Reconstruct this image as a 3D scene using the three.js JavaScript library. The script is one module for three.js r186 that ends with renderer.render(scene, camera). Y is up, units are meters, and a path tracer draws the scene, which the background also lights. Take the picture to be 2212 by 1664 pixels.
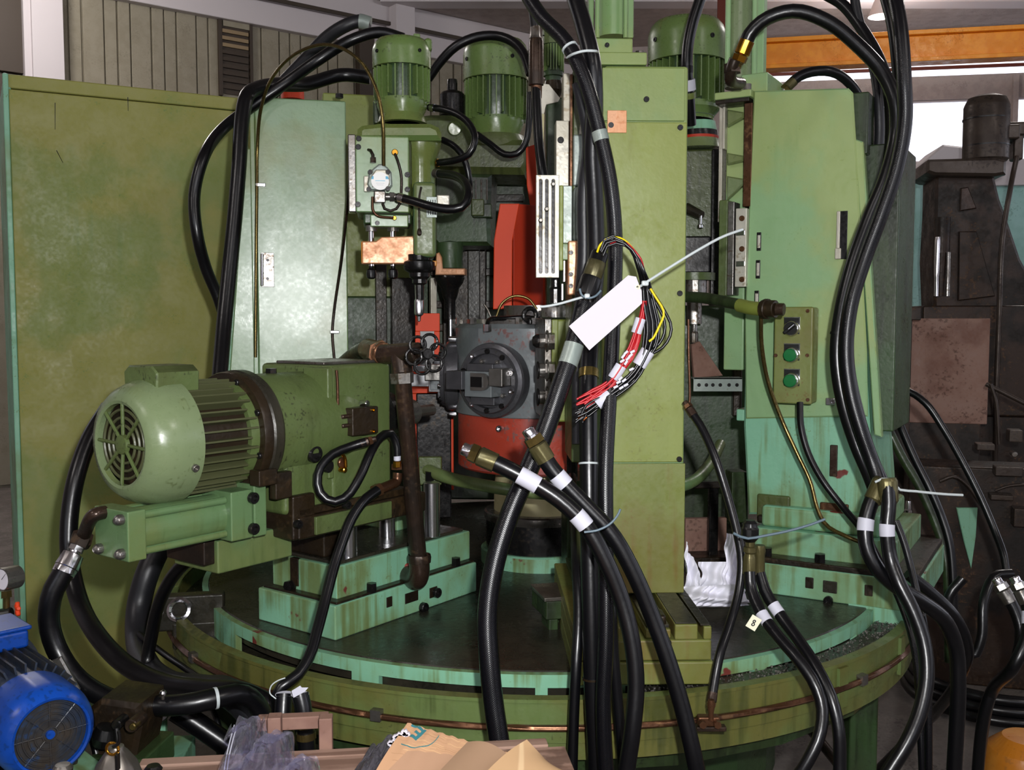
import * as THREE from 'three';
import { RoundedBoxGeometry } from 'three/addons/geometries/RoundedBoxGeometry.js';
import { mergeGeometries, toCreasedNormals } from 'three/addons/utils/BufferGeometryUtils.js';

// ---------- camera, sky, flash, exposure ----------
const scene = new THREE.Scene();
const FPX = 2150, CX = 1106, CY = 832, PITCH = Math.atan(146 / FPX), EYE = new THREE.Vector3(0, 1.4, 0);
const camera = new THREE.PerspectiveCamera(2 * Math.atan(832 / FPX) * 180 / Math.PI, 2212 / 1664, 0.05, 100);
camera.position.copy(EYE); camera.rotation.set(-PITCH, 0, 0); camera.updateMatrixWorld();
scene.background = new THREE.Color().setRGB(1.7, 1.75, 2.0);          // white overcast sky outside the windows
const renderer = new THREE.WebGLRenderer({ antialias: true });
renderer.toneMapping = THREE.LinearToneMapping;
renderer.toneMappingExposure = 1.15;
renderer.shadowMap.enabled = true;
const flash = new THREE.SpotLight(0xffffff, 11, 0, 1.02, 1, 2);   // the pocket camera's own flash, up and right of the lens
flash.position.set(0.08, 1.51, 0.01); flash.target.position.set(0.05, 1.47, -3);
flash.castShadow = true; flash.shadow.radius = 1; flash.shadow.mapSize.set(2048, 2048);
scene.add(flash, flash.target);

// ---------- seeded random and tiling noise ----------
let seed = 12345;
const rnd = () => { seed = (seed * 1664525 + 1013904223) >>> 0; return seed / 4294967296; };
const rr = (a, b) => a + (b - a) * rnd();
const TS = 1024;
const lat = (() => { const a = new Float32Array(65536); for (let i = 0; i < 65536; i++) a[i] = rnd(); return a; })();
const hsh = (x, y, s) => lat[(x * 7919 + y * 104729 + s * 1299709 + ((x * y * 31) | 0)) & 65535];
function vnoise(fx, fy, s) {            // tiling value noise, TS x TS
  const out = new Float32Array(TS * TS);
  for (let j = 0; j < TS; j++) {
    const v = j / TS * fy, y0 = Math.floor(v), b = v - y0, sb = b * b * (3 - 2 * b), y1 = (y0 + 1) % fy;
    for (let i = 0; i < TS; i++) {
      const u = i / TS * fx, x0 = Math.floor(u), a = u - x0, sa = a * a * (3 - 2 * a), x1 = (x0 + 1) % fx;
      const p = hsh(x0, y0, s), q = hsh(x1, y0, s), r = hsh(x0, y1, s), t = hsh(x1, y1, s);
      out[j * TS + i] = (p + (q - p) * sa) * (1 - sb) + (r + (t - r) * sa) * sb;
    }
  }
  return out;
}
function fbm(fx, fy, oct, s) {
  const out = new Float32Array(TS * TS); let a = 0.5, tot = 0;
  for (let o = 0; o < oct; o++) {
    const n = vnoise(fx << o, fy << o, s + o * 17);
    for (let i = 0; i < out.length; i++) out[i] += a * n[i];
    tot += a; a *= 0.55;
  }
  for (let i = 0; i < out.length; i++) out[i] /= tot;
  return out;
}
const NA = fbm(4, 4, 5, 3), NB = fbm(14, 14, 5, 41), ND = fbm(9, 9, 6, 77), NST = fbm(70, 4, 4, 90), NSP = vnoise(256, 256, 7), NG = fbm(128, 128, 3, 60);
const sm = (a, b, x) => { x = Math.min(1, Math.max(0, (x - a) / (b - a))); return x * x * (3 - 2 * x); };
const rgb = (h) => [(h >> 16) & 255, (h >> 8) & 255, h & 255];
function tex(data, srgb) {
  const t = new THREE.DataTexture(data, TS, TS, THREE.RGBAFormat);
  t.wrapS = t.wrapT = THREE.RepeatWrapping; t.magFilter = THREE.LinearFilter; t.minFilter = THREE.LinearMipmapLinearFilter; t.generateMipmaps = true;
  if (srgb) t.colorSpace = THREE.SRGBColorSpace;
  t.needsUpdate = true; return t;
}
// layers: [colour, weight(i) 0..1]
function colourTex(base, layers) {
  const d = new Uint8Array(TS * TS * 4), b = rgb(base), L = layers.map(([c, f]) => [rgb(c), f]);
  for (let i = 0; i < TS * TS; i++) {
    let r = b[0], g = b[1], bl = b[2];
    for (const [c, f] of L) { const w = f(i); if (w > 0) { r += (c[0] - r) * w; g += (c[1] - g) * w; bl += (c[2] - bl) * w; } }
    d[i * 4] = r; d[i * 4 + 1] = g; d[i * 4 + 2] = bl; d[i * 4 + 3] = 255;
  }
  return tex(d, true);
}
function greyTex(f) {
  const d = new Uint8Array(TS * TS * 4);
  for (let i = 0; i < TS * TS; i++) { const v = Math.max(0, Math.min(255, f(i) * 255)); d[i * 4] = d[i * 4 + 1] = d[i * 4 + 2] = v; d[i * 4 + 3] = 255; }
  return tex(d, false);
}
const roughTex = greyTex((i) => 0.55 + 0.5 * (NB[i] - 0.5) + 0.35 * (NG[i] - 0.5));
const bumpTex = greyTex((i) => 0.5 * NB[i] + 0.5 * NG[i]);
const weaveTex = greyTex((i) => { const x = i % TS, y = (i / TS) | 0; return 0.5 + 0.25 * Math.sin((x * 330 + y * 250) / TS * 6.2832) + 0.25 * Math.sin((x * 330 - y * 250) / TS * 6.2832); });
const std = (o) => { const m = new THREE.MeshStandardMaterial(o); return m; };
function paint(base, film, grime, o = {}) {      // old machine enamel: oily film, run-down streaks, specks, chips to primer
  const { f = [0.45, 0.68], s = [0.62, 0.8], sw = 0.5, chip = 0.8, chipC = 0x6b3a30, rough = 0.5, bump = 0.0006, spk = 0.5 } = o;
  const map = colourTex(base, [
    [film, (i) => 0.9 * sm(f[0], f[1], 0.75 * NA[i] + 0.25 * NB[i])],
    [grime, (i) => sw * sm(s[0] - 0.01, s[1] + 0.04, 0.42 * NST[i] + 0.33 * NA[(i + 5000) % (TS * TS)] + 0.25 * ND[i])],
    [grime, (i) => spk * sm(0.72, 0.85, 0.5 * NSP[i] + 0.5 * NB[i])],
    [chipC, (i) => sm(chip, chip + 0.03, 0.6 * ND[i] + 0.4 * NB[(i + 90000) % (TS * TS)])],
  ]);
  return std({ map, roughnessMap: roughTex, roughness: rough / 0.55, metalness: 0, bumpMap: bumpTex, bumpScale: bump });
}
const plain = (c, rough, metal = 0, o = {}) => std({ color: c, roughness: rough, metalness: metal, ...o });
const mottled = (a, b, c, rough, metal, o = {}) => std({ map: colourTex(a, [[b, (i) => sm(0.42, 0.66, 0.6 * NB[i] + 0.4 * NA[i])], [c, (i) => 0.8 * sm(0.6, 0.75, 0.5 * ND[i] + 0.5 * NG[i])]]), roughness: rough / 0.55, roughnessMap: roughTex, metalness: metal, bumpMap: bumpTex, bumpScale: o.bump ?? 0.0005 });
const M = {
  finD: plain(0x4a4d32, 0.42),
  cab: paint(0x8f8e4a, 0x7d894a, 0x64804a, { f: [0.46, 0.64], sw: 0.3, chip: 0.86, chipC: 0x3b4a36, rough: 0.6, bump: 0.0003 }),
  teal: paint(0x7fb596, 0x76976e, 0x606a38, { f: [0.5, 0.7], s: [0.5, 0.68], sw: 0.75, chip: 0.7, chipC: 0x6a3028, rough: 0.45 }),
  green: paint(0x85a878, 0x94a468, 0x6e8c56, { f: [0.42, 0.62], sw: 0.3, chip: 0.82, rough: 0.42, bump: 0.0004 }),
  olive: paint(0x7d8844, 0x788238, 0x65652a, { f: [0.4, 0.6], sw: 0.45, chip: 0.8, chipC: 0x7a5a2a, rough: 0.45, bump: 0.0004 }),
  greenF: paint(0x6b8858, 0x78864a, 0x5e7840, { f: [0.42, 0.62], sw: 0.35, chip: 0.82, rough: 0.42, bump: 0.0004 }),
  mgreen: paint(0x5b7850, 0x636f40, 0x40502b, { f: [0.44, 0.64], s: [0.54, 0.72], sw: 0.6, chip: 0.76, chipC: 0x4a3424, rough: 0.42, bump: 0.0006, spk: 0.7 }),
  oliveD: paint(0x717a40, 0x6b6a34, 0x6b4c22, { f: [0.42, 0.6], s: [0.54, 0.7], sw: 0.55, chip: 0.8, chipC: 0x4a5a2c, rough: 0.42, bump: 0.0004 }),
  glare: paint(0x76966a, 0x74864a, 0x5a7a50, { f: [0.5, 0.7], sw: 0.25, chip: 0.86, rough: 0.29, bump: 0.0007 }),
  head: paint(0x546338, 0x4a522c, 0x2a2f19, { f: [0.42, 0.62], s: [0.52, 0.74], sw: 0.6, chip: 0.74, chipC: 0x3a2c1c, rough: 0.4, bump: 0.0012, spk: 0.8 }),
  rim: paint(0x5f7140, 0x625f2e, 0x333a1c, { f: [0.4, 0.62], s: [0.54, 0.7], sw: 0.6, chip: 0.74, chipC: 0x4a3a20, rough: 0.42 }),
  motor: paint(0x5f7640, 0x68723a, 0x333f1f, { f: [0.45, 0.65], sw: 0.35, chip: 0.82, rough: 0.3, bump: 0.0003, spk: 0.7 }),
  pale: paint(0x71805c, 0x6a7646, 0x454f2c, { f: [0.5, 0.72], s: [0.6, 0.75], sw: 0.5, chip: 0.85, rough: 0.3, bump: 0.0003 }),
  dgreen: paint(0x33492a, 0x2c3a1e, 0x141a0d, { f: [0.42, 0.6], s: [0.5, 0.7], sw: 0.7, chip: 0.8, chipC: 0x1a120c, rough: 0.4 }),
  oil: mottled(0x292720, 0x353127, 0x1b1a14, 0.32, 0.1, { bump: 0.0008 }),
  grime: mottled(0x2b2115, 0x1c150e, 0x3d2d1a, 0.38, 0.2, { bump: 0.0012 }),
  rust: mottled(0x3f3027, 0x2b231d, 0x54412f, 0.34, 0.5),
  drum: mottled(0x6d7375, 0x565c5e, 0x6e4440, 0.4, 0.05),
  redp: mottled(0xa63c2a, 0x854644, 0x5a5658, 0.45, 0.1),
  cream: mottled(0xc9c093, 0xb9b184, 0x5e5138, 0.45, 0),
  chuck: mottled(0x5a5a5e, 0x48484c, 0x3c3835, 0.32, 0.55), brassD: mottled(0x5e5838, 0x48442e, 0x6e6640, 0.38, 0.6),
  steel: plain(0xc9c9cc, 0.26, 1), worn: mottled(0x8d8a86, 0x6c665f, 0x55483c, 0.34, 0.85), dark: mottled(0x2d2c2c, 0x1d1c1c, 0x3c342c, 0.3, 0.7),
  grey: mottled(0x9aa39c, 0x87928c, 0x77806f, 0.4, 0.3), white_m: mottled(0xc3bfb2, 0xaea999, 0x8d8068, 0.38, 0.3),
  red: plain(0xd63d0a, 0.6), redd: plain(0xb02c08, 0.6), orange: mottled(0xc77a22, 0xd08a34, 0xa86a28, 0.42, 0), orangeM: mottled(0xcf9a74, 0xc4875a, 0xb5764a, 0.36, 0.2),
  copper: mottled(0x6e4c36, 0x553a2a, 0x826242, 0.34, 0.75), brass: mottled(0x7d6c3e, 0x5f5230, 0x958250, 0.3, 0.85), gold: plain(0xc08a30, 0.24, 1), zinc: plain(0xd9d8dc, 0.2, 1),
  rubber: std({ color: 0x08080b, roughness: 0.3, bumpMap: bumpTex, bumpScale: 0.0003 }), weave: std({ color: 0x08080c, roughness: 0.26, bumpMap: weaveTex, bumpScale: 0.0005 }), rubberG: std({ color: 0x1b1b1f, roughness: 0.42, bumpMap: bumpTex, bumpScale: 0.0004 }),
  black: plain(0x0a0a0b, 0.35), tape: plain(0xc4c4d0, 0.55), paper: plain(0xccc6cf, 0.8), tie: plain(0xb7bfc0, 0.45, 0, {}), tieB: plain(0x5a6b76, 0.4),
  wred: plain(0xb4121c, 0.4), wblk: plain(0x0b0b0e, 0.32), wyel: plain(0xd8c400, 0.45), cut: plain(0xc26a34, 0.3, 1),
  blue: std({ map: colourTex(0x0b45a5, [[0x0a3a8c, (i) => sm(0.45, 0.65, NA[i])], [0x0a2c60, (i) => 0.5 * sm(0.7, 0.85, NSP[i])]]), roughness: 0.32 }), blueD: mottled(0x1e2a3c, 0x33291f, 0x12305c, 0.5, 0.1),
  greenG: plain(0x1f6a3a, 0.2), card: null, wood: null,
  rag: plain(0xe8e7f2, 0.9), pinkwood: mottled(0x8a6a5c, 0x7a5a4e, 0x5e463c, 0.7, 0),
  concrete: mottled(0x77706a, 0x6a635e, 0x524d49, 0.8, 0), tan: mottled(0x8f8876, 0x88816f, 0x7f7867, 0.7, 0, { bump: 0.0002 }), beige: mottled(0xb0a5a2, 0xa69b98, 0x9a908c, 0.75, 0, { bump: 0.0002 }), ceil: mottled(0xaea39e, 0xa69b96, 0x978c87, 0.8, 0, { bump: 0.0002 }),
  whitep: plain(0xc9c2c4, 0.6), crane: mottled(0xf09a1c, 0xe68c1c, 0xc8741c, 0.5, 0, { bump: 0.0002 }), craneD: plain(0x6a2a16, 0.6), louv: plain(0x3a2f24, 0.6), louvL: plain(0x8a7658, 0.6),
  bgteal: mottled(0x9cc8c2, 0x90bcb4, 0x7ca29a, 0.6, 0), bgrust: mottled(0x33241a, 0x1d1712, 0x5a3f26, 0.5, 0.3), bgmot: mottled(0x4a4038, 0x3a302a, 0x2d2622, 0.4, 0.4),
};
M.glare = new THREE.MeshPhysicalMaterial({ map: M.glare.map, roughnessMap: roughTex, roughness: 0.75, bumpMap: bumpTex, bumpScale: 0.0005, clearcoat: 1, clearcoatRoughness: 0.3 });
// ---------- pixels to rays, frames ----------
const cP = Math.cos(PITCH), sP = Math.sin(PITCH);
const ray = (px, py) => { const a = (px - CX) / FPX, b = -(py - CY) / FPX; return new THREE.Vector3(a, b * cP - sP, -b * sP - cP); };
const at = (px, py, d) => { const r = ray(px, py); return EYE.clone().addScaledVector(r, d / -r.z); };
const proj = (v) => { const x = v.x - EYE.x, y = v.y - EYE.y, z = v.z - EYE.z, zc = y * sP * -1 + z * cP, yc = y * cP + z * sP * 1; const yy = y * cP - z * sP, zz = y * sP + z * cP; return [CX + FPX * x / -zz, CY - FPX * yy / -zz]; };
class Fr {
  constructor(x, y, z, yaw = 0) { this.o = new THREE.Vector3(x, y, z); this.yaw = yaw; this.c = Math.cos(yaw); this.n = Math.sin(yaw); }
  dir(v) { return new THREE.Vector3(v.x * this.c - v.z * this.n, v.y, v.x * this.n + v.z * this.c); }
  l(v) { return this.dir(v.clone().sub(this.o)); }
  w(v) { return new THREE.Vector3(v.x * this.c + v.z * this.n, v.y, -v.x * this.n + v.z * this.c).add(this.o); }
  hit(px, py, k, val) { const e = this.l(EYE), d = this.dir(ray(px, py)); return e.addScaledVector(d, (val - e[k]) / d[k]); }
  p(px, py, z = 0) { return this.hit(px, py, 'z', z); }
  q(px, py, x) { return this.hit(px, py, 'x', x); }
  h(px, py, y) { return this.hit(px, py, 'y', y); }
  at(px, py, d) { return this.l(at(px, py, d)); }
  s(px, py, z = 0) { const w = this.w(this.p(px, py, z)); return -w.z / FPX; }
}
const frAt = (px, py, d, yaw = 0, y = 0) => { const p = at(px, py, d); return new Fr(p.x, y, p.z, yaw); };
// ---------- geometry ----------
function triUV(g) {
  const p = g.attributes.position, n = g.attributes.normal, uv = new Float32Array(p.count * 2);
  for (let i = 0; i < p.count; i += 3) {
    let ax = 0, ay = 0, az = 0;
    for (let k = 0; k < 3; k++) { ax += Math.abs(n.getX(i + k)); ay += Math.abs(n.getY(i + k)); az += Math.abs(n.getZ(i + k)); }
    for (let k = 0; k < 3; k++) {
      const x = p.getX(i + k), y = p.getY(i + k), z = p.getZ(i + k); let u, v;
      if (ay > ax && ay > az) { u = x; v = z; } else if (ax > az) { u = z; v = y; } else { u = x; v = y; }
      uv[(i + k) * 2] = u + 0.37; uv[(i + k) * 2 + 1] = v + 0.11;
    }
  }
  g.setAttribute('uv', new THREE.BufferAttribute(uv, 2)); return g;
}
function fin(g, keepUV) {
  if (g.index) g = g.toNonIndexed();
  for (const k of Object.keys(g.attributes)) if (!['position', 'normal', 'uv'].includes(k)) g.deleteAttribute(k);
  g.morphAttributes = {}; g.groups = [];
  return keepUV ? g : triUV(g);
}
const crease = (g, a = 0.55) => toCreasedNormals(g, a);
const V = (x, y, z) => new THREE.Vector3(x, y, z);
function bx(x0, x1, y0, y1, z0, z1, r = 0.003, seg = 1) {
  const w = Math.abs(x1 - x0), h = Math.abs(y1 - y0), d = Math.abs(z1 - z0), q = Math.min(r, w / 2.2, h / 2.2, d / 2.2);
  const g = q > 0.0004 ? new RoundedBoxGeometry(w, h, d, seg, q) : new THREE.BoxGeometry(w, h, d);
  g.translate((x0 + x1) / 2, (y0 + y1) / 2, (z0 + z1) / 2); return fin(g);
}
const B = (f, x0, y0, x1, y1, zf, th, r) => { const mx = (x0 + x1) / 2, my = (y0 + y1) / 2; return bx(f.p(x0, my, zf).x, f.p(x1, my, zf).x, f.p(mx, y1, zf).y, f.p(mx, y0, zf).y, zf - th, zf, r); };
function shapeOf(pts) { const s = new THREE.Shape(); pts.forEach(([x, y], i) => (i ? s.lineTo(x, y) : s.moveTo(x, y))); s.closePath(); return s; }
function ext(pts, z0, z1, bev = 0.002, holes = [], seg = 1) {
  const s = shapeOf(pts); for (const h of holes) s.holes.push(h);
  const b = Math.min(bev, Math.abs(z1 - z0) / 3);
  const g = new THREE.ExtrudeGeometry(s, { depth: z1 - z0 - 2 * b, bevelEnabled: b > 0, bevelThickness: b, bevelSize: b, bevelOffset: -b, bevelSegments: seg, curveSegments: 16 });
  g.translate(0, 0, z0 + b); return fin(crease(g, 0.5));
}
const PP = (f, pts, zf, th, bev = 0.003) => ext(pts.map(([x, y]) => { const p = f.p(x, y, zf); return [p.x, p.y]; }), zf - th, zf, bev);
const UP = V(0, 1, 0);
function orient(g, p, dir) { g.applyQuaternion(new THREE.Quaternion().setFromUnitVectors(UP, dir.clone().normalize())); g.translate(p.x, p.y, p.z); return g; }
function lathe(prof, p, dir, seg = 40, a = 0.55) { return fin(crease(orient(new THREE.LatheGeometry(prof.map(([r, h]) => new THREE.Vector2(Math.max(r, 0.00005), h)), seg), p, dir), a)); }
function rod(a, b, r, r2 = r, seg = 20) { const l = a.distanceTo(b), c = Math.min(0.0015, l / 4, r / 3); return lathe([[0, 0], [r - c, 0], [r, c], [r2, l - c], [r2 - c, l], [0, l]], a, b.clone().sub(a), seg); }
function hex(p, dir, r, h, tw = 0.2) { const g = new THREE.CylinderGeometry(r * 0.96, r, h, 6); g.rotateY(tw); g.translate(0, h / 2, 0); return fin(crease(orient(g, p, dir), 0.4)); }
function socket(p, dir, r, h) { return lathe([[0, h * 0.45], [r * 0.5, h * 0.45], [r * 0.52, h], [r * 0.9, h], [r, h * 0.85], [r, 0]], p, dir, 16); }
const DISC = (f, px, py, rpx, zf, len, seg = 28) => { const p = f.p(px, py, zf), r = rpx * f.s(px, py, zf); return rod(V(p.x, p.y, zf - len), p, r, r, seg); };
const BOLT = (f, px, py, rpx, zf, h = 0.008, hx = true) => { const p = f.p(px, py, zf), r = rpx * f.s(px, py, zf); return (hx ? hex : socket)(p, V(0, 0, 1), r, h); };
const VL = (f, px, z, prof, seg = 40, a = 0.55) => { const my = (prof[0][1] + prof.at(-1)[1]) / 2, c = f.p(px, my, z), s = f.s(px, my, z); return lathe(prof.map(([hw, py]) => [hw * s, f.p(px, py, z).y]).reverse(), V(c.x, 0, z), UP, seg, a); };
const curveOf = (pts) => new THREE.CatmullRomCurve3(pts, false, 'centripetal');
function tubeC(c, r, seg, rad = 14) {
  const L = c.getLength(), n = seg ?? Math.max(12, Math.min(160, Math.round(L / 0.018)));
  const g = new THREE.TubeGeometry(c, n, r, rad, false), uv = g.attributes.uv;
  for (let i = 0; i < uv.count; i++) uv.setXY(i, uv.getX(i) * L, uv.getY(i) * 6.2832 * r);
  const caps = [0, 1].map((u) => { const p = c.getPoint(u), t = c.getTangent(u).multiplyScalar(u ? 1 : -1), q = new THREE.CircleGeometry(r, rad); q.rotateX(-Math.PI / 2); return fin(orient(q, p, t), true); });
  return mergeGeometries([fin(g, true), ...caps]);
}
const tubeL = (pts, r, seg, rad = 10) => tubeC(curveOf(pts), r, seg, rad);
const TP = (f, pts, r, z, rad = 8) => tubeL(pts.map(([x, y, zz]) => f.p(x, y, zz ?? z)), r, undefined, rad);
function arcBox(r0, r1, y0, y1, a0, a1, n = 64) {       // sector of a ring about the y axis; angle 0 faces the camera, growing to the right
  const s = new THREE.Shape(), P = (r, a) => [r * Math.sin(a), r * Math.cos(a)];
  for (let i = 0; i <= n; i++) { const [x, y] = P(r1, a0 + (a1 - a0) * i / n); i ? s.lineTo(x, y) : s.moveTo(x, y); }
  for (let i = n; i >= 0; i--) s.lineTo(...P(r0, a0 + (a1 - a0) * i / n));
  s.closePath();
  const g = new THREE.ExtrudeGeometry(s, { depth: y1 - y0, bevelEnabled: false }); g.rotateX(-Math.PI / 2); g.scale(1, 1, -1);
  const ix = g.index ? g.toNonIndexed() : g, p = ix.attributes.position;
  for (let i = 0; i < p.count; i += 3) { const a = [p.getX(i), p.getY(i), p.getZ(i)]; p.setXYZ(i, p.getX(i + 1), p.getY(i + 1), p.getZ(i + 1)); p.setXYZ(i + 1, ...a); }
  ix.translate(0, y0, 0); ix.computeVertexNormals(); return fin(crease(ix, 0.3));
}
// ---------- things and parts ----------
const used = {};
const numbered = (n) => { const k = used[n] = (used[n] ?? -1) + 1; return k ? `${n}_${String(k).padStart(3, '0')}` : n; };
function tag(o, label, category, group) { o.userData = { label, category }; if (group) o.userData.group = group; return o; }
function thing(name, label, category, f, group) {
  const o = new THREE.Group(); o.name = numbered(name); scene.add(o); o.position.copy(f.o); o.rotation.y = f.yaw;
  return tag(o, label, category, group);
}
function part(parent, name, mat, ...geos) {
  geos = geos.flat(); const m = new THREE.Mesh(geos.length > 1 ? mergeGeometries(geos) : geos[0], mat);
  m.name = parent === scene ? numbered(name) : name; m.castShadow = m.receiveShadow = true; parent.add(m); return m;
}
function struct(name, mat, ...geos) { const m = part(scene, name, mat, ...geos); m.userData = { kind: 'structure' }; return m; }
const W0 = new Fr(0, 0, 0, 0);
function uAt(c, px, py) { let best = 0, bd = 1e9; for (let i = 0; i <= 300; i++) { const [x, y] = proj(c.getPointAt(i / 300)), d = (x - px) ** 2 + (y - py) ** 2; if (d < bd) { bd = d; best = i / 300; } } return best; }
function sub(c, u0, u1, n = 8) { const a = []; for (let i = 0; i <= n; i++) a.push(c.getPointAt(Math.min(1, Math.max(0, u0 + (u1 - u0) * i / n)))); return curveOf(a); }
// a flexible hose through pixels with depths: [px, py, depth]; width in pixels
function hose(label, w, pts, o = {}) {
  const P = pts.map(([x, y, d]) => at(x, y, d)), low = P.reduce((a, b) => (b.y < a.y ? b : a)), f = new Fr(low.x, low.y, low.z, 0);
  const mid = o.d ?? pts[Math.floor(pts.length / 2)][2], r = w / 2 * mid / FPX, cw = curveOf(P), c = curveOf(P.map((p) => f.l(p)));
  const t = thing(o.name ?? 'hydraulic_hose', label, o.cat ?? 'hose', f, o.name ? undefined : 'hoses draped over and around the machine');
  part(t, o.body ?? 'hose_body', o.mat ?? M.rubber, tubeC(c, r, o.seg, o.rad ?? 14));
  for (const [px, py, len, mat = M.tape, k = 1.05, nm = 'tape_band'] of o.bands ?? []) {
    const u = uAt(cw, px, py), L = c.getLength(), du = len * mid / FPX / L / 2;
    part(t, nm, mat, tubeC(sub(c, u - du, u + du, 6), r * k, 10, 16));
  }
  for (const [end, kind = 'swivel', k = 1] of o.fit ?? []) {
    const u = end === 'start' ? 0 : 1, p = c.getPoint(u), dir = c.getTangent(u).multiplyScalar(u ? 1 : -1), R = r * k;
    for (const [n, m, g] of fitting(p, dir, R, kind)) part(t, n, m, g);
  }
  return { t, c, f, r };
}
function fitting(p, dir, R, kind) {
  const q = (k) => p.clone().addScaledVector(dir.clone().normalize(), k * R);
  const [m1, m2, m3] = kind === 'swivel' ? [M.brassD, M.brass, M.zinc] : kind === 'chrome' ? [M.worn, M.worn, M.zinc] : kind === 'rusty' ? [M.rust, M.copper, M.rust] : [M.gold, M.gold, M.brass];
  if (kind === 'crimp') return [['ferrule', M.worn, lathe([[R, 0], [R * 1.15, 0.1 * R], [R * 1.15, 2 * R], [R * 0.8, 2.2 * R]], q(-1.4), dir, 20)]];
  return [['ferrule', m1, lathe([[R * 0.9, 0], [R * 1.2, 0.1 * R], [R * 1.22, 2.2 * R], [R * 1.05, 2.4 * R], [0, 2.4 * R]], q(-1.6), dir, 24)],
    ['hex_nut', m2, hex(q(0.9), dir, R * 1.25, R * 0.95)],
    ['threaded_nose', m3, lathe([[R * 0.95, 0], [R * 0.95, R * 0.25], [R * 0.78, R * 0.3], [R * 0.8, R * 0.95], [R * 0.72, R * 1.1], [R * 0.45, R * 1.1], [R * 0.42, R * 0.5], [0, R * 0.5]], q(1.85), dir, 24)]];
}
// ---------- hall ----------
struct('floor', M.concrete, bx(-9, 9, -0.2, 0, -14.5, 7, 0));
const CEIL = 4.56;
struct('ceiling', M.ceil, (() => { const g = ext([[-9, -7], [9, -7], [9, 10.7], [0.8, 12.1], [-9, 4.5]], 0, 0.25, 0); g.rotateX(-Math.PI / 2); g.translate(0, CEIL, 0); return fin(g); })());
for (const [z0, z1, x0] of [[-10.4, -10.05, -1.3], [-6, -5.7, -6.8], [-2, -1.7, -8.5], [2, 2.3, -8.5]]) struct('ceiling_joint', M.whitep, bx(x0, 8.5, CEIL - 0.05, CEIL - 0.002, z0 + 0.12, z1, 0.004));
// back wall on the left: tan ribbed panels, seen receding to the right
const WL = new Fr(0.8, 0, -12, Math.atan2(0.61, 0.79));        // origin = the far corner; local -x runs along the wall to the left
{
  const wall = struct('wall_left', M.tan, bx(-8.6, 0.1, 0, CEIL, -0.3, 0, 0)); wall.position.copy(WL.o); wall.rotation.y = WL.yaw;
  let x = -8.4, k = 0;
  while (x < -0.2) { const w = k % 3 ? 0.11 : 0.18; part(wall, 'wall_panel', M.tan, bx(x + 0.006, x + w - 0.006, 0.02, CEIL - 0.05, -0.01, 0.018 + (k % 2) * 0.008, 0.006)); x += w; k++; }
  // white steel stanchion, dark window block at far left, louvre
  const post = struct('pillar_left', M.whitep, B(WL, 72, -400, 140, 700, 0.2, 0.16, 0.004), B(WL, 54, -400, 71, 700, 0.16, 0.1, 0.004)); post.position.copy(WL.o); post.rotation.y = WL.yaw;
  const dk = struct('trim_1', M.louv, B(WL, -80, -500, 50, 150, 0.1, 0.09, 0.004), B(WL, -80, 156, 46, 260, 0.12, 0.1, 0.004)); dk.position.copy(WL.o); dk.rotation.y = WL.yaw;
  const lv = thing('wall_louvre', 'dark slatted louvre panel high on the tan wall left of the hoses', 'vent', WL);
  part(lv, 'louvre_frame', M.louv, B(WL, 470, -300, 478, 205, 0.06, 0.06, 0.003), B(WL, 538, -300, 544, 205, 0.06, 0.06, 0.003), B(WL, 478, 60, 538, 205, 0.035, 0.012, 0));
  part(lv, 'vent_cover', M.tan, B(WL, 479, -300, 537, 60, 0.05, 0.03, 0.003));
  for (let i = 0; i < 9; i++) part(lv, 'louvre_slat', i < 3 ? M.louvL : M.louv, B(WL, 480, 66 + i * 15, 537, 74 + i * 15, 0.055 + (i % 2) * 0.004, 0.02, 0.002));
  const beam = struct('beam_left', M.whitep, bx(-8.6, 0.1, CEIL - 0.22, CEIL - 0.001, 0, 0.16, 0.01), bx(-8.6, 0.1, CEIL - 0.45, CEIL - 0.22, 0, 0.1, 0.01)); beam.position.copy(WL.o); beam.rotation.y = WL.yaw;
  const bd = struct('trim_2', M.louv, bx(-8.6, 0.1, CEIL - 0.235, CEIL - 0.2, 0.16, 0.19, 0.004)); bd.position.copy(WL.o); bd.rotation.y = WL.yaw;
  const pl = struct('pillar_back', M.whitep, B(WL, 858, -200, 898, 700, 0.3, 0.22, 0.004)); pl.position.copy(WL.o); pl.rotation.y = WL.yaw;
  const cond = struct('trim_3', M.louv, B(WL, 780, 60, 812, 700, 0.12, 0.1, 0.004)); cond.position.copy(WL.o); cond.rotation.y = WL.yaw;
}
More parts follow.
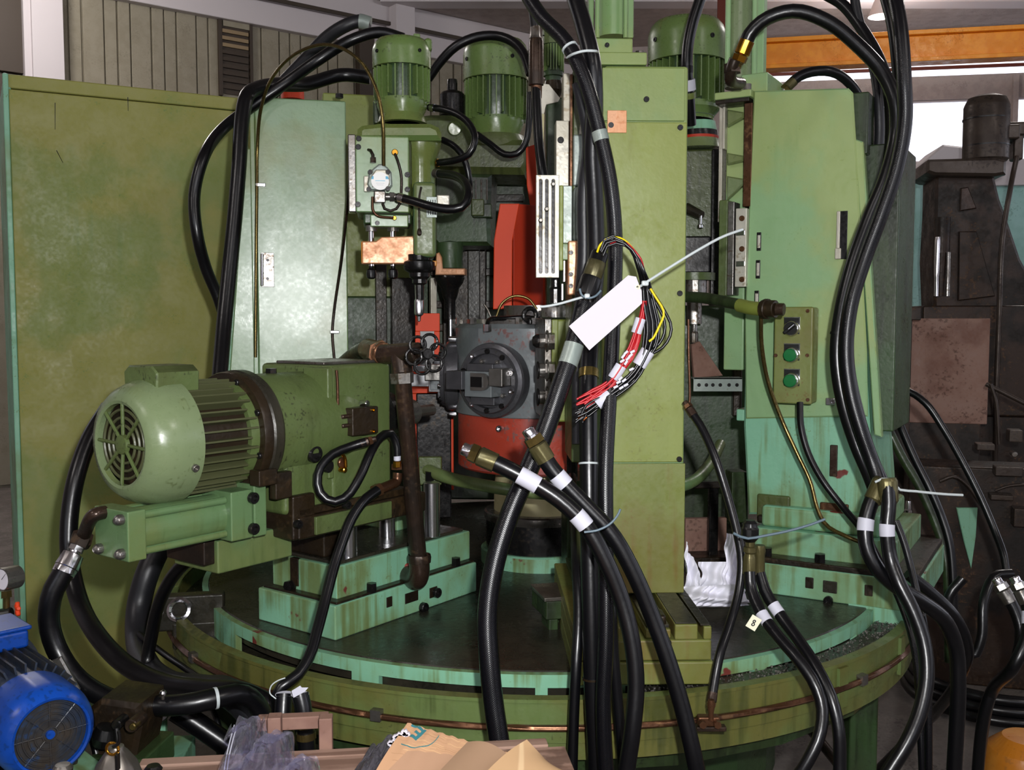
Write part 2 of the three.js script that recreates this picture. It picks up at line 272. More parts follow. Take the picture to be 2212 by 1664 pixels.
// back wall on the right with windows and a window strip under the crane girder
const WR = new Fr(0.8, 0, -12, Math.atan2(-0.168, 0.985));
{
  const rects = [[1890, 218, 2090, 352], [2186, 214, 2400, 330]], y1 = 134, y2 = 168;
  const put = (name, m, ...g) => { const s = struct(name, m, ...g); s.position.copy(WR.o); s.rotation.y = WR.yaw; return s; };
  const X = (px) => WR.p(px, 300, 0).x, Y = (py) => WR.p(1950, py, 0).y;
  const xs = [-0.2, X(1890), X(2095), X(2186), X(2400), 8.4], wb = Y(352), wt = Y(218), sb = Y(167), st = Y(126), sx = X(1600);
  put('wall_back', M.beige, bx(xs[0], xs[5], 0, wb, -0.1, 0, 0), bx(xs[0], xs[1], wb, wt, -0.1, 0, 0), bx(xs[2], xs[3], wb, wt, -0.1, 0, 0), bx(xs[4], xs[5], wb, wt, -0.1, 0, 0),
    bx(xs[0], xs[5], wt, sb, -0.1, 0, 0), bx(xs[0], sx, sb, st, -0.1, 0, 0), bx(xs[5] - 0.4, xs[5], sb, st, -0.1, 0, 0), bx(xs[0], xs[5], st, CEIL, -0.1, 0, 0));
  const pane = new THREE.MeshPhysicalMaterial({ color: 0xffffff, transmission: 1, thickness: 0, roughness: 0.02, ior: 1.45 });
  let n = 1;
  for (const [a, b, lo, hi] of [[xs[1], xs[2], wb, wt], [xs[3], xs[4], wb, wt], [sx, xs[5] - 0.4, sb, st]]) {
    const e = hi - lo < 0.4 ? 0.006 : 0.02, w = put(`window_${n++}`, M.whitep, bx(a, b, lo, lo + e, -0.08, -0.03, 0.003), bx(a, b, hi - e, hi, -0.08, -0.03, 0.003), bx(a, a + 0.025, lo, hi, -0.08, -0.03, 0.003), bx(b - 0.025, b, lo, hi, -0.08, -0.03, 0.003));
    part(w, 'window_pane', pane, bx(a + 0.02, b - 0.02, lo + e * 0.7, hi - e * 0.7, -0.056, -0.052, 0));
  }
  put('trim_4', M.craneD, bx(sx, xs[5], Y(154), Y(147), 0.0, 0.03, 0.004));
  put('pillar_right', M.beige, B(WR, 2178, 160, 2190, 900, 0.05, 0.05, 0.004));
}
// side and rear walls (behind the camera), with window openings that let the daylight in
struct('wall_right', M.beige, bx(8.6, 8.9, 0, 1.5, -11.2, 7, 0), bx(8.6, 8.9, 3.9, CEIL, -11.2, 7, 0), bx(8.6, 8.9, 1.5, 3.9, -11.2, -7, 0), bx(8.6, 8.9, 1.5, 3.9, -4, -2, 0), bx(8.6, 8.9, 1.5, 3.9, 1, 2.5, 0), bx(8.6, 8.9, 1.5, 3.9, 5, 7, 0));
struct('wall_far_left', M.beige, bx(-8.9, -8.6, 0, CEIL, -12, 7, 0));
struct('wall_front', M.beige, bx(-8.9, 8.9, 0, 2.2, 6.7, 7, 0), bx(-8.9, 8.9, 4.0, CEIL, 6.7, 7, 0), bx(-8.9, -6, 2.2, 4.0, 6.7, 7, 0), bx(-1, 1, 2.2, 4.0, 6.7, 7, 0), bx(6, 8.9, 2.2, 4.0, 6.7, 7, 0));
// overhead crane girder
{
  const f = new Fr(at(2000, 90, 9.4).x, 0, -9.4, Math.atan2(-0.2, 1));
  const t = thing('crane_girder', 'orange overhead crane girder below the ceiling at upper right', 'crane', f);
  const y0 = f.p(2000, 139, 0).y, y1 = f.p(2000, 76, 0).y;
  const x0 = f.p(1480, 100, 0).x, x1 = x0 + 7.6;
  part(t, 'girder_web', M.crane, bx(x0, x1, y0 + 0.06, y1, -0.08, 0, 0.01));
  part(t, 'bottom_flange', M.crane, bx(x0, x1, y0 + 0.02, y0 + 0.06, -0.14, 0.05, 0.006));
  part(t, 'top_flange', M.crane, bx(x0, x1, y1, y1 + 0.04, -0.14, 0.05, 0.006));
  part(t, 'hanger', M.craneD, bx(x0 + 0.3, x0 + 0.42, y1 + 0.04, CEIL, -0.06, 0.02, 0.004), bx(x1 - 0.4, x1 - 0.28, y1 + 0.04, CEIL, -0.06, 0.02, 0.004));
}
// bell lamps under the ceiling: a glowing disc and a light of its size just below it
const glow = new THREE.MeshStandardMaterial({ color: 0xffffff, emissive: 0xfff4e0, emissiveIntensity: 3 });
function lamp(x, z, label, power = 8) {
  const f = new Fr(x, CEIL, z), t = thing('hall_lamp', label, 'lamp', f, 'bell lamps under the hall ceiling');
  part(t, 'lamp_housing', M.whitep, lathe([[0.03, 0], [0.035, -0.1], [0.07, -0.18], [0.115, -0.3], [0.12, -0.3], [0.075, -0.17], [0.04, -0.09]].reverse(), V(0, 0, 0), UP, 32), rod(V(0, -0.02, 0), V(0, 0, 0), 0.06));
  part(t, 'lamp_diffuser', glow, lathe([[0, -0.3], [0.11, -0.295], [0.11, -0.28], [0, -0.28]], V(0, 0, 0), UP, 32));
  const l = new THREE.PointLight(0xfffaf6, power, 0, 2); l.position.set(0, -0.34, 0); l.castShadow = true; l.shadow.radius = 10; t.add(l);
}
{ const p = at(1903, 52, 9.7); lamp(p.x, p.z, 'glowing white bell lamp hanging from the ceiling at upper right', 3); }
for (const [x, z] of [[-3.5, -6.8], [3.6, -6.2], [-3.5, 0.8], [3.5, 1.2], [0, 4]]) lamp(x, z, 'unseen bell lamp of the hall ceiling row', z < -6 ? 8 : 7);
// ---------- round machine base and indexing drum ----------
const C = V(0.077, 0, -2.8), FC = new Fr(C.x, 0, C.z, 0), DECK = 0.712;
const deg = Math.PI / 180;
{
  const t = thing('machine_base', 'big round green machine base with an oily black deck and a trough around it', 'machine base', FC);
  part(t, 'deck_plate', M.oil, lathe([[0, 0.66], [0.9, 0.66], [0.903, 0.708], [0.9, DECK], [0, DECK]], V(0, 0, 0), UP, 120, 0.3));
  const slots = [[-50, -26], [-22, -2], [-0.5, 8], [9, 27], [29, 50], [60, 80], [-80, -60]];
  part(t, 'deck_rim', M.teal, arcBox(0.903, 0.918, 0.684, DECK - 0.002, 0, Math.PI * 2, 160));
  let a = -95; const low = [];
  for (const [s, e] of slots.sort((p, q) => p[0] - q[0])) { low.push([a, s]); a = e; } low.push([a, 265]);
  for (const [s, e] of low) part(t, 'rim_foot', M.teal, arcBox(0.903, 0.918, 0.64, 0.684, s * deg, e * deg, Math.ceil((e - s) / 2) + 2));
  part(t, 'trough', M.oil, lathe([[0.84, 0.612], [0.992, 0.612], [0.992, 0.642], [0.84, 0.642]], V(0, 0, 0), UP, 120, 0.3), lathe([[0.84, 0.642], [0.85, 0.642], [0.85, 0.684], [0.84, 0.684]], V(0, 0, 0), UP, 120, 0.3));
  const cs = [];                                                     // swarf left in the trough on the right
  const cg = new THREE.TetrahedronGeometry(0.004), chips = new THREE.InstancedMesh(cg, M.worn, 1500), mm = new THREE.Matrix4(), q = new THREE.Quaternion(), e = new THREE.Euler();
  for (let i = 0; i < 1500; i++) {
    const th = i < 1100 ? rr(10, 68) * deg : rr(-60, 10) * deg, r = rr(0.925, 0.978); e.set(rr(0, 6), rr(0, 6), rr(0, 6));
    mm.compose(V(r * Math.sin(th), (i < 1100 ? 0.681 : 0.643) + rr(0, 0.006), r * Math.cos(th)), q.setFromEuler(e), V(rr(0.3, 1.2), rr(0.2, 0.5), rr(0.3, 1.2))); chips.setMatrixAt(i, mm);
  }
  part(t, 'swarf_bed', M.oil, arcBox(0.921, 0.981, 0.64, 0.682, 10 * deg, 69 * deg, 40)); chips.name = 'metal_chips'; chips.userData = { kind: 'stuff', label: 'glittering metal swarf lying in the trough' }; chips.receiveShadow = chips.castShadow = true; t.add(chips);
  part(t, 'trough_ring', M.rim, arcBox(0.984, 1.0, 0.61, 0.691, 0, Math.PI * 2, 180));
  part(t, 'ring_lip', M.rim, lathe([[0.98, 0.687], [1.004, 0.687], [1.004, 0.694], [0.98, 0.694]], V(0, 0, 0), UP, 160, 0.3));
  part(t, 'lower_ring', M.rim, arcBox(0.97, 0.994, 0.575, 0.61, 0, Math.PI * 2, 180));
  const pipe = part(t, 'ring_pipe', M.copper, lathe([...Array(11)].map((_, i) => [1.006 + 0.0065 * Math.cos(i * 0.628), 0.641 + 0.0065 * Math.sin(i * 0.628)]), V(0, 0, 0), UP, 180, 3));
  for (const d of [-20, 4, 40, -52]) part(pipe, 'pipe_clip', M.worn, arcBox(1.0, 1.015, 0.634, 0.655, d * deg, (d + 1.2) * deg, 3));
  part(t, 'base_body', M.dgreen, lathe([[0, 0.16], [0.64, 0.16], [0.66, 0.19], [0.66, 0.5], [0.95, 0.53], [0.96, 0.574], [0, 0.574]], V(0, 0, 0), UP, 24, 0.2));
  for (let k = 0; k < 6; k++) { const th = (2 + 60 * k) * deg, t2 = th + 60 * deg, R = 0.88, a = V(R * Math.sin(th), 0.24, R * Math.cos(th)), b = V(R * Math.sin(t2), 0.24, R * Math.cos(t2)); part(t, 'foot', M.dgreen, bx(a.x - 0.035, a.x + 0.035, 0, 0.56, a.z - 0.035, a.z + 0.035, 0.006)); part(t, 'foot_pad', M.dark, bx(a.x - 0.07, a.x + 0.07, 0, 0.02, a.z - 0.07, a.z + 0.07, 0.004)); part(t, 'frame_tube', M.rust, rod(a, b, 0.014)); }
  for (const d of [36, 52, 64]) { const th = d * deg; part(t, 'rim_bracket', M.rim, arcBox(0.998, 1.007, 0.60, 0.684, th, th + 0.03, 4)); }
  // cover ring at the deck end on the left with its worn silver hole rim
  const f2 = frAt(385, 1318, 2.42, -0.5), rg = part(t, 'rim_port', M.dgreen, lathe([[0, 0], [0.001, 0]], V(0, -9, 0), UP, 3));
  t.remove(rg);
}
{
  const f = frAt(388, 1318, 2.3, 0.2, 0), t = thing('steel_ring', 'worn bright steel ring lying on edge at left of the round base', 'ring', f);
  const y = f.p(388, 1318, 0).y, r = 27 * f.s(388, 1318, 0);
  part(t, 'ring_body', M.zinc, lathe([[r * 0.62, -0.004], [r, -0.006], [r, 0.006], [r * 0.78, 0.009], [r * 0.62, 0.004], [r * 0.62, -0.004]], V(0, y, 0), V(-0.3, 0.5, 1), 36));
  part(t, 'ring_bracket', M.oil, bx(-0.06, 0.1, y - r * 1.9, y + 0.03, -0.05, -0.012, 0.006), bx(-0.02, 0.14, y - 0.1, y - r * 1.2, -0.06, -0.01, 0.006));
}
// ---------- indexing drum in the middle ----------
const DR = 0.235, YD = { top: 1.383, mid: 1.137, bot: 0.985 };
{
  const t = thing('indexing_drum', 'round grey and red indexing drum with steel chucks at the centre of the machine', 'drum', FC);
  part(t, 'pedestal_base', M.teal, lathe([[0, DECK], [0.165, DECK], [0.165, 0.75], [0.16, 0.754], [0, 0.754]], V(0, 0, 0), UP, 60));
  part(t, 'pedestal_ring', M.dark, lathe([[0, 0.754], [0.15, 0.754], [0.152, 0.8], [0.15, 0.834], [0, 0.834]], V(0, 0, 0), UP, 60));
  part(t, 'pedestal_band', M.worn, lathe([[0, 0.834], [0.154, 0.834], [0.156, 0.838], [0.156, 0.855], [0.152, 0.859], [0, 0.859]], V(0, 0, 0), UP, 60));
  part(t, 'pedestal_neck', M.cream, lathe([[0, 0.859], [0.128, 0.859], [0.128, 0.92], [0.12, 0.986], [0, 0.986]], V(0, 0, 0), UP, 60));
  const lb = part(t, 'drum_skirt', M.redp, lathe([[0, YD.bot], [DR - 0.012, YD.bot], [DR - 0.006, YD.bot + 0.006], [DR - 0.006, YD.mid], [0, YD.mid]], V(0, 0, 0), UP, 72));
  part(t, 'drum_body', M.drum, lathe([[0, YD.mid], [DR - 0.002, YD.mid], [DR, YD.mid + 0.002], [DR, YD.top - 0.012], [DR - 0.012, YD.top], [0, YD.top]], V(0, 0, 0), UP, 72));
  part(t, 'top_cover', M.worn, lathe([[0, YD.top], [DR - 0.03, YD.top], [DR - 0.03, YD.top + 0.012], [0.1, YD.top + 0.014], [0.1, YD.top + 0.05], [0, YD.top + 0.05]], V(0, 0, 0), UP, 48));
  const on = (az, r, y) => V(r * Math.sin(az), y, r * Math.cos(az));
  for (const [az, full] of [[-31, 1], [-92, 2], [-150, 0], [150, 0], [90, 0]]) {
    const a = az * deg, n = V(Math.sin(a), 0, Math.cos(a)), yc = 1.236, o = V(0, yc, 0);
    const q = (r) => o.clone().addScaledVector(n, r);
    const ch = part(t, 'chuck', M.chuck, lathe([[0, 0], [0.098, 0], [0.099, 0.03], [0.096, 0.036], [0.086, 0.04], [0.083, 0.05], [0.072, 0.05], [0.07, 0.036], [0, 0.036]], q(DR - 0.012), n, 56, 0.4));
    const R = new THREE.Vector3(n.z, 0, -n.x), at3 = (u, v, w) => q(DR + w).addScaledVector(R, u).add(V(0, v, 0));
    const box = (u0, u1, v0, v1, w0, w1, r = 0.002) => { const g = bx(u0, u1, v0, v1, w0, w1, r); g.rotateY(a); const c = q(DR); g.translate(c.x, c.y, c.z); return fin(g); };
    if (full) {
      for (const [u0, u1, v0, v1, w, m] of [[-0.098, -0.048, -0.022, 0.026, 0.085, M.chuck], [0.03, 0.07, -0.01, 0.035, 0.08, M.worn], [-0.05, 0.03, 0.026, 0.045, 0.06, M.chuck], [-0.045, 0.028, -0.062, -0.042, 0.05, M.chuck]]) part(ch, 'jaw', m, box(u0, u1, v0, v1, 0.01, w));
      part(ch, 'clamp_block', M.drum, box(-0.05, 0.032, -0.04, 0.026, 0.01, 0.07));
      const s = new THREE.Shape(); s.moveTo(-0.024, -0.022); s.lineTo(0.008, -0.022); s.absarc(0.008, 0, 0.022, -Math.PI / 2, Math.PI / 2); s.lineTo(-0.024, 0.022); s.closePath();
      const h = new THREE.Path(); h.moveTo(-0.03, -0.014); h.lineTo(0.006, -0.014); h.absarc(0.006, 0, 0.014, -Math.PI / 2, Math.PI / 2); h.lineTo(-0.03, 0.014);
      const g = new THREE.ExtrudeGeometry(s, { depth: 0.012, bevelEnabled: false }); g.rotateY(a); const c = q(DR + 0.07); g.translate(c.x, c.y, c.z); part(ch, 'notch_plate', M.worn, fin(crease(g, 0.4)));
      const g2 = new THREE.BoxGeometry(0.034, 0.026, 0.004); g2.translate(-0.004, 0, 0.0835); g2.rotateY(a); const c2 = q(DR); g2.translate(c2.x, c2.y, c2.z); part(ch, 'notch', M.black, fin(g2));
      for (let k = 0; k < 10; k++) { const b = k * 36 * deg + 0.3; part(ch, 'bolt', k % 3 ? M.dark : M.zinc, socket(at3(0.077 * Math.cos(b), 0.077 * Math.sin(b), 0.036), n, 0.007, 0.008)); }
      for (let k = 0; k < 7; k++) { const b = k * 51 * deg + 0.2; part(ch, 'screw', M.worn, socket(at3(0.055 * Math.cos(b), 0.055 * Math.sin(b), 0.024), n, 0.006, 0.01)); }
      if (full === 2) { part(ch, 'jaw', M.zinc, box(-0.012, 0.03, -0.045, 0.03, 0.02, 0.075)); part(ch, 'jaw', M.steel, box(-0.002, 0.028, -0.03, 0.006, 0.07, 0.13)); part(ch, 'jaw', M.steel, box(-0.002, 0.028, 0.012, 0.03, 0.07, 0.12)); }
    }
  }
  // fasteners on the skirt and the left edge
  part(t, 'bolt', M.zinc, socket(on(-27 * deg, DR, 1.11), on(-27 * deg, 1, 0), 0.009, 0.012));
  for (const y of [1.34, 1.16, 1.13]) part(t, 'bolt', M.zinc, socket(on(-84 * deg, DR, y), on(-84 * deg, 1, 0), 0.008, 0.02));
  // lubrication pipes and lifting eye on top
  const pm = M.dark, yt = YD.top + 0.014, e = FC;
  const lp = (n, m, r, pts) => part(t, n, m, tubeL(pts.map(([x, y, d]) => e.at(x, y, d)), r, 40, 10));
  lp('oil_pipe', pm, 0.006, [[1053, 715, 2.56], [1053, 700, 2.57], [1060, 690, 2.6], [1090, 688, 2.62], [1140, 686, 2.62], [1165, 690, 2.6]]);
  part(t, 'pipe_nut', M.zinc, hex(e.at(1053, 716, 2.558), UP, 0.011, 0.018));
  lp('oil_pipe', M.brass, 0.0035, [[1072, 684, 2.66], [1085, 655, 2.66], [1110, 640, 2.66], [1140, 645, 2.66], [1160, 668, 2.66]]);
  lp('oil_pipe', M.worn, 0.003, [[1046, 658, 2.65], [1053, 668, 2.65], [1060, 684, 2.65]]);
  { const p = e.at(1145, 681, 2.55), g = new THREE.TorusGeometry(0.017, 0.006, 10, 24); g.rotateY(0.4); g.translate(p.x, p.y, p.z); part(t, 'lifting_eye', M.dark, fin(crease(g, 1)), rod(V(p.x, YD.top, p.z), V(p.x, p.y - 0.012, p.z), 0.009)); }
  for (const [x, y, d] of [[992, 706, 2.68], [1022, 704, 2.62], [1120, 703, 2.6], [1155, 700, 2.55]]) { const p = e.at(x, y, d); part(t, 'bolt', M.worn, hex(V(p.x, YD.top, p.z), UP, 0.01, 0.016)); }
  part(t, 'oil_block', M.dgreen, bx(0.0, 0.11, YD.top, YD.top + 0.018, 0.08, 0.17, 0.003));
}
// ---------- milling head with the finned motor, left front ----------
const HL = new Fr(C.x, 0, C.z, 53.4 * deg), AX = 1.174, XD = V(1, 0, 0);
const LX = (prof, seg = 56, a = 0.5, y = AX, z = 0) => lathe(prof.map(([r, x]) => [r, x]), V(0, y, z), XD, seg, a);
{
  const t = thing('milling_head', 'oily green milling head with finned motor at left, fan cover facing the camera', 'milling head', HL);
  const mo = part(t, 'motor', M.grime, LX([[0, -1.26], [0.09, -1.26], [0.09, -1.07], [0, -1.07]]));
  part(mo, 'fan_cover', M.pale, LX([[0.073, -1.286], [0.0735, -1.297], [0.079, -1.299], [0.092, -1.295], [0.104, -1.28], [0.112, -1.26], [0.1165, -1.238], [0.1175, -1.204], [0.114, -1.204], [0.113, -1.23], [0.1, -1.26]], 72, 0.6));
  part(mo, 'fan_recess', M.grime, LX([[0, -1.28], [0.076, -1.28], [0.076, -1.268], [0, -1.268]]));
  part(mo, 'grille_hub', M.head, LX([[0, -1.3], [0.017, -1.297], [0.019, -1.29], [0, -1.286]], 24));
  for (const r of [0.034, 0.048, 0.062]) { const g = new THREE.TorusGeometry(r, 0.0028, 6, 48); g.rotateY(Math.PI / 2); g.translate(-1.29, AX, 0); part(mo, 'grille_ring', M.finD, fin(crease(g, 1))); }
  for (let k = 0; k < 8; k++) { const a = k * Math.PI / 4 + 0.05; part(mo, 'grille_spoke', M.head, rod(V(-1.292, AX + 0.014 * Math.cos(a), 0.014 * Math.sin(a)), V(-1.294, AX + 0.075 * Math.cos(a), 0.075 * Math.sin(a)), 0.0034, 0.0034, 8)); }
  const fg = bx(-1.215, -1.075, 0.084, 0.109, -0.002, 0.002, 0.001), fg2 = bx(-1.215, -1.09, 0.084, 0.107, -0.002, 0.002, 0.001);
  for (let k = 0; k < 36; k++) { const m = part(mo, 'cooling_fin', M.finD, k % 3 ? fg : fg2); m.rotation.x = k / 36 * Math.PI * 2; m.position.set(0, AX, 0); }
  part(mo, 'end_ring', M.head, LX([[0.088, -1.088], [0.101, -1.088], [0.103, -1.078], [0.103, -1.067], [0.088, -1.067]], 64));
  part(mo, 'terminal_box', M.head, ext([[-0.05, 1.265], [0.05, 1.265], [0.052, 1.302], [0.036, 1.313], [-0.036, 1.313], [-0.052, 1.302]], -1.255, -1.165, 0.003).rotateY(Math.PI / 2));
  for (const a of [0.42, 2.5, 4.6]) part(mo, 'bolt', M.worn, socket(V(-1.222, AX + 0.117 * Math.cos(a + 1.5), 0.117 * Math.sin(a + 1.5)), V(0, Math.cos(a + 1.5), Math.sin(a + 1.5)), 0.007, 0.006));
  const fl = part(t, 'motor_flange', M.grime, LX([[0.07, -1.07], [0.118, -1.07], [0.12, -1.066], [0.12, -1.05], [0.07, -1.05]], 72));
  for (let k = 0; k < 8; k++) { const a = k * Math.PI / 4 + 0.35; part(fl, 'bolt', M.dark, socket(V(-1.068, AX + 0.107 * Math.cos(a), 0.107 * Math.sin(a)), V(-1, 0, 0), 0.0065, 0.006)); }
  part(t, 'adapter_ring', M.oil, LX([[0.07, -1.05], [0.119, -1.05], [0.1225, -1.046], [0.1225, -1.028], [0.119, -1.022], [0.07, -1.022]], 72));
  // gearbox: round housing running into a square block
  part(t, 'round_housing', M.head, LX([[0, -1.028], [0.112, -1.028], [0.1125, -1.022], [0.1125, -0.84], [0.105, -0.8], [0, -0.8]], 72, 0.4));
  const ZS = 0.092, xr = HL.p(846, 920, ZS).x, xl = HL.p(716, 900, ZS).x, yt = HL.p(800, 786, ZS).y, yb = HL.p(740, 1092, ZS).y;
  part(t, 'gear_block', M.head, bx(xl, xr, yb, yt, -0.13, ZS, 0.01, 2));
  part(t, 'lower_housing', M.head, bx(-1.0, xl + 0.02, yb, AX + 0.02, -0.11, ZS - 0.004, 0.012, 2));
  part(t, 'block_rib', M.head, bx(xl - 0.012, xl + 0.004, yb + 0.06, yt - 0.004, 0.02, ZS + 0.003, 0.004));
  part(t, 'top_plate', M.worn, bx(xl + 0.01, xr - 0.01, yt, yt + 0.006, -0.09, 0.06, 0.002));
  part(t, 'oil_line', M.copper, TP(HL, [[727, 800], [729, 830], [730, 880]], 0.003, ZS + 0.008));
  part(t, 'filler_cap', M.dark, hex(V(-0.955, AX + 0.11, 0.0), UP, 0.012, 0.012));
  part(t, 'nose_flange', M.dark, lathe([[0, xr - 0.01], [0.085, xr - 0.01], [0.085, xr + 0.02], [0.06, xr + 0.03], [0.055, xr + 0.08], [0, xr + 0.08]], V(0, AX, 0), XD, 48));
  part(t, 'spindle_nose', M.worn, lathe([[0, xr + 0.08], [0.03, xr + 0.08], [0.03, xr + 0.17], [0.014, xr + 0.18], [0.014, xr + 0.24], [0, xr + 0.24]], V(0, AX, 0), XD, 32));
  const kn = (n, m, px, py, r, h) => part(t, n, m, DISC(HL, px, py, r, ZS + h, h));
  { const p = HL.p(676, 980, ZS + 0.004); part(t, 'sight_glass', M.dark, lathe([[0.017, -0.012], [0.018, 0.008], [0.015, 0.012], [0.011, 0.012], [0.01, 0.006], [0, 0.006]], p, V(0, 0, 1), 32)); }
  kn('drain_plug', M.dark, 712, 1008, 14, 0.01); kn('drain_plug', M.copper, 742, 1000, 12, 0.008);
  part(t, 'grease_nipple', M.gold, TP(HL, [[738, 980], [745, 990], [747, 1010]], 0.0035, ZS + 0.012), DISC(HL, 747, 1016, 6, ZS + 0.02, 0.018));
  const sw = part(t, 'valve_block', M.grime, B(HL, 762, 880, 818, 940, ZS + 0.035, 0.036, 0.003));
  for (const y of [898, 918]) part(sw, 'pipe_stub', M.rust, rod(HL.p(762, y, ZS + 0.02), HL.p(738, y + 3, ZS + 0.02), 0.0045), hex(HL.p(765, y, ZS + 0.02), V(-1, 0, 0), 0.008, 0.012));
  for (const y of [886, 932]) part(sw, 'bolt', M.gold, BOLT(HL, 805, y, 4, ZS + 0.035, 0.004, false));
  part(sw, 'plug', M.zinc, DISC(HL, 795, 872, 7, ZS + 0.028, 0.02));
  // saddle plate with clamps under the gearbox
  const yS = yb;
  part(t, 'saddle', M.grime, bx(-0.98, -0.6, yS - 0.05, yS - 0.004, -0.16, 0.105, 0.005), bx(-0.99, -0.93, yS - 0.05, yS + 0.04, -0.12, 0.1, 0.005));
  part(t, 'saddle_edge', M.grime, bx(-0.975, xr + 0.05, yS - 0.004, yS + 0.012, -0.14, 0.1, 0.003));
  part(t, 'slide_plate', M.head, bx(-0.94, -0.72, yS - 0.045, yS - 0.008, 0.104, 0.112, 0.002));
  for (const px of [640, 745]) part(t, 'bolt', M.dark, BOLT(HL, px, px === 640 ? 1132 : 1090, 9, 0.112, 0.012, false));
  part(t, 'stop_bracket', M.grime, B(HL, 596, 1020, 632, 1078, 0.11, 0.02, 0.003), B(HL, 560, 1015, 600, 1050, 0.115, 0.03, 0.003));
  // lubrication elbow fitting on the lower right
  part(t, 'elbow_fitting', M.copper, TP(HL, [[812, 1060], [845, 1047], [857, 1040], [859, 1022]], 0.011, ZS + 0.02, 12), hex(HL.p(820, 1057, ZS + 0.02), V(-1, -0.2, 0), 0.015, 0.016), hex(HL.p(857, 1014, ZS + 0.02), UP, 0.013, 0.012));
}
{ // feed cylinder under the motor
  const t = thing('feed_cylinder', 'green hydraulic feed cylinder with tie rods and square end cap below the motor', 'cylinder', HL);
  const z = 0.035, ZF = 0.083, x0 = HL.p(281, 1160, ZF).x, x1 = HL.p(317, 1160, ZF).x, x2 = HL.p(497, 1120, ZF).x, x3 = HL.p(572, 1100, ZF).x;
  const yt = HL.p(300, 1103, ZF).y, yb = HL.p(300, 1212, ZF).y, yc = (yt + yb) / 2;
  const cap = part(t, 'end_cap', M.mgreen, bx(x0 - 0.004, x1, yb, yt, -0.02, ZF, 0.003, 2));
  for (const [yy, zz] of [[yt - 0.014, 0.0], [yb + 0.014, 0.0], [yt - 0.014, ZF - 0.016], [yb + 0.014, ZF - 0.016]]) part(cap, 'acorn_nut', M.worn, lathe([[0.009, 0], [0.0095, 0.006], [0.008, 0.011], [0.004, 0.015], [0, 0.016]], V(x0 - 0.004, yy, zz), V(-1, 0, 0), 16));
  part(t, 'barrel', M.mgreen, lathe([[0, x1], [0.04, x1], [0.04, x2], [0, x2]], V(0, yc, z), XD, 40));
  for (const [yy, zz] of [[yt - 0.012, ZF - 0.014], [yb + 0.012, ZF - 0.014], [yt - 0.012, -0.006], [yb + 0.012, -0.006]]) part(t, 'tie_rod', M.mgreen, rod(V(x1, yy, zz), V(x2, yy, zz), 0.007));
  const fl = part(t, 'front_flange', M.mgreen, bx(x2, x2 + 0.05, yb - 0.002, yt + 0.004, -0.03, ZF + 0.004, 0.003, 2), bx(x2 + 0.052, x3, yb - 0.002, yt + 0.012, -0.03, ZF + 0.006, 0.003, 2));
  const xm = HL.p(541, 1100, ZF + 0.006).x;
  for (const yy of [yt - 0.012, yb + 0.016]) part(fl, 'bolt', M.dark, socket(V(xm + 0.004, yy, ZF + 0.006), V(0, 0, 1), 0.011, 0.01));
  // port elbow toward the hose
  const e = HL.at(222, 1128, HL.w(V(x0 - 0.03, yc, 0.02)).z * -1), h = HL.at(178, 1162, 1.76);
  part(t, 'port_elbow', M.rust, tubeL([V(x0, yc + 0.035, 0.01), V(x0 - 0.02, yc + 0.034, 0.01), h], 0.012, 20, 12), hex(h, h.clone().sub(V(x0 - 0.02, yc + 0.034, 0.01)), 0.02, 0.018));
  // support block below
  part(t, 'cylinder_bracket', M.mgreen, B(HL, 470, 1152, 632, 1222, 0.04, 0.14, 0.004));
  part(t, 'bracket_plug', M.rust, B(HL, 440, 1168, 468, 1222, 0.03, 0.12, 0.004));
}
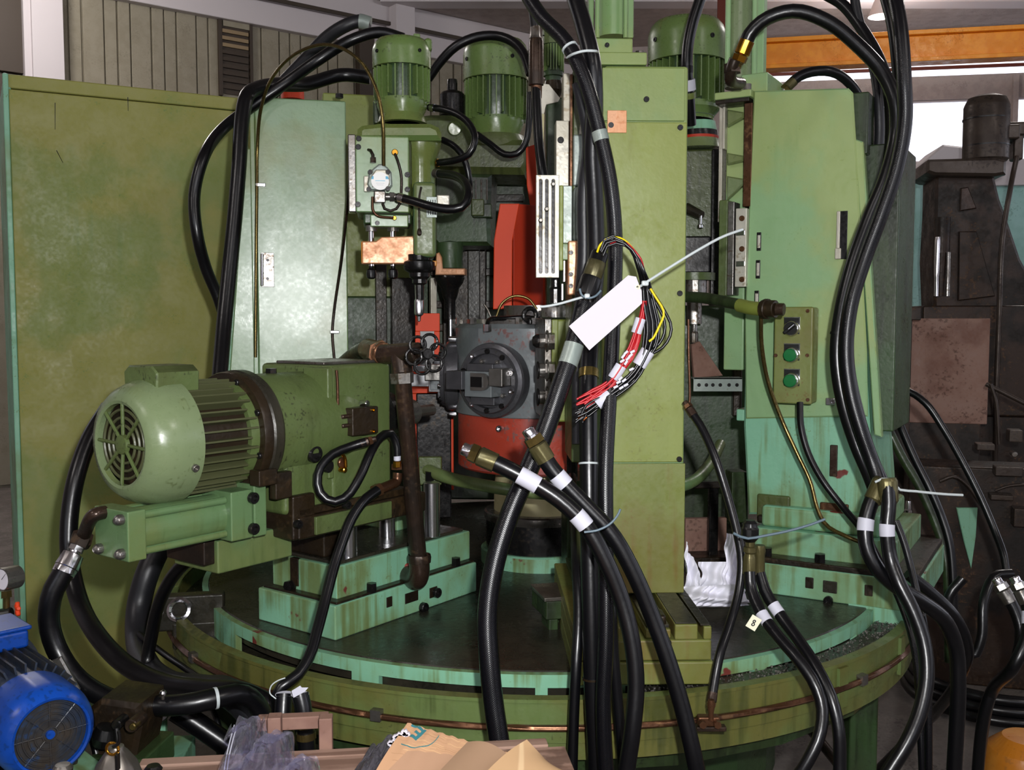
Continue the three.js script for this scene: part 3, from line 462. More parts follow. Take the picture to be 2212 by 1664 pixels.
{ // two-tier foot of the left head
  const t = thing('pedestal_block', 'two-tier turquoise foot block under the milling head, streaked with oil', 'machine foot', HL);
  const x0 = -0.85, z1 = 0.067, x1 = HL.p(1030, 1330, z1).x;
  part(t, 'lower_tier', M.teal, bx(x0, x1, DECK, 0.787, -0.185, z1, 0.004, 2));
  part(t, 'upper_tier', M.teal, bx(x0 + 0.03, x1 + 0.005, 0.79, 0.862, -0.17, z1 - 0.025, 0.004, 2));
  part(t, 'dirt_ledge', M.grime, bx(x0 + 0.01, x1 - 0.004, 0.785, 0.7915, -0.178, z1 - 0.006, 0.002));
  part(t, 'top_ledge', M.oil, bx(x0 + 0.04, x1 - 0.01, 0.861, 0.87, -0.165, z1 - 0.035, 0.003));
  part(t, 'rear_block', M.grime, bx(-0.8, -0.7, 0.868, 0.95, -0.16, -0.02, 0.006));
  part(t, 'rear_block', M.teal, bx(-0.5, -0.36, 0.868, 0.925, -0.2, -0.08, 0.005));
  for (const [px, zz] of [[752, 0.01], [836, -0.06], [933, 0.02]]) { const x = HL.p(px, 1150, zz).x; part(t, 'guide_post', M.steel, rod(V(x, 0.866, zz), V(x, 1.0, zz), 0.02)); }
  for (const [px, py] of [[803, 1268], [985, 1213], [900, 1232]]) { const p = HL.p(px, py, z1 - 0.01); part(t, 'bolt', M.dark, hex(V(p.x, 0.79, z1 - 0.01), UP, 0.012, 0.02)); }
  for (const px of [912, 940]) part(t, 'bolt', M.dark, BOLT(HL, px, px === 912 ? 1312 : 1280, 11, z1, 0.012, false));
  { const p = HL.q(632, 1265, x0 + 0.03); part(t, 'bolt', M.dark, hex(p, V(-1, 0, 0), 0.014, 0.016)); }
  for (const [px, w] of [[842, 6], [890, 14], [937, 8]]) part(t, 'clamp_slot', M.grime, B(HL, px - w, 1290 - (px - 842) * 0.22, px + w, 1312 - (px - 842) * 0.22, z1 + 0.002, 0.02, 0.001));
  part(t, 'corner_slot', M.grime, (() => { const a = HL.q(628, 1240, x0 + 0.029), b = HL.q(645, 1255, x0 + 0.029); return bx(x0 + 0.027, x0 + 0.04, 0.8, 0.862, a.z, b.z, 0.001); })());
}
{ // rusty coolant stand pipe with tee and valve in front of the head
  const d = 2.2, f = frAt(905, 1240, d, 0, DECK), P = (x, y, dd = d) => f.at(x, y, dd);
  const t = thing('coolant_pipe', 'rusty brown coolant stand pipe with tee, valve wheel and bottom elbow', 'pipe', f);
  part(t, 'stand_pipe', M.rust, rod(P(905, 1222, 2.225), P(868, 800, 2.13), 0.0195, 0.0185, 28));
  part(t, 'bottom_elbow', M.rust, tubeL([P(905, 1205, 2.223), P(906, 1235, 2.225), P(901, 1252, 2.24), P(882, 1244, 2.29)], 0.0235, 24, 20), lathe([[0.026, 0], [0.027, 0.012], [0.0255, 0.018]], P(906, 1215, 2.223), UP, 28));
  part(t, 'elbow_flange', M.redp, rod(P(884, 1243, 2.29), P(874, 1240, 2.32), 0.028));
  part(t, 'tee', M.rust, rod(P(826, 766, 2.18), P(905, 762, 2.11), 0.022, 0.022, 28), rod(P(866, 766, 2.145), P(869, 818, 2.134), 0.023, 0.0225, 28));
  part(t, 'hex_nut', M.worn, hex(P(868, 806, 2.132), V(0.05, -1, 0), 0.026, 0.022));
  part(t, 'supply_pipe', M.rust, tubeL([P(735, 792, 2.52), P(770, 764, 2.42), P(800, 754, 2.31), P(830, 764, 2.18)], 0.019, 30, 16));
  part(t, 'union', M.copper, rod(P(795, 755, 2.32), P(828, 764, 2.19), 0.025, 0.025, 24), hex(P(818, 762, 2.225), P(828, 764, 2.18).sub(P(818, 762, 2.225)), 0.03, 0.02));
  const wc = P(921, 765, 2.07), wheel = [];
  part(t, 'valve_stem', M.rust, rod(P(900, 763, 2.12), wc, 0.011), lathe([[0.019, 0], [0.019, 0.012], [0.014, 0.016]], P(900, 763, 2.115), wc.clone().sub(P(900, 763, 2.12)), 20));
  const ax = V(0.35, 0.05, 1).normalize(), q = new THREE.Quaternion().setFromUnitVectors(V(0, 0, 1), ax);
  for (let k = 0; k < 6; k++) { const a = k * Math.PI / 3 + 0.2, g = new THREE.TorusGeometry(0.0165, 0.0032, 8, 24); g.translate(0.026 * Math.cos(a), 0.026 * Math.sin(a), 0); g.applyQuaternion(q); g.translate(wc.x, wc.y, wc.z + 0.01); wheel.push(fin(crease(g, 1))); }
  part(t, 'valve_wheel', M.dark, wheel, rod(wc, wc.clone().addScaledVector(ax, 0.016), 0.011));
}
{ // bent light green pipe around the drum
  const f = new Fr(C.x, DECK, C.z, 0), t = thing('guard_rail', 'light green round pipe bent around the pedestal of the drum', 'pipe', f);
  part(t, 'pipe', M.mgreen, tubeL([[905, 1005, 2.52], [960, 1030, 2.44], [1050, 1050, 2.39], [1150, 1064, 2.37], [1300, 1072, 2.4], [1480, 1048, 2.56], [1530, 1008, 2.7], [1556, 960, 2.85]].map(([x, y, d]) => f.at(x, y, d)), 0.0155, 80, 14));
  part(t, 'pipe_plate', M.head, bx(f.at(905, 1000, 2.5).x, f.at(955, 1000, 2.5).x, f.at(930, 1046, 2.5).y, f.at(930, 985, 2.5).y, f.at(930, 1000, 2.5).z, f.at(930, 1000, 2.5).z + 0.02, 0.004));
  part(t, 'post', M.dgreen, bx(f.at(905, 1000, 2.56).x, f.at(940, 1000, 2.56).x, 0, f.at(930, 1010, 2.56).y, f.at(930, 1000, 2.6).z, f.at(930, 1000, 2.53).z, 0.004));
  part(t, 'post_bolt', M.dark, hex(f.at(928, 1038, 2.46), UP, 0.012, 0.022));
}
// ---------- front machine upright with its slide ----------
const FA = frAt(1390, 700, 2.07, 0.03, 0);
function coverScrew(t, f, px, py, z, r = 6) { part(t, 'cover_screw', M.dark, BOLT(f, px, py, r, z, 0.005, false)); }
{
  const t = thing('front_upright', 'tall olive green machine upright behind the hanging hoses and the blank paper tag', 'machine upright', FA, 'machine uprights around the round base');
  part(t, 'body', M.greenF, B(FA, 1302, 142, 1481, 1284, -0.004, 0.26, 0.006));
  part(t, 'front_cover', M.greenF, B(FA, 1301, 146, 1480, 261, 0.001, 0.006, 0.002));
  part(t, 'front_cover', M.olive, B(FA, 1301, 264, 1480, 999, 0.002, 0.007, 0.002));
  part(t, 'front_cover', M.oliveD, B(FA, 1301, 1002, 1479, 1282, 0.001, 0.006, 0.002));
  for (const [x, y] of [[1469, 276], [1468, 634], [1467, 992], [1396, 215]]) coverScrew(t, FA, x, y, 0.002);
  part(t, 'name_plate', M.orangeM, B(FA, 1312, 238, 1354, 287, 0.005, 0.003, 0.003)); part(t, 'plate_hole', M.black, DISC(FA, 1320, 270, 6, 0.0056, 0.001));
  part(t, 'top_plate', M.greenF, B(FA, 1280, 112, 1398, 140, -0.01, 0.2, 0.003));
  part(t, 'cylinder_foot', M.greenF, B(FA, 1281, 82, 1367, 122, -0.02, 0.16, 0.003)); coverScrew(t, FA, 1311, 98, -0.02, 5);
  part(t, 'bolt', M.worn, VL(FA, 1382, -0.03, [[0, 111], [9, 111], [9, 119], [9, 120]]));
  part(t, 'lift_cylinder', M.greenF, VL(FA, 1325, -0.1, [[0, -220], [32, -220], [32, 82], [0, 82]]));
  for (const x of [1291, 1352]) part(t, 'tie_rod', M.greenF, VL(FA, x, -0.05, [[0, -215], [5, -215], [5, 82], [0, 82]]));
  part(t, 'cylinder_side', M.greenF, B(FA, 1356, -220, 1370, 82, -0.12, 0.03, 0.003), B(FA, 1272, -220, 1284, 82, -0.12, 0.03, 0.003), B(FA, 1270, -260, 1372, -215, -0.03, 0.15, 0.004));
  // left flank with ways, strips and plates
  part(t, 'flank', M.head, B(FA, 1236, 150, 1303, 1000, -0.09, 0.17, 0.004));
  part(t, 'flank_plate', M.white_m, PP(FA, [[1258, 238], [1276, 238], [1272, 262], [1266, 276], [1274, 290], [1250, 292]], -0.085, 0.006));
  part(t, 'flank_cover', M.grey, B(FA, 1238, 290, 1290, 402, -0.082, 0.01, 0.02));
  part(t, 'way_strip', M.white_m, B(FA, 1217, 158, 1231, 262, -0.1, 0.05, 0.002));
  const ws = part(t, 'way_strip', M.white_m, B(FA, 1201, 260, 1229, 402, -0.085, 0.05, 0.002)); part(ws, 'bolt', M.dark, BOLT(FA, 1211, 303, 7, -0.085, 0.004, false));
  part(t, 'way_edge', M.copper, B(FA, 1231, 160, 1237, 402, -0.084, 0.05, 0.001));
  part(t, 'slide_shoe', M.grey, B(FA, 1216, 401, 1236, 526, -0.06, 0.06, 0.002), B(FA, 1238, 401, 1276, 526, -0.066, 0.06, 0.012));
  part(t, 'shoe_foot', M.greenF, B(FA, 1214, 526, 1230, 562, -0.06, 0.06, 0.002));
  const rp = part(t, 'end_plate', M.orangeM, B(FA, 1227, 520, 1266, 638, -0.04, 0.03, 0.004)); for (const y of [546, 593, 618]) part(rp, 'screw', M.dark, BOLT(FA, 1233, y, 5, -0.04, 0.003, false));
  part(t, 'way_rod', M.zinc, B(FA, 1216, 562, 1222, 610, -0.05, 0.01, 0.002), B(FA, 1212, 612, 1218, 650, -0.08, 0.01, 0.002));
  part(t, 'shaft', M.dark, VL(FA, 1200, -0.12, [[0, 560], [9, 560], [10, 620], [14, 625], [14, 655], [0, 655]]));
  // copper line down the right edge
  part(t, 'copper_line', M.copper, TP(FA, [[1487, 690], [1488, 780], [1490, 860], [1487, 890]], 0.003, -0.03));
}
{ // slotted trip-dog bar
  const f = frAt(1183, 490, 2.08, 0.05), t = thing('trip_dog_bar', 'worn metal bar with three vertical slots and sliding dogs beside the orange guard', 'slotted bar', f);
  const o = ['p'].map(() => { const a = f.p(1158, 490, 0), b = f.p(1208, 490, 0), y0 = f.p(1183, 600, 0).y, y1 = f.p(1183, 378, 0).y; return [a.x, b.x, y0, y1]; })[0], holes = [];
  const s = f.s(1183, 490, 0);
  for (const px of [1168, 1181, 1195]) { const x = f.p(px, 490, 0).x, r = 3.3 * s, p = new THREE.Path(); p.moveTo(x - r, o[2] + 0.012); p.absarc(x, o[2] + 0.012, r, Math.PI, 0, false); p.lineTo(x + r, o[3] - 0.012); p.absarc(x, o[3] - 0.012, r, 0, Math.PI, false); p.closePath(); holes.push(p); }
  part(t, 'bar', M.white_m, ext([[o[0], o[2]], [o[1], o[2]], [o[1], o[3]], [o[0], o[3]]], -0.012, 0, 0.001, holes));
  part(t, 'backing', M.dark, bx(o[0] + 0.002, o[1] - 0.002, o[2] + 0.003, o[3] - 0.003, -0.03, -0.012, 0.001));
  for (const [px, py] of [[1168, 476], [1181, 452], [1195, 398]]) part(t, 'dog', M.worn, DISC(f, px, py, 5, 0.004, 0.012), BOLT(f, px, py, 3.5, 0.004, 0.005, false));
  part(t, 'side_cover', M.olive, B(f, 1208, 400, 1217, 585, -0.004, 0.04, 0.003));
}
{ // flanged gear housing right of the drum
  const f = frAt(1220, 800, 2.36, 0.1, 0), t = thing('flanged_gearbox', 'olive green flanged housing with three large bolts clamped to the right side of the drum', 'gearbox', f);
  part(t, 'housing', M.olive, B(f, 1192, 690, 1300, 912, 0, 0.2, 0.006));
  part(t, 'corner_strip', M.olive, B(f, 1192, 690, 1206, 912, 0.008, 0.02, 0.003));
  part(t, 'flange', M.worn, B(f, 1176, 688, 1192, 906, 0.0, 0.18, 0.003));
  for (const y of [737, 800, 858]) {
    const a = f.p(1178, y, 0.012);
    const b = part(t, 'flange_bolt', M.worn, hex(a, V(1, 0, 0.12), 0.021, 0.022, 0.1), rod(a, a.clone().add(V(-0.016, 0, 0)), 0.017)); part(b, 'washer', M.worn, rod(a.clone().add(V(0.002, 0, 0)), a.clone().add(V(0.006, 0, 0)), 0.026));
    part(b, 'bolt_head', M.dark, y === 737 ? lathe([[0, 0.016], [0.01, 0.014], [0.016, 0.006], [0.017, 0]].reverse(), a.clone().add(V(-0.016, 0, 0)), V(-1, 0, 0), 20) : rod(a.clone().add(V(-0.016, 0, 0)), a.clone().add(V(-0.02, 0, 0)), 0.021));
  }
  part(t, 'round_cover', M.worn, VL(f, 1199, -0.04, [[0, 660], [29, 660], [30, 663], [30, 686], [0, 686]]));
  part(t, 'shaft', M.dark, VL(f, 1236, -0.04, [[0, 912], [12, 912], [12, 1040], [0, 1040]]), VL(f, 1236, -0.04, [[0, 912], [13, 912], [13, 938], [0, 938]]));
  part(t, 'lower_bracket', M.dgreen, B(f, 1200, 1040, 1290, 1075, -0.02, 0.16, 0.004), B(f, 1225, 1075, 1290, 1290, -0.08, 0.1, 0.004));
}
const FS = frAt(1465, 1420, 1.86, 0.03, 0);
{ // slide base under the front upright
  const t = thing('slide_base', 'olive green slide base with T-slots at the foot of the front upright', 'slide base', FS);
  const yb = DECK - 0.012, y1 = FS.p(1465, 1350, 0).y, y2 = FS.p(1465, 1428, 0).y, xl = FS.p(1238, 1420, 0).x, xr = FS.p(1537, 1420, 0).x;
  part(t, 'lower_block', M.oliveD, bx(xl, xr + 0.004, yb, y2 - 0.001, -0.5, 0.004, 0.004, 2));
  const G = (px) => FS.p(px, 1350, 0).x;
  part(t, 'upper_block', M.oliveD, bx(xl, xr, y2, y1 - 0.03, -0.5, 0, 0.004, 2), bx(xl, G(1340), y1 - 0.03, y1 - 0.004, -0.5, 0, 0.003), bx(G(1396), G(1452), y1 - 0.03, y1 - 0.012, -0.5, -0.01, 0.003), bx(G(1458), G(1508), y1 - 0.03, y1, -0.5, 0, 0.003), bx(G(1520), xr, y1 - 0.03, y1 - 0.004, -0.5, 0, 0.003));
  part(t, 'way_top', M.oil, bx(G(1460), G(1506), y1, y1 + 0.003, -0.5, -0.004, 0.001), bx(G(1514), xr - 0.003, y1 - 0.004, y1, -0.5, -0.004, 0.001), bx(G(1400), G(1450), y1 - 0.012, y1 - 0.006, -0.5, -0.02, 0.001));
  part(t, 'plug', M.rust, BOLT(FS, 1441, 1388, 9, 0, 0.006, false));
  part(t, 'oil_cup', M.grime, B(FS, 1405, 1330, 1440, 1362, -0.02, 0.05, 0.006));
  part(t, 'upright_seat', M.dgreen, bx(G(1268), xr - 0.02, y1 - 0.004, y1 + 0.01, -0.5, -0.24, 0.003));
}
{ // small switch box left of the slide
  const f = frAt(1215, 1330, 2.15, 0.25, 0), t = thing('limit_switch_box', 'small dark green open box with a lever on the deck left of the hanging hoses', 'switch box', f);
  const y0 = DECK, y1 = f.p(1215, 1312, 0).y;
  part(t, 'box', M.dgreen, B(f, 1180, 1298, 1250, 1338, 0, 0.12, 0.003));
  part(t, 'box_lid', M.worn, B(f, 1176, 1290, 1250, 1299, 0.004, 0.12, 0.002));
  part(t, 'bracket', M.dgreen, B(f, 1186, 1338, 1206, 1386, -0.01, 0.06, 0.003), B(f, 1205, 1338, 1250, 1400, -0.06, 0.06, 0.003));
  part(t, 'lever', M.rust, rod(f.p(1190, 1382, 0.01), f.p(1245, 1380, 0.01), 0.008), hex(f.p(1190, 1382, 0.01), V(-1, 0, 0), 0.011, 0.012));
}
// ---------- big control cabinet at the left edge ----------
{
  const a = at(26, 700, 3.2), f = new Fr(a.x, 0, a.z, 28.6 * deg), t = thing('control_cabinet', 'large olive sheet steel cabinet standing along the left edge behind the hoses', 'cabinet', f);
  const top = f.p(26, 160, 0).y, W = f.p(700, 500, 0).x;
  part(t, 'side_panel', M.teal, bx(0, 0.02, 0.1, top, -0.7, 0, 0.004));
  part(t, 'top_rail', M.cab, bx(0.004, W, top - 0.045, top, -0.7, 0.001, 0.006));
  part(t, 'front_panel', M.cab, bx(0.012, W - 0.004, 0.12, top - 0.048, -0.06, 0.004, 0.004, 2));
  part(t, 'rear_panel', M.dgreen, bx(0.02, W, 0.1, top - 0.01, -0.72, -0.7, 0.003));
  part(t, 'end_panel', M.cab, bx(W - 0.02, W, 0.1, top - 0.01, -0.7, -0.06, 0.003));
  part(t, 'corner_edge', M.teal, bx(-0.004, 0.013, 0.1, top, -0.012, 0.008, 0.004));
  part(t, 'plinth', M.dgreen, bx(0.03, W - 0.03, 0, 0.12, -0.66, -0.02, 0.004));
  for (const [x, y, x2, y2] of [[119, 222, 119, 280], [276, 210, 277, 240], [122, 325, 136, 352]]) part(t, 'scratch', M.black, rod(f.p(x, y, 0.004), f.p(x2, y2, 0.004), 0.0013, 0.0008, 6));
}
// ---------- left rear station: pale upright and its vertical head ----------
const FL = frAt(650, 500, 2.95, 13 * deg, 0);
{
  const t = thing('left_upright', 'pale green upright with a hinge plate, shining in the flash left of the vertical head', 'machine upright', FL, 'machine uprights around the round base');
  part(t, 'body', M.glare, B(FL, 553, 222, 752, 1150, -0.012, 0.34, 0.006));
  part(t, 'door', M.glare, B(FL, 556, 214, 751, 1000, 0, 0.011, 0.004, 2));
  part(t, 'door_edge', M.glare, PP(FL, [[530, 320], [553, 320], [553, 1000], [482, 1000]], -0.03, 0.05, 0.004), B(FL, 545, 214, 556, 1000, -0.008, 0.02, 0.003));
  part(t, 'side_cover', M.teal, PP(FL, [[526, 316], [536, 316], [500, 1000], [470, 1000]], -0.05, 0.25, 0.004));
  const hg = part(t, 'hinge', M.worn, B(FL, 564, 546, 592, 620, 0.006, 0.006, 0.001)); part(hg, 'hinge_pin', M.zinc, rod(FL.p(566, 548, 0.009), FL.p(566, 618, 0.009), 0.0045));
  for (const [x, y] of [[578, 562], [578, 602], [567, 553], [567, 590]]) part(hg, 'screw', M.dark, BOLT(FL, x, y, 3, 0.006, 0.002, false));
  part(t, 'top_bolt', M.dark, hex(FL.h(733, 212, FL.p(733, 214, 0).y), UP, 0.012, 0.012));
  part(t, 'foot', M.teal, B(FL, 540, 1120, 770, 1200, 0.02, 0.4, 0.005));
  // brown lubrication line down the right of the door
  part(t, 'lube_line', M.rust, TP(FL, [[806, 350, 0.4], [805, 332, 0.4], [796, 323, 0.38], [774, 334, 0.34], [760, 350, 0.28], [750, 450, 0.16], [738, 560, 0.05], [722, 670, 0.008], [718, 720, 0.008], [722, 775, 0.008]], 0.0042, 0.01));
  part(t, 'line_clip', M.zinc, B(FL, 713, 714, 733, 721, 0.014, 0.012, 0.002));
  // the tan capillary arching up and over to the pump
  part(t, 'capillary', M.brass, TP(FL, [[552, 772, 0.012], [553, 600, 0.012], [555, 400, 0.012], [556, 320, 0.012], [563, 240, 0.06], [584, 175, 0.13], [630, 122, 0.22], [690, 97, 0.3], [740, 105, 0.37], [785, 140, 0.42], [815, 200, 0.45], [827, 265, 0.45], [829, 358, 0.42]], 0.0046, 0.012));
  part(t, 'line_clip', M.zinc, B(FL, 552, 395, 574, 403, 0.016, 0.014, 0.002));
}
const FH = frAt(825, 380, 2.62, 8 * deg, 0);
function finnedMotor(t, f, px, z, p, mats, n, y0, lid = true) {   // p: [cover half width, top y, cover bottom y, fins bottom y, foot bottom y]
  const [hw, yt, yc, yf, yb] = p, c = f.p(px, (yt + yb) / 2, z), s = f.s(px, (yt + yb) / 2, z), Y = (y) => f.p(px, y, z).y, R = hw * s, O = V(c.x, 0, c.z);
  const L = (prof) => lathe(prof.map(([r, y]) => [r, y]), O, UP, 56, 0.6);
  const m = part(t, 'motor', M.dgreen, L([[0, Y(yb)], [R * 0.66, Y(yb)], [R * 0.72, Y(yb) + 0.01], [R * 0.72, Y(yc) + 0.02], [0, Y(yc) + 0.02]]));
  const h = Y(yt) - Y(yc), k = Math.min(R * 0.45, h * 0.62);
  part(m, 'fan_cover', mats[0], L([[R * 0.9, Y(yc)], [R, Y(yc)], [R, Y(yt) - k], [R * 0.985, Y(yt) - k * 0.75], [R * 0.93, Y(yt) - k * 0.38], [R * 0.82, Y(yt) - k * 0.1], [R * 0.66, Y(yt)], [0, Y(yt)]]));
  const g = bx(R * 0.68, R * 0.975, Y(yf), Y(yc) - 0.002, -0.0018, 0.0018, 0), g2 = bx(R * 0.68, R * 0.97, Y(yf) + 0.012, Y(yc) - 0.002, -0.0018, 0.0018, 0);
  for (let i = 0; i < n; i++) { const q = part(m, 'cooling_fin', mats[2], i % 4 ? g : g2); q.rotation.y = i / n * Math.PI * 2; q.position.copy(O); }
  part(m, 'motor_foot', mats[1], L([[0, Y(yb)], [R * 0.7, Y(yb)], [R * 0.72, Y(yb) + 0.012], [R * 0.86, Y(yf) - 0.012], [R * 0.86, Y(yf) + 0.006], [0, Y(yf) + 0.006]]));
  for (let i = 0; i < 4; i++) { const a = i * Math.PI / 2 + 0.6; part(m, 'screw', M.dark, socket(V(O.x + R * Math.sin(a), Y(yc) + h * 0.45, O.z + R * Math.cos(a)), V(Math.sin(a), 0, Math.cos(a)), R * 0.06, 0.004)); }
  return { m, R, O, Y };
}
{
  const t = thing('vertical_head', 'green vertical drilling head with finned motor and orange arm, beside the pale upright', 'drilling head', FH);
  const { O, R, Y } = finnedMotor(t, FH, 868, -0.1, [62, 86, 150, 222, 262], [M.motor, M.motor, M.motor], 24);
  part(t, 'lifting_lug', M.motor, B(FH, 893, 72, 908, 92, -0.06, 0.02, 0.003), B(FH, 916, 80, 934, 110, -0.07, 0.05, 0.01));
  part(t, 'junction_box', M.dgreen, B(FH, 806, 216, 830, 268, -0.12, 0.08, 0.006));
  part(t, 'bonnet', M.motor, PP(FH, [[772, 302], [772, 278], [782, 270], [820, 266], [930, 266], [948, 274], [954, 286], [954, 302]], 0.0, 0.2, 0.012), lathe([[R * 0.62, 0], [R * 0.86, 0], [R * 0.62, 0.05], [0, 0.05]], V(O.x, Y(268), O.z), UP, 40));
  part(t, 'face_plate', M.glare, B(FH, 768, 294, 884, 459, 0.0, 0.03, 0.004));
  part(t, 'slide_edge', M.worn, B(FH, 752, 290, 769, 458, -0.01, 0.05, 0.003));
  part(t, 'gear_body', M.head, B(FH, 770, 298, 890, 462, -0.02, 0.18, 0.01));
  part(t, 'barrel', M.motor, VL(FH, 907, -0.08, [[0, 296], [44, 296], [46, 304], [45, 318], [38, 338], [33, 350], [33, 462], [28, 470], [0, 470]], 48));
  part(t, 'quill_body', M.mgreen, B(FH, 893, 392, 943, 556, 0.012, 0.09, 0.012));
  const dp = part(t, 'data_plate', M.grey, B(FH, 921, 425, 944, 470, 0.016, 0.003, 0.001)); for (let i = 0; i < 4; i++) part(dp, 'scale_mark', M.dark, B(FH, 924 + i * 5, 432, 926 + i * 5, 464, 0.0168, 0.001, 0));
  part(t, 'limit_block', M.white_m, B(FH, 944, 421, 971, 443, 0.02, 0.04, 0.003));
  for (const [x, y] of [[774, 318], [773, 442], [880, 378], [880, 410], [775, 300]]) part(t, 'bolt', M.dark, BOLT(FH, x, y, 6, 0.0, 0.007, false));
  // lubrication pump with its round label, pipes and block
  const pu = part(t, 'lube_pump', M.grey, PP(FH, [[797, 372], [808, 362], [818, 354], [828, 354], [838, 362], [846, 372], [848, 400], [840, 410], [800, 412], [793, 398]], 0.03, 0.03, 0.004));
  part(pu, 'pump_face', M.white_m, PP(FH, [[803, 378], [812, 366], [833, 366], [842, 378], [842, 400], [804, 404]], 0.04, 0.01, 0.003), B(FH, 786, 380, 800, 414, 0.02, 0.018, 0.002));
  for (const [x, y] of [[800, 372], [838, 372], [838, 408], [797, 409]]) part(pu, 'pump_screw', M.dark, socket(FH.p(x, y, 0.04), V(0, 0, 1), 0.0062, 0.006));
  {
    const cv = document.createElement('canvas'); cv.width = cv.height = 128; const c = cv.getContext('2d');
    c.fillStyle = '#f0f0ee'; c.fillRect(0, 0, 128, 128); c.fillStyle = '#39a0c8'; c.fillRect(0, 30, 18, 22); c.fillRect(104, 30, 24, 20); c.fillStyle = '#7fc0da'; c.fillRect(30, 60, 70, 5); c.fillStyle = '#c9ccd0'; c.fillRect(34, 78, 60, 4); c.fillRect(40, 90, 48, 4);
    const tx = new THREE.CanvasTexture(cv); tx.colorSpace = THREE.SRGBColorSpace; const p = FH.p(821, 391, 0.0415), r = 19 * FH.s(821, 391, 0.04), g = new THREE.CircleGeometry(r, 32); g.translate(p.x, p.y, p.z);
    part(pu, 'round_label', std({ map: tx, roughness: 0.4 }), fin(g, true));
  }
  part(pu, 'pump_outlet', M.worn, B(FH, 808, 412, 833, 438, 0.035, 0.035, 0.003), rod(FH.p(832, 425, 0.02), FH.p(866, 426, 0.02), 0.0095), hex(FH.p(842, 425, 0.02), V(1, 0, 0), 0.013, 0.012));
  part(pu, 'pump_inlet', M.rust, hex(FH.p(806, 352, 0.02), UP, 0.008, 0.014));
  part(t, 'oil_line', M.rust, TP(FH, [[853, 332, 0.008], [860, 350, 0.014], [867, 380, 0.012], [867, 410, 0.01], [864, 440, 0.012], [850, 455, 0.014], [832, 452, 0.014], [826, 438, 0.018]], 0.0036, 0.01));
  part(t, 'oil_line', M.copper, TP(FH, [[805, 425, 0.02], [806, 455, 0.02], [815, 466, 0.02], [850, 471, 0.012]], 0.0036, 0.02));
  part(t, 'oil_port', M.gold, DISC(FH, 853, 329, 7, 0.006, 0.006)); part(t, 'oil_port', M.gold, DISC(FH, 852, 471, 5, 0.012, 0.01));
  part(t, 'oil_drop_line', M.rust, TP(FH, [[910, 404, 0.016], [906, 425, 0.02], [906, 480, 0.02], [906, 498, 0.02]], 0.0028, 0.02), VL(FH, 906, 0.02, [[0, 494], [3, 494], [5, 500], [5, 506], [3, 509], [0, 510]], 12));
  part(t, 'guide_block', M.glare, B(FH, 800, 464, 882, 490, 0.0, 0.07, 0.003)); part(t, 'bolt', M.dark, BOLT(FH, 815, 482, 5, 0.0, 0.005, false));
  part(t, 'under_body', M.dgreen, B(FH, 785, 460, 890, 485, -0.03, 0.14, 0.006));
  for (const px of [802, 849]) {
    part(t, 'guide_rod', M.zinc, VL(FH, px, -0.04, [[0, 488], [6, 488], [6, 575], [0, 575]], 20));
    part(t, 'rod_knob', M.black, VL(FH, px, -0.04, [[0, 574], [4, 574], [5, 580], [10, 584], [11, 592], [10, 600], [5, 603], [0, 603]], 24));
    part(t, 'rod_bush', M.worn, VL(FH, px, -0.04, [[0, 488], [12, 488], [12, 500], [0, 500]], 20));
  }
  part(t, 'stop_arm', M.orangeM, PP(FH, [[782, 522], [812, 521], [824, 512], [892, 510], [895, 516], [895, 566], [938, 566], [938, 575], [876, 576], [874, 570], [782, 570]], -0.02, 0.06, 0.003));
  part(t, 'stop_arm_edge', M.orange, B(FH, 780, 521, 800, 570, -0.022, 0.064, 0.004), B(FH, 896, 563, 944, 575, -0.018, 0.07, 0.003));
  part(t, 'spindle', M.dark, VL(FH, 906, -0.02, [[0, 550], [24, 550], [24, 562], [33, 566], [34, 578], [32, 584], [22, 590], [22, 598], [16, 604], [16, 612], [10, 616], [9, 648], [0, 648]], 36));
  part(t, 'collet', M.steel, VL(FH, 905, -0.02, [[0, 614], [9, 614], [8, 646], [10, 650], [10, 676], [9, 680], [4, 684], [3, 694], [0, 696]], 24));
}
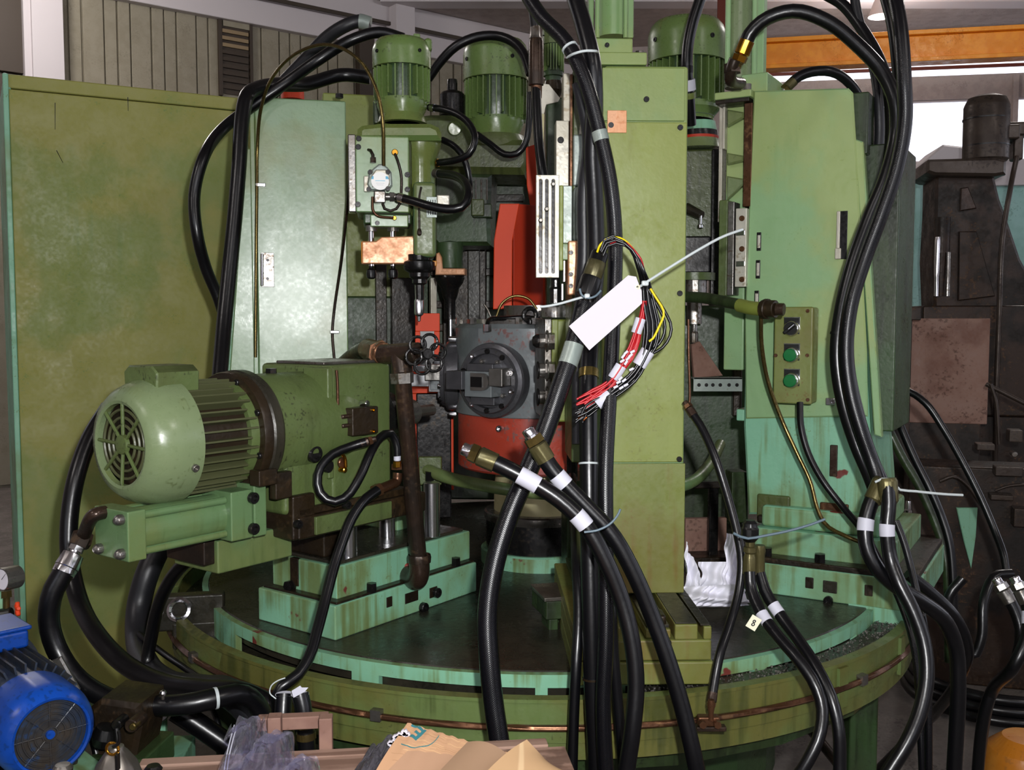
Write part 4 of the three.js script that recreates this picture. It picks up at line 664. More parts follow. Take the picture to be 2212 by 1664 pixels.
{ // second vertical head, farther back
  const f = frAt(1070, 300, 3.15, -4 * deg, 0), t = thing('rear_vertical_head', 'larger green vertical head with big finned motor behind the first one, dark below', 'drilling head', f);
  finnedMotor(t, f, 1071, -0.12, [69, 88, 176, 262, 302], [M.motor, M.motor, M.motor], 30);
  part(t, 'gearbox', M.head, PP(f, [[905, 250], [930, 246], [1000, 248], [1020, 300], [1140, 300], [1146, 350], [1132, 376], [910, 372], [896, 330]], -0.02, 0.28, 0.02), VL(f, 1071, -0.12, [[0, 296], [60, 296], [66, 312], [66, 330], [0, 330]]));
  part(t, 'gearbox_boss', M.motor, rod(f.p(982, 278, -0.02), f.p(982, 278, 0.03), 0.024, 0.02, 24));
  part(t, 'casting', M.dgreen, PP(f, [[935, 372], [1062, 376], [1058, 470], [1060, 530], [990, 530], [955, 545], [935, 520]], -0.03, 0.22, 0.012), B(f, 1020, 440, 1062, 470, 0.0, 0.05, 0.004));
  part(t, 'oil_manifold', M.head, B(f, 1018, 430, 1045, 466, 0.02, 0.04, 0.004));
  for (const px of [1028, 1040, 1052]) part(t, 'grease_line', M.worn, VL(f, px, -0.02, [[0, 388], [2, 388], [2, 432], [0, 432]], 8));
  part(t, 'coupling', M.dark, VL(f, 977, -0.08, [[0, 172], [10, 172], [11, 176], [11, 196], [22, 200], [27, 206], [27, 250], [0, 250]], 32));
  part(t, 'quill', M.dgreen, VL(f, 972, -0.02, [[0, 520], [28, 525], [29, 540], [27, 560], [29, 580], [0, 585]], 32));
  part(t, 'stop_arm', M.orangeM, PP(f, [[942, 548], [948, 545], [954, 556], [956, 580], [1004, 580], [1004, 594], [940, 594]], 0.03, 0.06, 0.003));
  part(t, 'spindle', M.dark, VL(f, 972, -0.02, [[0, 590], [30, 592], [32, 600], [28, 612], [20, 622], [16, 640], [12, 650], [12, 690], [0, 690]], 28));
  part(t, 'drill', M.steel, VL(f, 973, -0.02, [[0, 640], [4, 640], [4, 740], [0, 746]], 14));
}
{ // olive body seen between the pale upright and the first head, and dark uprights behind the drum
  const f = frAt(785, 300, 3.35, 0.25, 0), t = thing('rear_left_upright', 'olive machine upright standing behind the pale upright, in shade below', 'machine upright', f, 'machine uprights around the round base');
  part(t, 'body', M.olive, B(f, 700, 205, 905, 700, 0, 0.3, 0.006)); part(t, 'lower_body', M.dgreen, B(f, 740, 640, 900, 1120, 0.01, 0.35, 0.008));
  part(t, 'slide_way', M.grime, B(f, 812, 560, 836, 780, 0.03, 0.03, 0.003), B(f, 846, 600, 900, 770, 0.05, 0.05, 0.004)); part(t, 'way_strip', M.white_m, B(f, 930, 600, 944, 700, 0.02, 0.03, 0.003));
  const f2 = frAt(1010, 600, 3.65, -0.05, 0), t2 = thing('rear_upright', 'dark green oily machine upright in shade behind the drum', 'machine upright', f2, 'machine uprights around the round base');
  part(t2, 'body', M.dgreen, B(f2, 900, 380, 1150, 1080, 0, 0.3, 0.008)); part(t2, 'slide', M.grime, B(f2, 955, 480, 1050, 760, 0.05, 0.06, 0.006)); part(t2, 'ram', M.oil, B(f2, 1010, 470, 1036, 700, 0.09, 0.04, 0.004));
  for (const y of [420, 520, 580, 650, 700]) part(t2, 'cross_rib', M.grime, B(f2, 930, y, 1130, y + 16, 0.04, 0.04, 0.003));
}
{ // orange red sheet guards
  const f = frAt(1100, 560, 2.98, 0, 0), t = thing('orange_guard', 'orange-red bent sheet guard standing behind the grey drum', 'guard', f);
  part(t, 'guard_sheet', M.red, PP(f, [[1080, 440], [1122, 440], [1107, 520], [1106, 668], [1065, 668], [1067, 520]], 0, 0.012, 0.002));
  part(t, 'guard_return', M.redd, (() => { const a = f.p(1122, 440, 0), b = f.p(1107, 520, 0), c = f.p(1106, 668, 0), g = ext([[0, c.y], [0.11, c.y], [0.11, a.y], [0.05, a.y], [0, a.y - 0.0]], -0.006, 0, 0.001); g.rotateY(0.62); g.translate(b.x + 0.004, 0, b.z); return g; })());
  const f2 = frAt(1140, 400, 3.1, 0, 0), t2 = thing('orange_guard', 'tall orange-red guard strip leaning behind the slotted metal bar', 'guard', f2);
  part(t2, 'guard_sheet', M.red, PP(f2, [[1136, 318], [1156, 312], [1164, 470], [1150, 474], [1138, 400]], 0, 0.012, 0.002), PP(f2, [[1132, 660], [1196, 660], [1196, 1120], [1132, 1120]], -0.02, 0.012, 0.002), PP(f2, [[1146, 470], [1158, 470], [1158, 700], [1146, 700]], -0.014, 0.008, 0.001), PP(f2, [[1140, 480], [1162, 470], [1200, 600], [1196, 668], [1130, 668], [1128, 620]], -0.01, 0.012, 0.002));
  const f3 = frAt(922, 760, 2.92, 0.1, 0), t3 = thing('orange_bracket', 'orange-red sheet bracket below the first spindle, left of the drum', 'bracket', f3);
  part(t3, 'bracket_frame', M.red, B(f3, 897, 677, 950, 716, 0, 0.02, 0.002), B(f3, 897, 716, 908, 770, 0, 0.02, 0.002), B(f3, 938, 716, 950, 770, 0, 0.02, 0.002), B(f3, 886, 770, 948, 850, -0.02, 0.02, 0.002), B(f3, 890, 850, 980, 1060, -0.04, 0.06, 0.003));
  part(t3, 'bracket_recess', M.black, B(f3, 906, 716, 940, 790, -0.004, 0.012, 0));
  part(t3, 'guard_leg', M.dark, B(f3, 900, 850, 975, 1120, -0.02, 0.05, 0.004));
}
// ---------- right station: upright, slide, button box ----------
const FR = frAt(1730, 600, 2.5, -30 * deg, 0);
{
  const t = thing('right_upright', 'green machine upright with push-button box and thick hoses, right of centre', 'machine upright', FR, 'machine uprights around the round base');
  part(t, 'body', M.teal, PP(FR, [[1626, 206], [1836, 200], [1880, 940], [1893, 1112], [1616, 1112], [1606, 920], [1612, 690]], -0.01, 0.3, 0.006));
  part(t, 'front_cover', M.green, PP(FR, [[1628, 196], [1832, 190], [1842, 200], [1850, 330], [1858, 480], [1872, 760], [1874, 900], [1610, 905], [1608, 690], [1622, 330]], 0, 0.012, 0.006));
  part(t, 'edge_strip', M.green, PP(FR, [[1846, 300], [1864, 306], [1904, 945], [1888, 940]], -0.004, 0.03, 0.003));
  part(t, 'side_box', M.dgreen, (() => { const x = FR.p(1870, 600, -0.03).x; return bx(x - 0.02, x + 0.07, FR.p(1870, 935, 0).y, FR.p(1870, 306, 0).y, -0.3, -0.05, 0.004); })(), (() => { const x = FR.p(1850, 260, -0.03).x; return bx(x - 0.03, x + 0.03, FR.p(1870, 330, 0).y, FR.p(1850, 196, 0).y, -0.3, -0.02, 0.004); })());
  part(t, 'cable_slot', M.dark, B(FR, 1808, 456, 1830, 560, 0.002, 0.004, 0.001)); const ds = part(t, 'slot_plate', M.white_m, B(FR, 1806, 456, 1814, 560, 0.006, 0.006, 0.002), B(FR, 1803, 536, 1816, 560, 0.01, 0.008, 0.002));
  for (const [y, x] of [[522, 1639], [582, 1637], [648, 1634]]) { const s = part(t, 'slot_cover', M.dark, B(FR, x - 5, y - 20, x + 5, y + 20, 0.0022, 0.003, 0.002)); part(s, 'slot_window', M.white_m, B(FR, x - 3, y - 14, x + 3, y + 14, 0.0034, 0.002, 0.001)); }
  for (const [x, y] of [[1846, 868], [1795, 868]]) part(t, 'cable_clip', M.zinc, B(FR, x - 12, y - 8, x + 8, y + 8, 0.012, 0.014, 0.002), BOLT(FR, x + 4, y, 6, 0.012, 0.006, false));
  part(t, 'pocket', M.rust, B(FR, 1792, 962, 1808, 1030, 0.0, 0.01, 0.002));
  part(t, 'window_pocket', M.head, B(FR, 1634, 1070, 1706, 1128, 0.002, 0.012, 0.008)); part(t, 'window_ledge', M.grime, B(FR, 1634, 1116, 1704, 1134, 0.014, 0.02, 0.006)); part(t, 'lid_plate', M.copper, B(FR, 1770, 1088, 1832, 1150, 0.004, 0.01, 0.003)); part(t, 'lid_ledge', M.grime, B(FR, 1758, 1140, 1850, 1160, 0.014, 0.02, 0.006));
  // way strips and slide on the left of the face
  part(t, 'way_strip', M.copper, B(FR, 1606, 222, 1624, 446, 0.0, 0.04, 0.002));
  part(t, 'flank', M.green, B(FR, 1566, 216, 1610, 800, -0.05, 0.2, 0.004));
  for (const [a, b] of [[236, 274], [330, 356], [380, 432]]) part(t, 'flank_rib', M.pale, PP(FR, [[1570, a], [1606, a + 6], [1606, a + 18], [1570, b]], -0.03, 0.02, 0.004));
  part(t, 'way_edge', M.white_m, B(FR, 1560, 222, 1566, 322, -0.03, 0.05, 0.002), B(FR, 1552, 222, 1560, 480, -0.05, 0.06, 0.002));
  part(t, 'carriage', M.worn, B(FR, 1571, 436, 1585, 638, 0.012, 0.05, 0.002)); part(t, 'carriage_side', M.head, B(FR, 1552, 432, 1571, 640, 0.004, 0.06, 0.003));
  const gb = part(t, 'gib', M.white_m, B(FR, 1588, 450, 1612, 620, 0.016, 0.03, 0.002)); for (const y of [472, 538, 604]) part(gb, 'gib_screw', M.copper, BOLT(FR, 1603, y, 6, 0.016, 0.003, false)); for (const y of [503, 570]) part(gb, 'gib_shoe', M.zinc, B(FR, 1589, y - 6, 1609, y + 6, 0.02, 0.008, 0.002));
  part(t, 'shelf', M.green, B(FR, 1543, 196, 1622, 212, 0.02, 0.2, 0.003)); part(t, 'shelf_edge', M.grime, B(FR, 1545, 212, 1618, 222, 0.012, 0.2, 0.002)); part(t, 'cylinder_foot', M.green, B(FR, 1600, 158, 1658, 200, -0.04, 0.16, 0.004)); part(t, 'bolt', M.worn, VL(FR, 1614, 0.0, [[0, 182], [9, 182], [9, 197], [0, 197]], 18));
  part(t, 'lift_cylinder', M.pale, VL(FR, 1598, -0.1, [[0, -260], [28, -260], [28, 190], [0, 190]])); for (const x of [1574, 1632]) part(t, 'tie_rod', M.green, VL(FR, x, -0.06, [[0, -260], [6, -260], [6, 180], [0, 180]], 14)); part(t, 'cylinder_side', M.green, B(FR, 1636, -260, 1652, 165, -0.12, 0.03, 0.003));
  part(t, 'port_elbow', M.rust, tubeL([FR.at(1600, 180, 2.42), FR.at(1578, 172, 2.36), FR.at(1580, 150, 2.34), FR.at(1588, 128, 2.33)], 0.014, 20, 12), hex(FR.at(1582, 158, 2.345), V(0, 1, 0), 0.021, 0.02));
  part(t, 'nozzle_lug', M.teal, B(FR, 1590, 884, 1608, 910, -0.02, 0.06, 0.004));
}
{ // push-button box
  const f = new Fr(FR.o.x, 0, FR.o.z, FR.yaw), t = thing('button_box', 'olive push-button box with a black selector and two green buttons on the right upright', 'control box', f);
  const zf = 0.07;
  part(t, 'box', M.oliveD, B(f, 1672, 664, 1756, 872, zf - 0.012, 0.055, 0.006)); part(t, 'lid', M.oliveD, B(f, 1671, 663, 1755, 873, zf, 0.011, 0.004, 2));
  for (const [x, y] of [[1745, 672], [1745, 864], [1744, 768], [1676, 768]]) part(t, 'lid_screw', M.copper, BOLT(f, x, y, 4, zf, 0.003, false));
  for (const [i, y] of [[0, 706], [1, 763], [2, 818]]) {
    part(t, 'legend_plate', M.black, B(f, 1693, y - 20, 1727, y + 16, zf + 0.0015, 0.003, 0.001)); part(t, 'legend_edge', M.zinc, B(f, 1726, y - 20, 1728, y + 6, zf + 0.002, 0.003, 0), B(f, 1693, y - 21, 1728, y - 19, zf + 0.002, 0.003, 0));
    const p = f.p(1711, y + 4, zf), r = 17 * f.s(1711, y, zf), b = part(t, i ? 'push_button' : 'selector_switch', M.zinc, lathe([[0, 0], [r, 0], [r, 0.007], [r * 0.88, 0.011], [0, 0.011]], p, V(0, 0, 1), 32));
    if (i) part(b, 'button_cap', M.greenG, lathe([[0, 0.011], [r * 0.82, 0.011], [r * 0.82, 0.024], [r * 0.7, 0.027], [0, 0.028]], p, V(0, 0, 1), 32));
    else part(b, 'selector_knob', M.black, lathe([[0, 0.011], [r * 0.85, 0.011], [r * 0.8, 0.02], [0, 0.02]], p, V(0, 0, 1), 32), (() => { const g = bx(-r * 0.9, r * 0.9, -0.004, 0.004, 0.018, 0.03, 0.002); g.rotateZ(0.7); g.translate(p.x, p.y, p.z); return g; })()), part(b, 'selector_line', M.tape, (() => { const g = bx(-r * 0.1, r * 0.8, -0.0008, 0.0008, 0.03, 0.0308, 0); g.rotateZ(0.7); g.translate(p.x, p.y, p.z); return g; })());
  }
}
{ // two-tier foot of the right upright
  const t = thing('pedestal_block', 'two-tier turquoise foot block with bolts under the right upright', 'machine foot', FR);
  const xl = FR.p(1640, 1250, 0.06).x, xr = FR.p(1985, 1300, 0.1).x, yt = 0.8, zf = 0.09;
  part(t, 'lower_tier', M.teal, bx(xl - 0.03, xr, DECK, yt - 0.012, -0.36, zf, 0.004, 2)); part(t, 'upper_tier', M.teal, bx(xl - 0.02, xr - 0.06, yt, yt + 0.065, -0.36, zf - 0.05, 0.004, 2));
  part(t, 'dirt_ledge', M.grime, bx(xl - 0.03, xr - 0.005, yt - 0.013, yt + 0.002, -0.36, zf - 0.004, 0.003));
  part(t, 'upright_skirt', M.teal, bx(xl - 0.01, xr - 0.1, yt + 0.065, yt + 0.12, -0.34, 0.02, 0.01));
  for (const px of [1770, 1655, 1895]) { const p = FR.p(px, 1230, zf - 0.02); part(t, 'bolt', M.dark, hex(V(p.x, yt, zf - 0.024), UP, 0.014, 0.022)); }
  for (const px of [1748, 1876]) part(t, 'clamp_slot', M.grime, B(FR, px - 9, 1248 + (px - 1748) * 0.13, px + 9, 1272 + (px - 1748) * 0.13, zf + 0.002, 0.02, 0.002));
  part(t, 'clamp_slot', M.oil, B(FR, 1777, 1256, 1808, 1282, zf + 0.002, 0.02, 0.002)); part(t, 'bolt', M.dark, BOLT(FR, 1790, 1297, 10, zf, 0.012, false));
  part(t, 'outer_post', M.teal, (() => { const g = arcBox(0.86, 0.985, DECK - 0.06, DECK + 0.004, 58 * deg, 66 * deg, 8); g.translate(C.x, 0, C.z); g.translate(-FR.o.x, 0, -FR.o.z); g.rotateY(-FR.yaw); return g; })());
}
{ // coolant pipe end with its swivel
  const f = frAt(1660, 665, 2.3, 0, 0.9), P = (x, y, d) => f.at(x, y, d), t = thing('coolant_nozzle', 'dark oily pipe with a greenish elbow and ribbed end above the button box', 'pipe', f);
  part(t, 'pipe', M.dgreen, tubeL([P(1440, 640, 2.62), P(1520, 644, 2.5), P(1580, 655, 2.4), P(1625, 664, 2.33)], 0.014, 30, 14)); part(t, 'elbow', M.olive, tubeL([P(1598, 660, 2.37), P(1625, 666, 2.33), P(1650, 668, 2.3)], 0.0165, 16, 16));
  part(t, 'ribbed_nut', M.grime, rod(P(1645, 668, 2.305), P(1676, 668, 2.28), 0.021, 0.021, 12), rod(P(1652, 668, 2.3), P(1660, 668, 2.292), 0.024, 0.024, 16)); part(t, 'cap', M.rust, rod(P(1676, 668, 2.28), P(1694, 669, 2.27), 0.0145));
}
{ // rear right upright with the biggest motor
  const f = frAt(1500, 300, 3.2, -0.1, 0), t = thing('rear_right_upright', 'dark green upright with a very large finned motor between the front and right uprights', 'machine upright', f, 'machine uprights around the round base');
  finnedMotor(t, f, 1483, -0.1, [82, 46, 138, 232, 262], [M.motor, M.motor, M.motor], 30);
  part(t, 'motor_neck', M.teal, VL(f, 1510, 0.0, [[0, 262], [34, 264], [38, 284], [0, 284]])); part(t, 'neck_band', M.redd, VL(f, 1510, 0.0, [[0, 296], [41, 296], [41, 302], [0, 302]])); part(t, 'neck_ring', M.dark, VL(f, 1510, 0.0, [[0, 284], [39, 284], [40, 296], [0, 296]])); part(t, 'neck_foot', M.pale, VL(f, 1510, 0.0, [[0, 302], [41, 302], [46, 318], [48, 322], [0, 322]]));
  part(t, 'body', M.head, B(f, 1440, 322, 1546, 600, 0.02, 0.24, 0.008)); part(t, 'way', M.dark, B(f, 1536, 322, 1556, 660, 0.05, 0.06, 0.004));
  part(t, 'pivot_arm', M.oil, rod(f.p(1482, 450, 0.05), f.p(1516, 466, 0.09), 0.018, 0.014)); part(t, 'nozzle', M.zinc, VL(f, 1513, 0.09, [[0, 464], [3, 466], [3, 484], [6, 486], [6, 492], [0, 494]], 16));
  part(t, 'spindle_box', M.dark, B(f, 1440, 510, 1535, 590, 0.05, 0.1, 0.006)); part(t, 'spindle_ring', M.head, VL(f, 1500, 0.06, [[0, 590], [44, 590], [44, 606], [0, 606]])); part(t, 'spindle', M.worn, VL(f, 1500, 0.06, [[0, 606], [26, 606], [26, 640], [16, 650], [16, 700], [0, 700]]));
  part(t, 'lower_body', M.dgreen, B(f, 1420, 660, 1620, 1160, -0.1, 0.2, 0.01)); part(t, 'manifold', M.worn, VL(f, 1499, 0.0, [[0, 690], [7, 690], [7, 716], [9, 720], [9, 740], [7, 742], [7, 800], [0, 800]], 12)); part(t, 'rail', M.grime, B(f, 1585, 680, 1604, 900, -0.04, 0.05, 0.004));
  const f2 = frAt(1555, 830, 2.85, 0, 0), t2 = thing('perforated_angle', 'grey perforated metal angle bridging the gap beside the right upright', 'metal bar', f2);
  part(t2, 'bar', M.grey, B(f2, 1498, 816, 1604, 846, 0, 0.006, 0.001), B(f2, 1498, 816, 1604, 820, 0, 0.04, 0.001)); for (const px of [1510, 1526, 1540, 1556, 1575, 1592]) part(t2, 'hole', M.dark, DISC(f2, px, 832, 4, 0.0006, 0.001, 12));
  const f3 = frAt(1530, 780, 2.88, 0.1, 0), t3 = thing('wood_offcut', 'rough pink-brown wooden board leaning in the dark gap above the perforated bar', 'board', f3); part(t3, 'board', M.pinkwood, PP(f3, [[1494, 745], [1512, 738], [1562, 812], [1500, 817]], 0, 0.02, 0.002));
  const f4 = frAt(1540, 1100, 2.75, 0.1, 0), t4 = thing('floor_stand', 'dark steel stand with an upright flat bar in the gap behind the white rags', 'stand', f4); part(t4, 'upright_bar', M.dark, B(f4, 1532, 1050, 1552, 1215, 0, 0.02, 0.003)); part(t4, 'top_bar', M.grime, B(f4, 1484, 1042, 1570, 1056, 0.004, 0.02, 0.003)); part(t4, 'base_plate', M.grime, B(f4, 1470, 1205, 1600, 1225, 0.03, 0.2, 0.004)); part(t4, 'bracket', M.dgreen, B(f4, 1580, 1020, 1615, 1130, -0.02, 0.06, 0.004)); part(t4, 'back_plate', M.pinkwood, B(f4, 1480, 1120, 1570, 1210, -0.05, 0.02, 0.003));
}
// ---------- old machines behind, on the right ----------
{
  const f = frAt(2120, 450, 4.6, -0.2, 0), t = thing('old_drill_press', 'old dark brown drill press with a cylindrical motor in front of the bright window', 'drill press', f);
  const m = part(t, 'motor', M.bgmot, VL(f, 2130, -0.05, [[0, 207], [24, 207], [38, 213], [44, 226], [46, 232], [46, 345], [40, 352], [40, 380], [0, 380]]));
  for (const y of [258, 316]) part(m, 'motor_seam', M.black, VL(f, 2130, -0.05, [[0, y - 1], [46.6, y - 1], [46.6, y + 2], [0, y + 2]]));
  part(t, 'junction_box', M.bgmot, B(f, 2166, 268, 2205, 300, 0.0, 0.16, 0.01)); part(t, 'cable_arm', M.bgmot, B(f, 2172, 262, 2240, 292, -0.05, 0.1, 0.01), B(f, 2190, 290, 2212, 345, -0.05, 0.08, 0.01));
  part(t, 'belt_head', M.bgmot, PP(f, [[2002, 352], [2006, 344], [2150, 340], [2175, 346], [2174, 376], [2150, 380], [2020, 378], [2002, 372]], 0.12, 0.36, 0.012));
  part(t, 'frame', M.bgrust, PP(f, [[2022, 378], [2148, 380], [2160, 430], [2178, 480], [2205, 560], [2260, 660], [2260, 720], [2020, 720], [2014, 560], [2020, 460]], 0.04, 0.3, 0.012));
  part(t, 'front_plate', M.bgrust, PP(f, [[2072, 500], [2110, 500], [2150, 640], [2070, 650]], 0.06, 0.03, 0.004)); part(t, 'side_plate', M.rust, PP(f, [[2076, 406], [2092, 404], [2110, 450], [2074, 456]], 0.06, 0.03, 0.004));
  part(t, 'spindle', M.zinc, VL(f, 2024, 0.14, [[0, 512], [5, 512], [6, 520], [6, 590], [5, 600], [5, 640], [0, 640]], 18)); part(t, 'quill', M.bgrust, VL(f, 2034, 0.1, [[0, 470], [16, 470], [16, 560], [10, 640], [0, 640]])); part(t, 'spindle', M.worn, VL(f, 2048, 0.14, [[0, 545], [5, 545], [5, 640], [0, 640]], 14));
  part(t, 'base', M.bgrust, B(f, 1990, 660, 2300, 900, 0.2, 0.5, 0.01)); part(t, 'pedestal', M.bgrust, bx(f.p(2010, 900, 0).x, f.p(2300, 900, 0).x, 0, f.p(2100, 890, 0).y, -0.3, 0.18, 0.01));
  part(t, 'cable', M.bgmot, TP(f, [[2196, 340, 0.1], [2184, 400, 0.22], [2165, 520, 0.24], [2158, 700, 0.24], [2152, 860, 0.24], [2150, 1000, 0.2]], 0.011, 0.2));
}
{
  const f = frAt(2050, 500, 6.2, -0.15, 0), t = thing('turquoise_enclosure', 'pale turquoise machine enclosure behind the old drill press', 'machine enclosure', f);
  part(t, 'panel', M.bgteal, bx(f.p(1860, 500, 0).x, f.p(2420, 500, 0).x, 0, f.p(2050, 396, 0).y, -0.5, 0, 0.01)); part(t, 'upper_panel', M.bgteal, bx(f.p(1860, 400, 0).x, f.p(2420, 400, 0).x, f.p(2050, 394, 0).y, f.p(2050, 368, 0).y, -0.5, -0.03, 0.01)); part(t, 'post', M.dark, B(f, 1978, 400, 1990, 640, 0.04, 0.04, 0.004));
  for (const k of [0, 1, 2]) part(t, 'cable', M.bgmot, TP(f, [[1985, 396 + k * 8], [2000, 420 + k * 12], [2030, 440 + k * 14]], 0.018, 0.06)); part(t, 'cable', M.bgmot, TP(f, [[2160, 470], [2200, 476], [2260, 466]], 0.014, 0.05), TP(f, [[2160, 490], [2200, 498], [2260, 484]], 0.014, 0.05));
  const f2 = frAt(2060, 330, 5.6, -0.15, 0), t2 = thing('white_cover', 'pale sheet cover sloping in front of the bright window beside the drill press motor', 'cover', f2);
  part(t2, 'sheet', M.whitep, PP(f2, [[1975, 368], [2038, 312], [2078, 316], [2100, 330], [2100, 368]], 0, 0.4, 0.01)); part(t2, 'stand', M.bgteal, bx(f2.p(1980, 370, 0).x, f2.p(2250, 370, 0).x, 0, f2.p(2040, 367, 0).y, -0.4, -0.02, 0.01)); part(t2, 'side_sheet', M.whitep, B(f2, 2150, 344, 2260, 400, 0.02, 0.1, 0.004));
}
{
  const f = frAt(2030, 800, 4.1, -0.25, 0), t = thing('brown_panel', 'flat pinkish brown board standing upright in front of the dark old machines', 'board', f);
  part(t, 'board', M.pinkwood, B(f, 1925, 688, 2136, 915, 0, 0.03, 0.004)); part(t, 'stand', M.bgrust, bx(f.p(1935, 900, 0).x, f.p(2120, 900, 0).x, 0, f.p(2030, 912, 0).y, -0.3, -0.005, 0.006));
  const f2 = frAt(1950, 600, 3.9, -0.2, 0), t2 = thing('valve_stack', 'small stack of grey valves with a black cap on the edge of the brown board', 'valve block', f2);
  part(t2, 'cap', M.black, B(f2, 1921, 543, 1972, 578, 0, 0.12, 0.005)); part(t2, 'valve_body', M.bgmot, B(f2, 1923, 580, 1966, 664, -0.01, 0.1, 0.005)); for (const x of [1932, 1948, 1958]) part(t2, 'valve_stem', M.worn, B(f2, x - 4, 592, x + 4, 655, 0.012, 0.02, 0.004)); part(t2, 'bracket', M.bgrust, B(f2, 1915, 664, 1990, 692, 0.0, 0.15, 0.004), bx(f2.p(1920, 690, 0).x, f2.p(1980, 690, 0).x, 0, f2.p(1950, 690, 0).y, -0.2, -0.08, 0.004));
  const f3 = frAt(2080, 1150, 3.7, -0.3, 0), t3 = thing('dark_machine_base', 'dark cluttered oily machine bed behind the hoses at lower right', 'machine bed', f3);
  part(t3, 'bed', M.bgrust, bx(f3.p(1960, 1100, 0).x, f3.p(2330, 1100, 0).x, 0, f3.p(2080, 1010, 0).y, -0.22, -0.02, 0.01)); part(t3, 'green_plate', M.teal, PP(f3, [[2066, 1098], [2112, 1098], [2108, 1160], [2098, 1230], [2082, 1170]], 0.04, 0.02, 0.003)); part(t3, 'panel_box', M.bgrust, B(f3, 1975, 1166, 2056, 1260, 0.06, 0.1, 0.005)); const lb = part(t3, 'label_plate', M.brass, B(f3, 1994, 1188, 2046, 1198, 0.064, 0.004, 0.001));
  for (const [x, y, w, h] of [[2110, 960, 40, 14], [2150, 1010, 60, 20], [2180, 930, 30, 26], [2140, 1070, 50, 12], [2190, 1100, 40, 40]]) part(t3, 'bracket', M.bgmot, B(f3, x, y, x + w, y + h, 0.05, 0.07, 0.004));
  part(t3, 'bolt', M.worn, DISC(f3, 2192, 982, 6, 0.06, 0.05)); part(t3, 'fitting', M.zinc, VL(f3, 1962, 0.02, [[0, 1082], [6, 1082], [7, 1090], [7, 1100], [9, 1102], [9, 1112], [6, 1120], [6, 1170], [0, 1170]], 16));
  // thin pipes in the clutter
  const pc = part(t3, 'pipe', M.bgmot, TP(f3, [[2130, 830], [2170, 850], [2230, 880]], 0.008, 0.02), TP(f3, [[2030, 1040], [2060, 1030], [2090, 1050], [2120, 1090]], 0.007, 0.05), TP(f3, [[2150, 1060], [2180, 1050], [2230, 1046]], 0.005, 0.06), TP(f3, [[2140, 830], [2152, 870], [2158, 960]], 0.006, 0.03));
  pc.userData = { kind: 'stuff', label: 'thin dark pipes tangled on the machine bed' };
}
// ---------- hoses ----------
// hanging bundle in front of the front upright
hose('shiny ribbed black hose from top centre down past the right of the paper tag', 33, [[1205, -420, 2.5], [1120, -190, 2.15], [1118, -60, 2.0], [1165, 30, 1.95], [1222, 90, 1.92], [1262, 170, 1.9], [1296, 290, 1.89], [1319, 400, 1.88], [1329, 520, 1.87], [1324, 700, 1.84], [1316, 860, 1.8], [1308, 1020, 1.76], [1309, 1200, 1.73], [1309, 1380, 1.71], [1303, 1530, 1.7], [1310, 1680, 1.69], [1340, 2000, 1.66], [1380, 2560, 1.62]],
  { mat: M.weave, d: 1.85, bands: [[1302, 298, 22, M.grey, 1.06, 'clamp_band'], [1230, 108, 5, M.tie, 1.12, 'tie_loop']] });
hose('dull black hose falling from top centre beside the shiny ribbed one, into the cut connector', 40, [[1215, -420, 2.3], [1222, -150, 2.1], [1236, -30, 2.0], [1262, 60, 1.96], [1280, 140, 1.94], [1284, 240, 1.945], [1280, 330, 1.95], [1285, 430, 1.95], [1288, 560, 1.94], [1280, 680, 1.92], [1272, 800, 1.86], [1272, 1000, 1.805], [1274, 1180, 1.78], [1278, 1350, 1.76], [1282, 1500, 1.75], [1292, 1680, 1.74], [1310, 2000, 1.72], [1320, 2560, 1.68]],
  { d: 1.87, bands: [[1271, 805, 18, M.brass, 1.1, 'brass_band'], [1276, 997, 4, M.tie, 1.1, 'tie_loop'], [1281, 1470, 4, M.grime, 1.12, 'tie_loop']] });
hose('thick grey-black hose behind the ribbed one, running down the left of the front upright', 30, [[1250, 180, 1.99], [1272, 300, 1.99], [1262, 420, 1.99], [1262, 560, 1.99], [1256, 640, 1.99], [1250, 760, 1.985], [1250, 900, 1.96], [1250, 960, 1.95]], { mat: M.rubberG, d: 1.98 });
hose('ribbed black hose slanting from behind the paper tag down to the lower left', 44, [[1262, 655, 1.82], [1240, 745, 1.8], [1212, 830, 1.78], [1178, 930, 1.76], [1140, 1020, 1.735], [1098, 1120, 1.71], [1066, 1230, 1.69], [1053, 1330, 1.675], [1057, 1430, 1.66], [1066, 1520, 1.65], [1078, 1600, 1.64], [1090, 1690, 1.63], [1110, 2000, 1.6], [1100, 2620, 1.56]],
  { mat: M.weave, d: 1.72, bands: [[1230, 765, 50, M.grey, 1.02, 'torn_patch']] });
{ // cable gland at the top of the slanting hose
  const f = frAt(1275, 600, 1.83, 0, 1.2), a = f.at(1297, 545, 1.835), b = f.at(1265, 640, 1.82), t = thing('cable_gland', 'black and brass cable gland from which the loose wires come out', 'cable gland', f), s = 1.83 / FPX, dir = b.clone().sub(a);
  part(t, 'gland_cap', M.black, lathe([[0, 0], [17 * s, 0], [19 * s, 4 * s], [19 * s, 22 * s], [20 * s, 24 * s], [0, 24 * s]], a, dir, 28)); part(t, 'gland_ring', M.brassD, lathe([[20 * s, 22 * s], [21 * s, 24 * s], [21 * s, 58 * s], [20 * s, 60 * s]], a, dir, 28)); part(t, 'gland_body', M.black, lathe([[0, 58 * s], [21 * s, 58 * s], [23 * s, 62 * s], [23 * s, 100 * s], [0, 102 * s]], a, dir, 28));
}
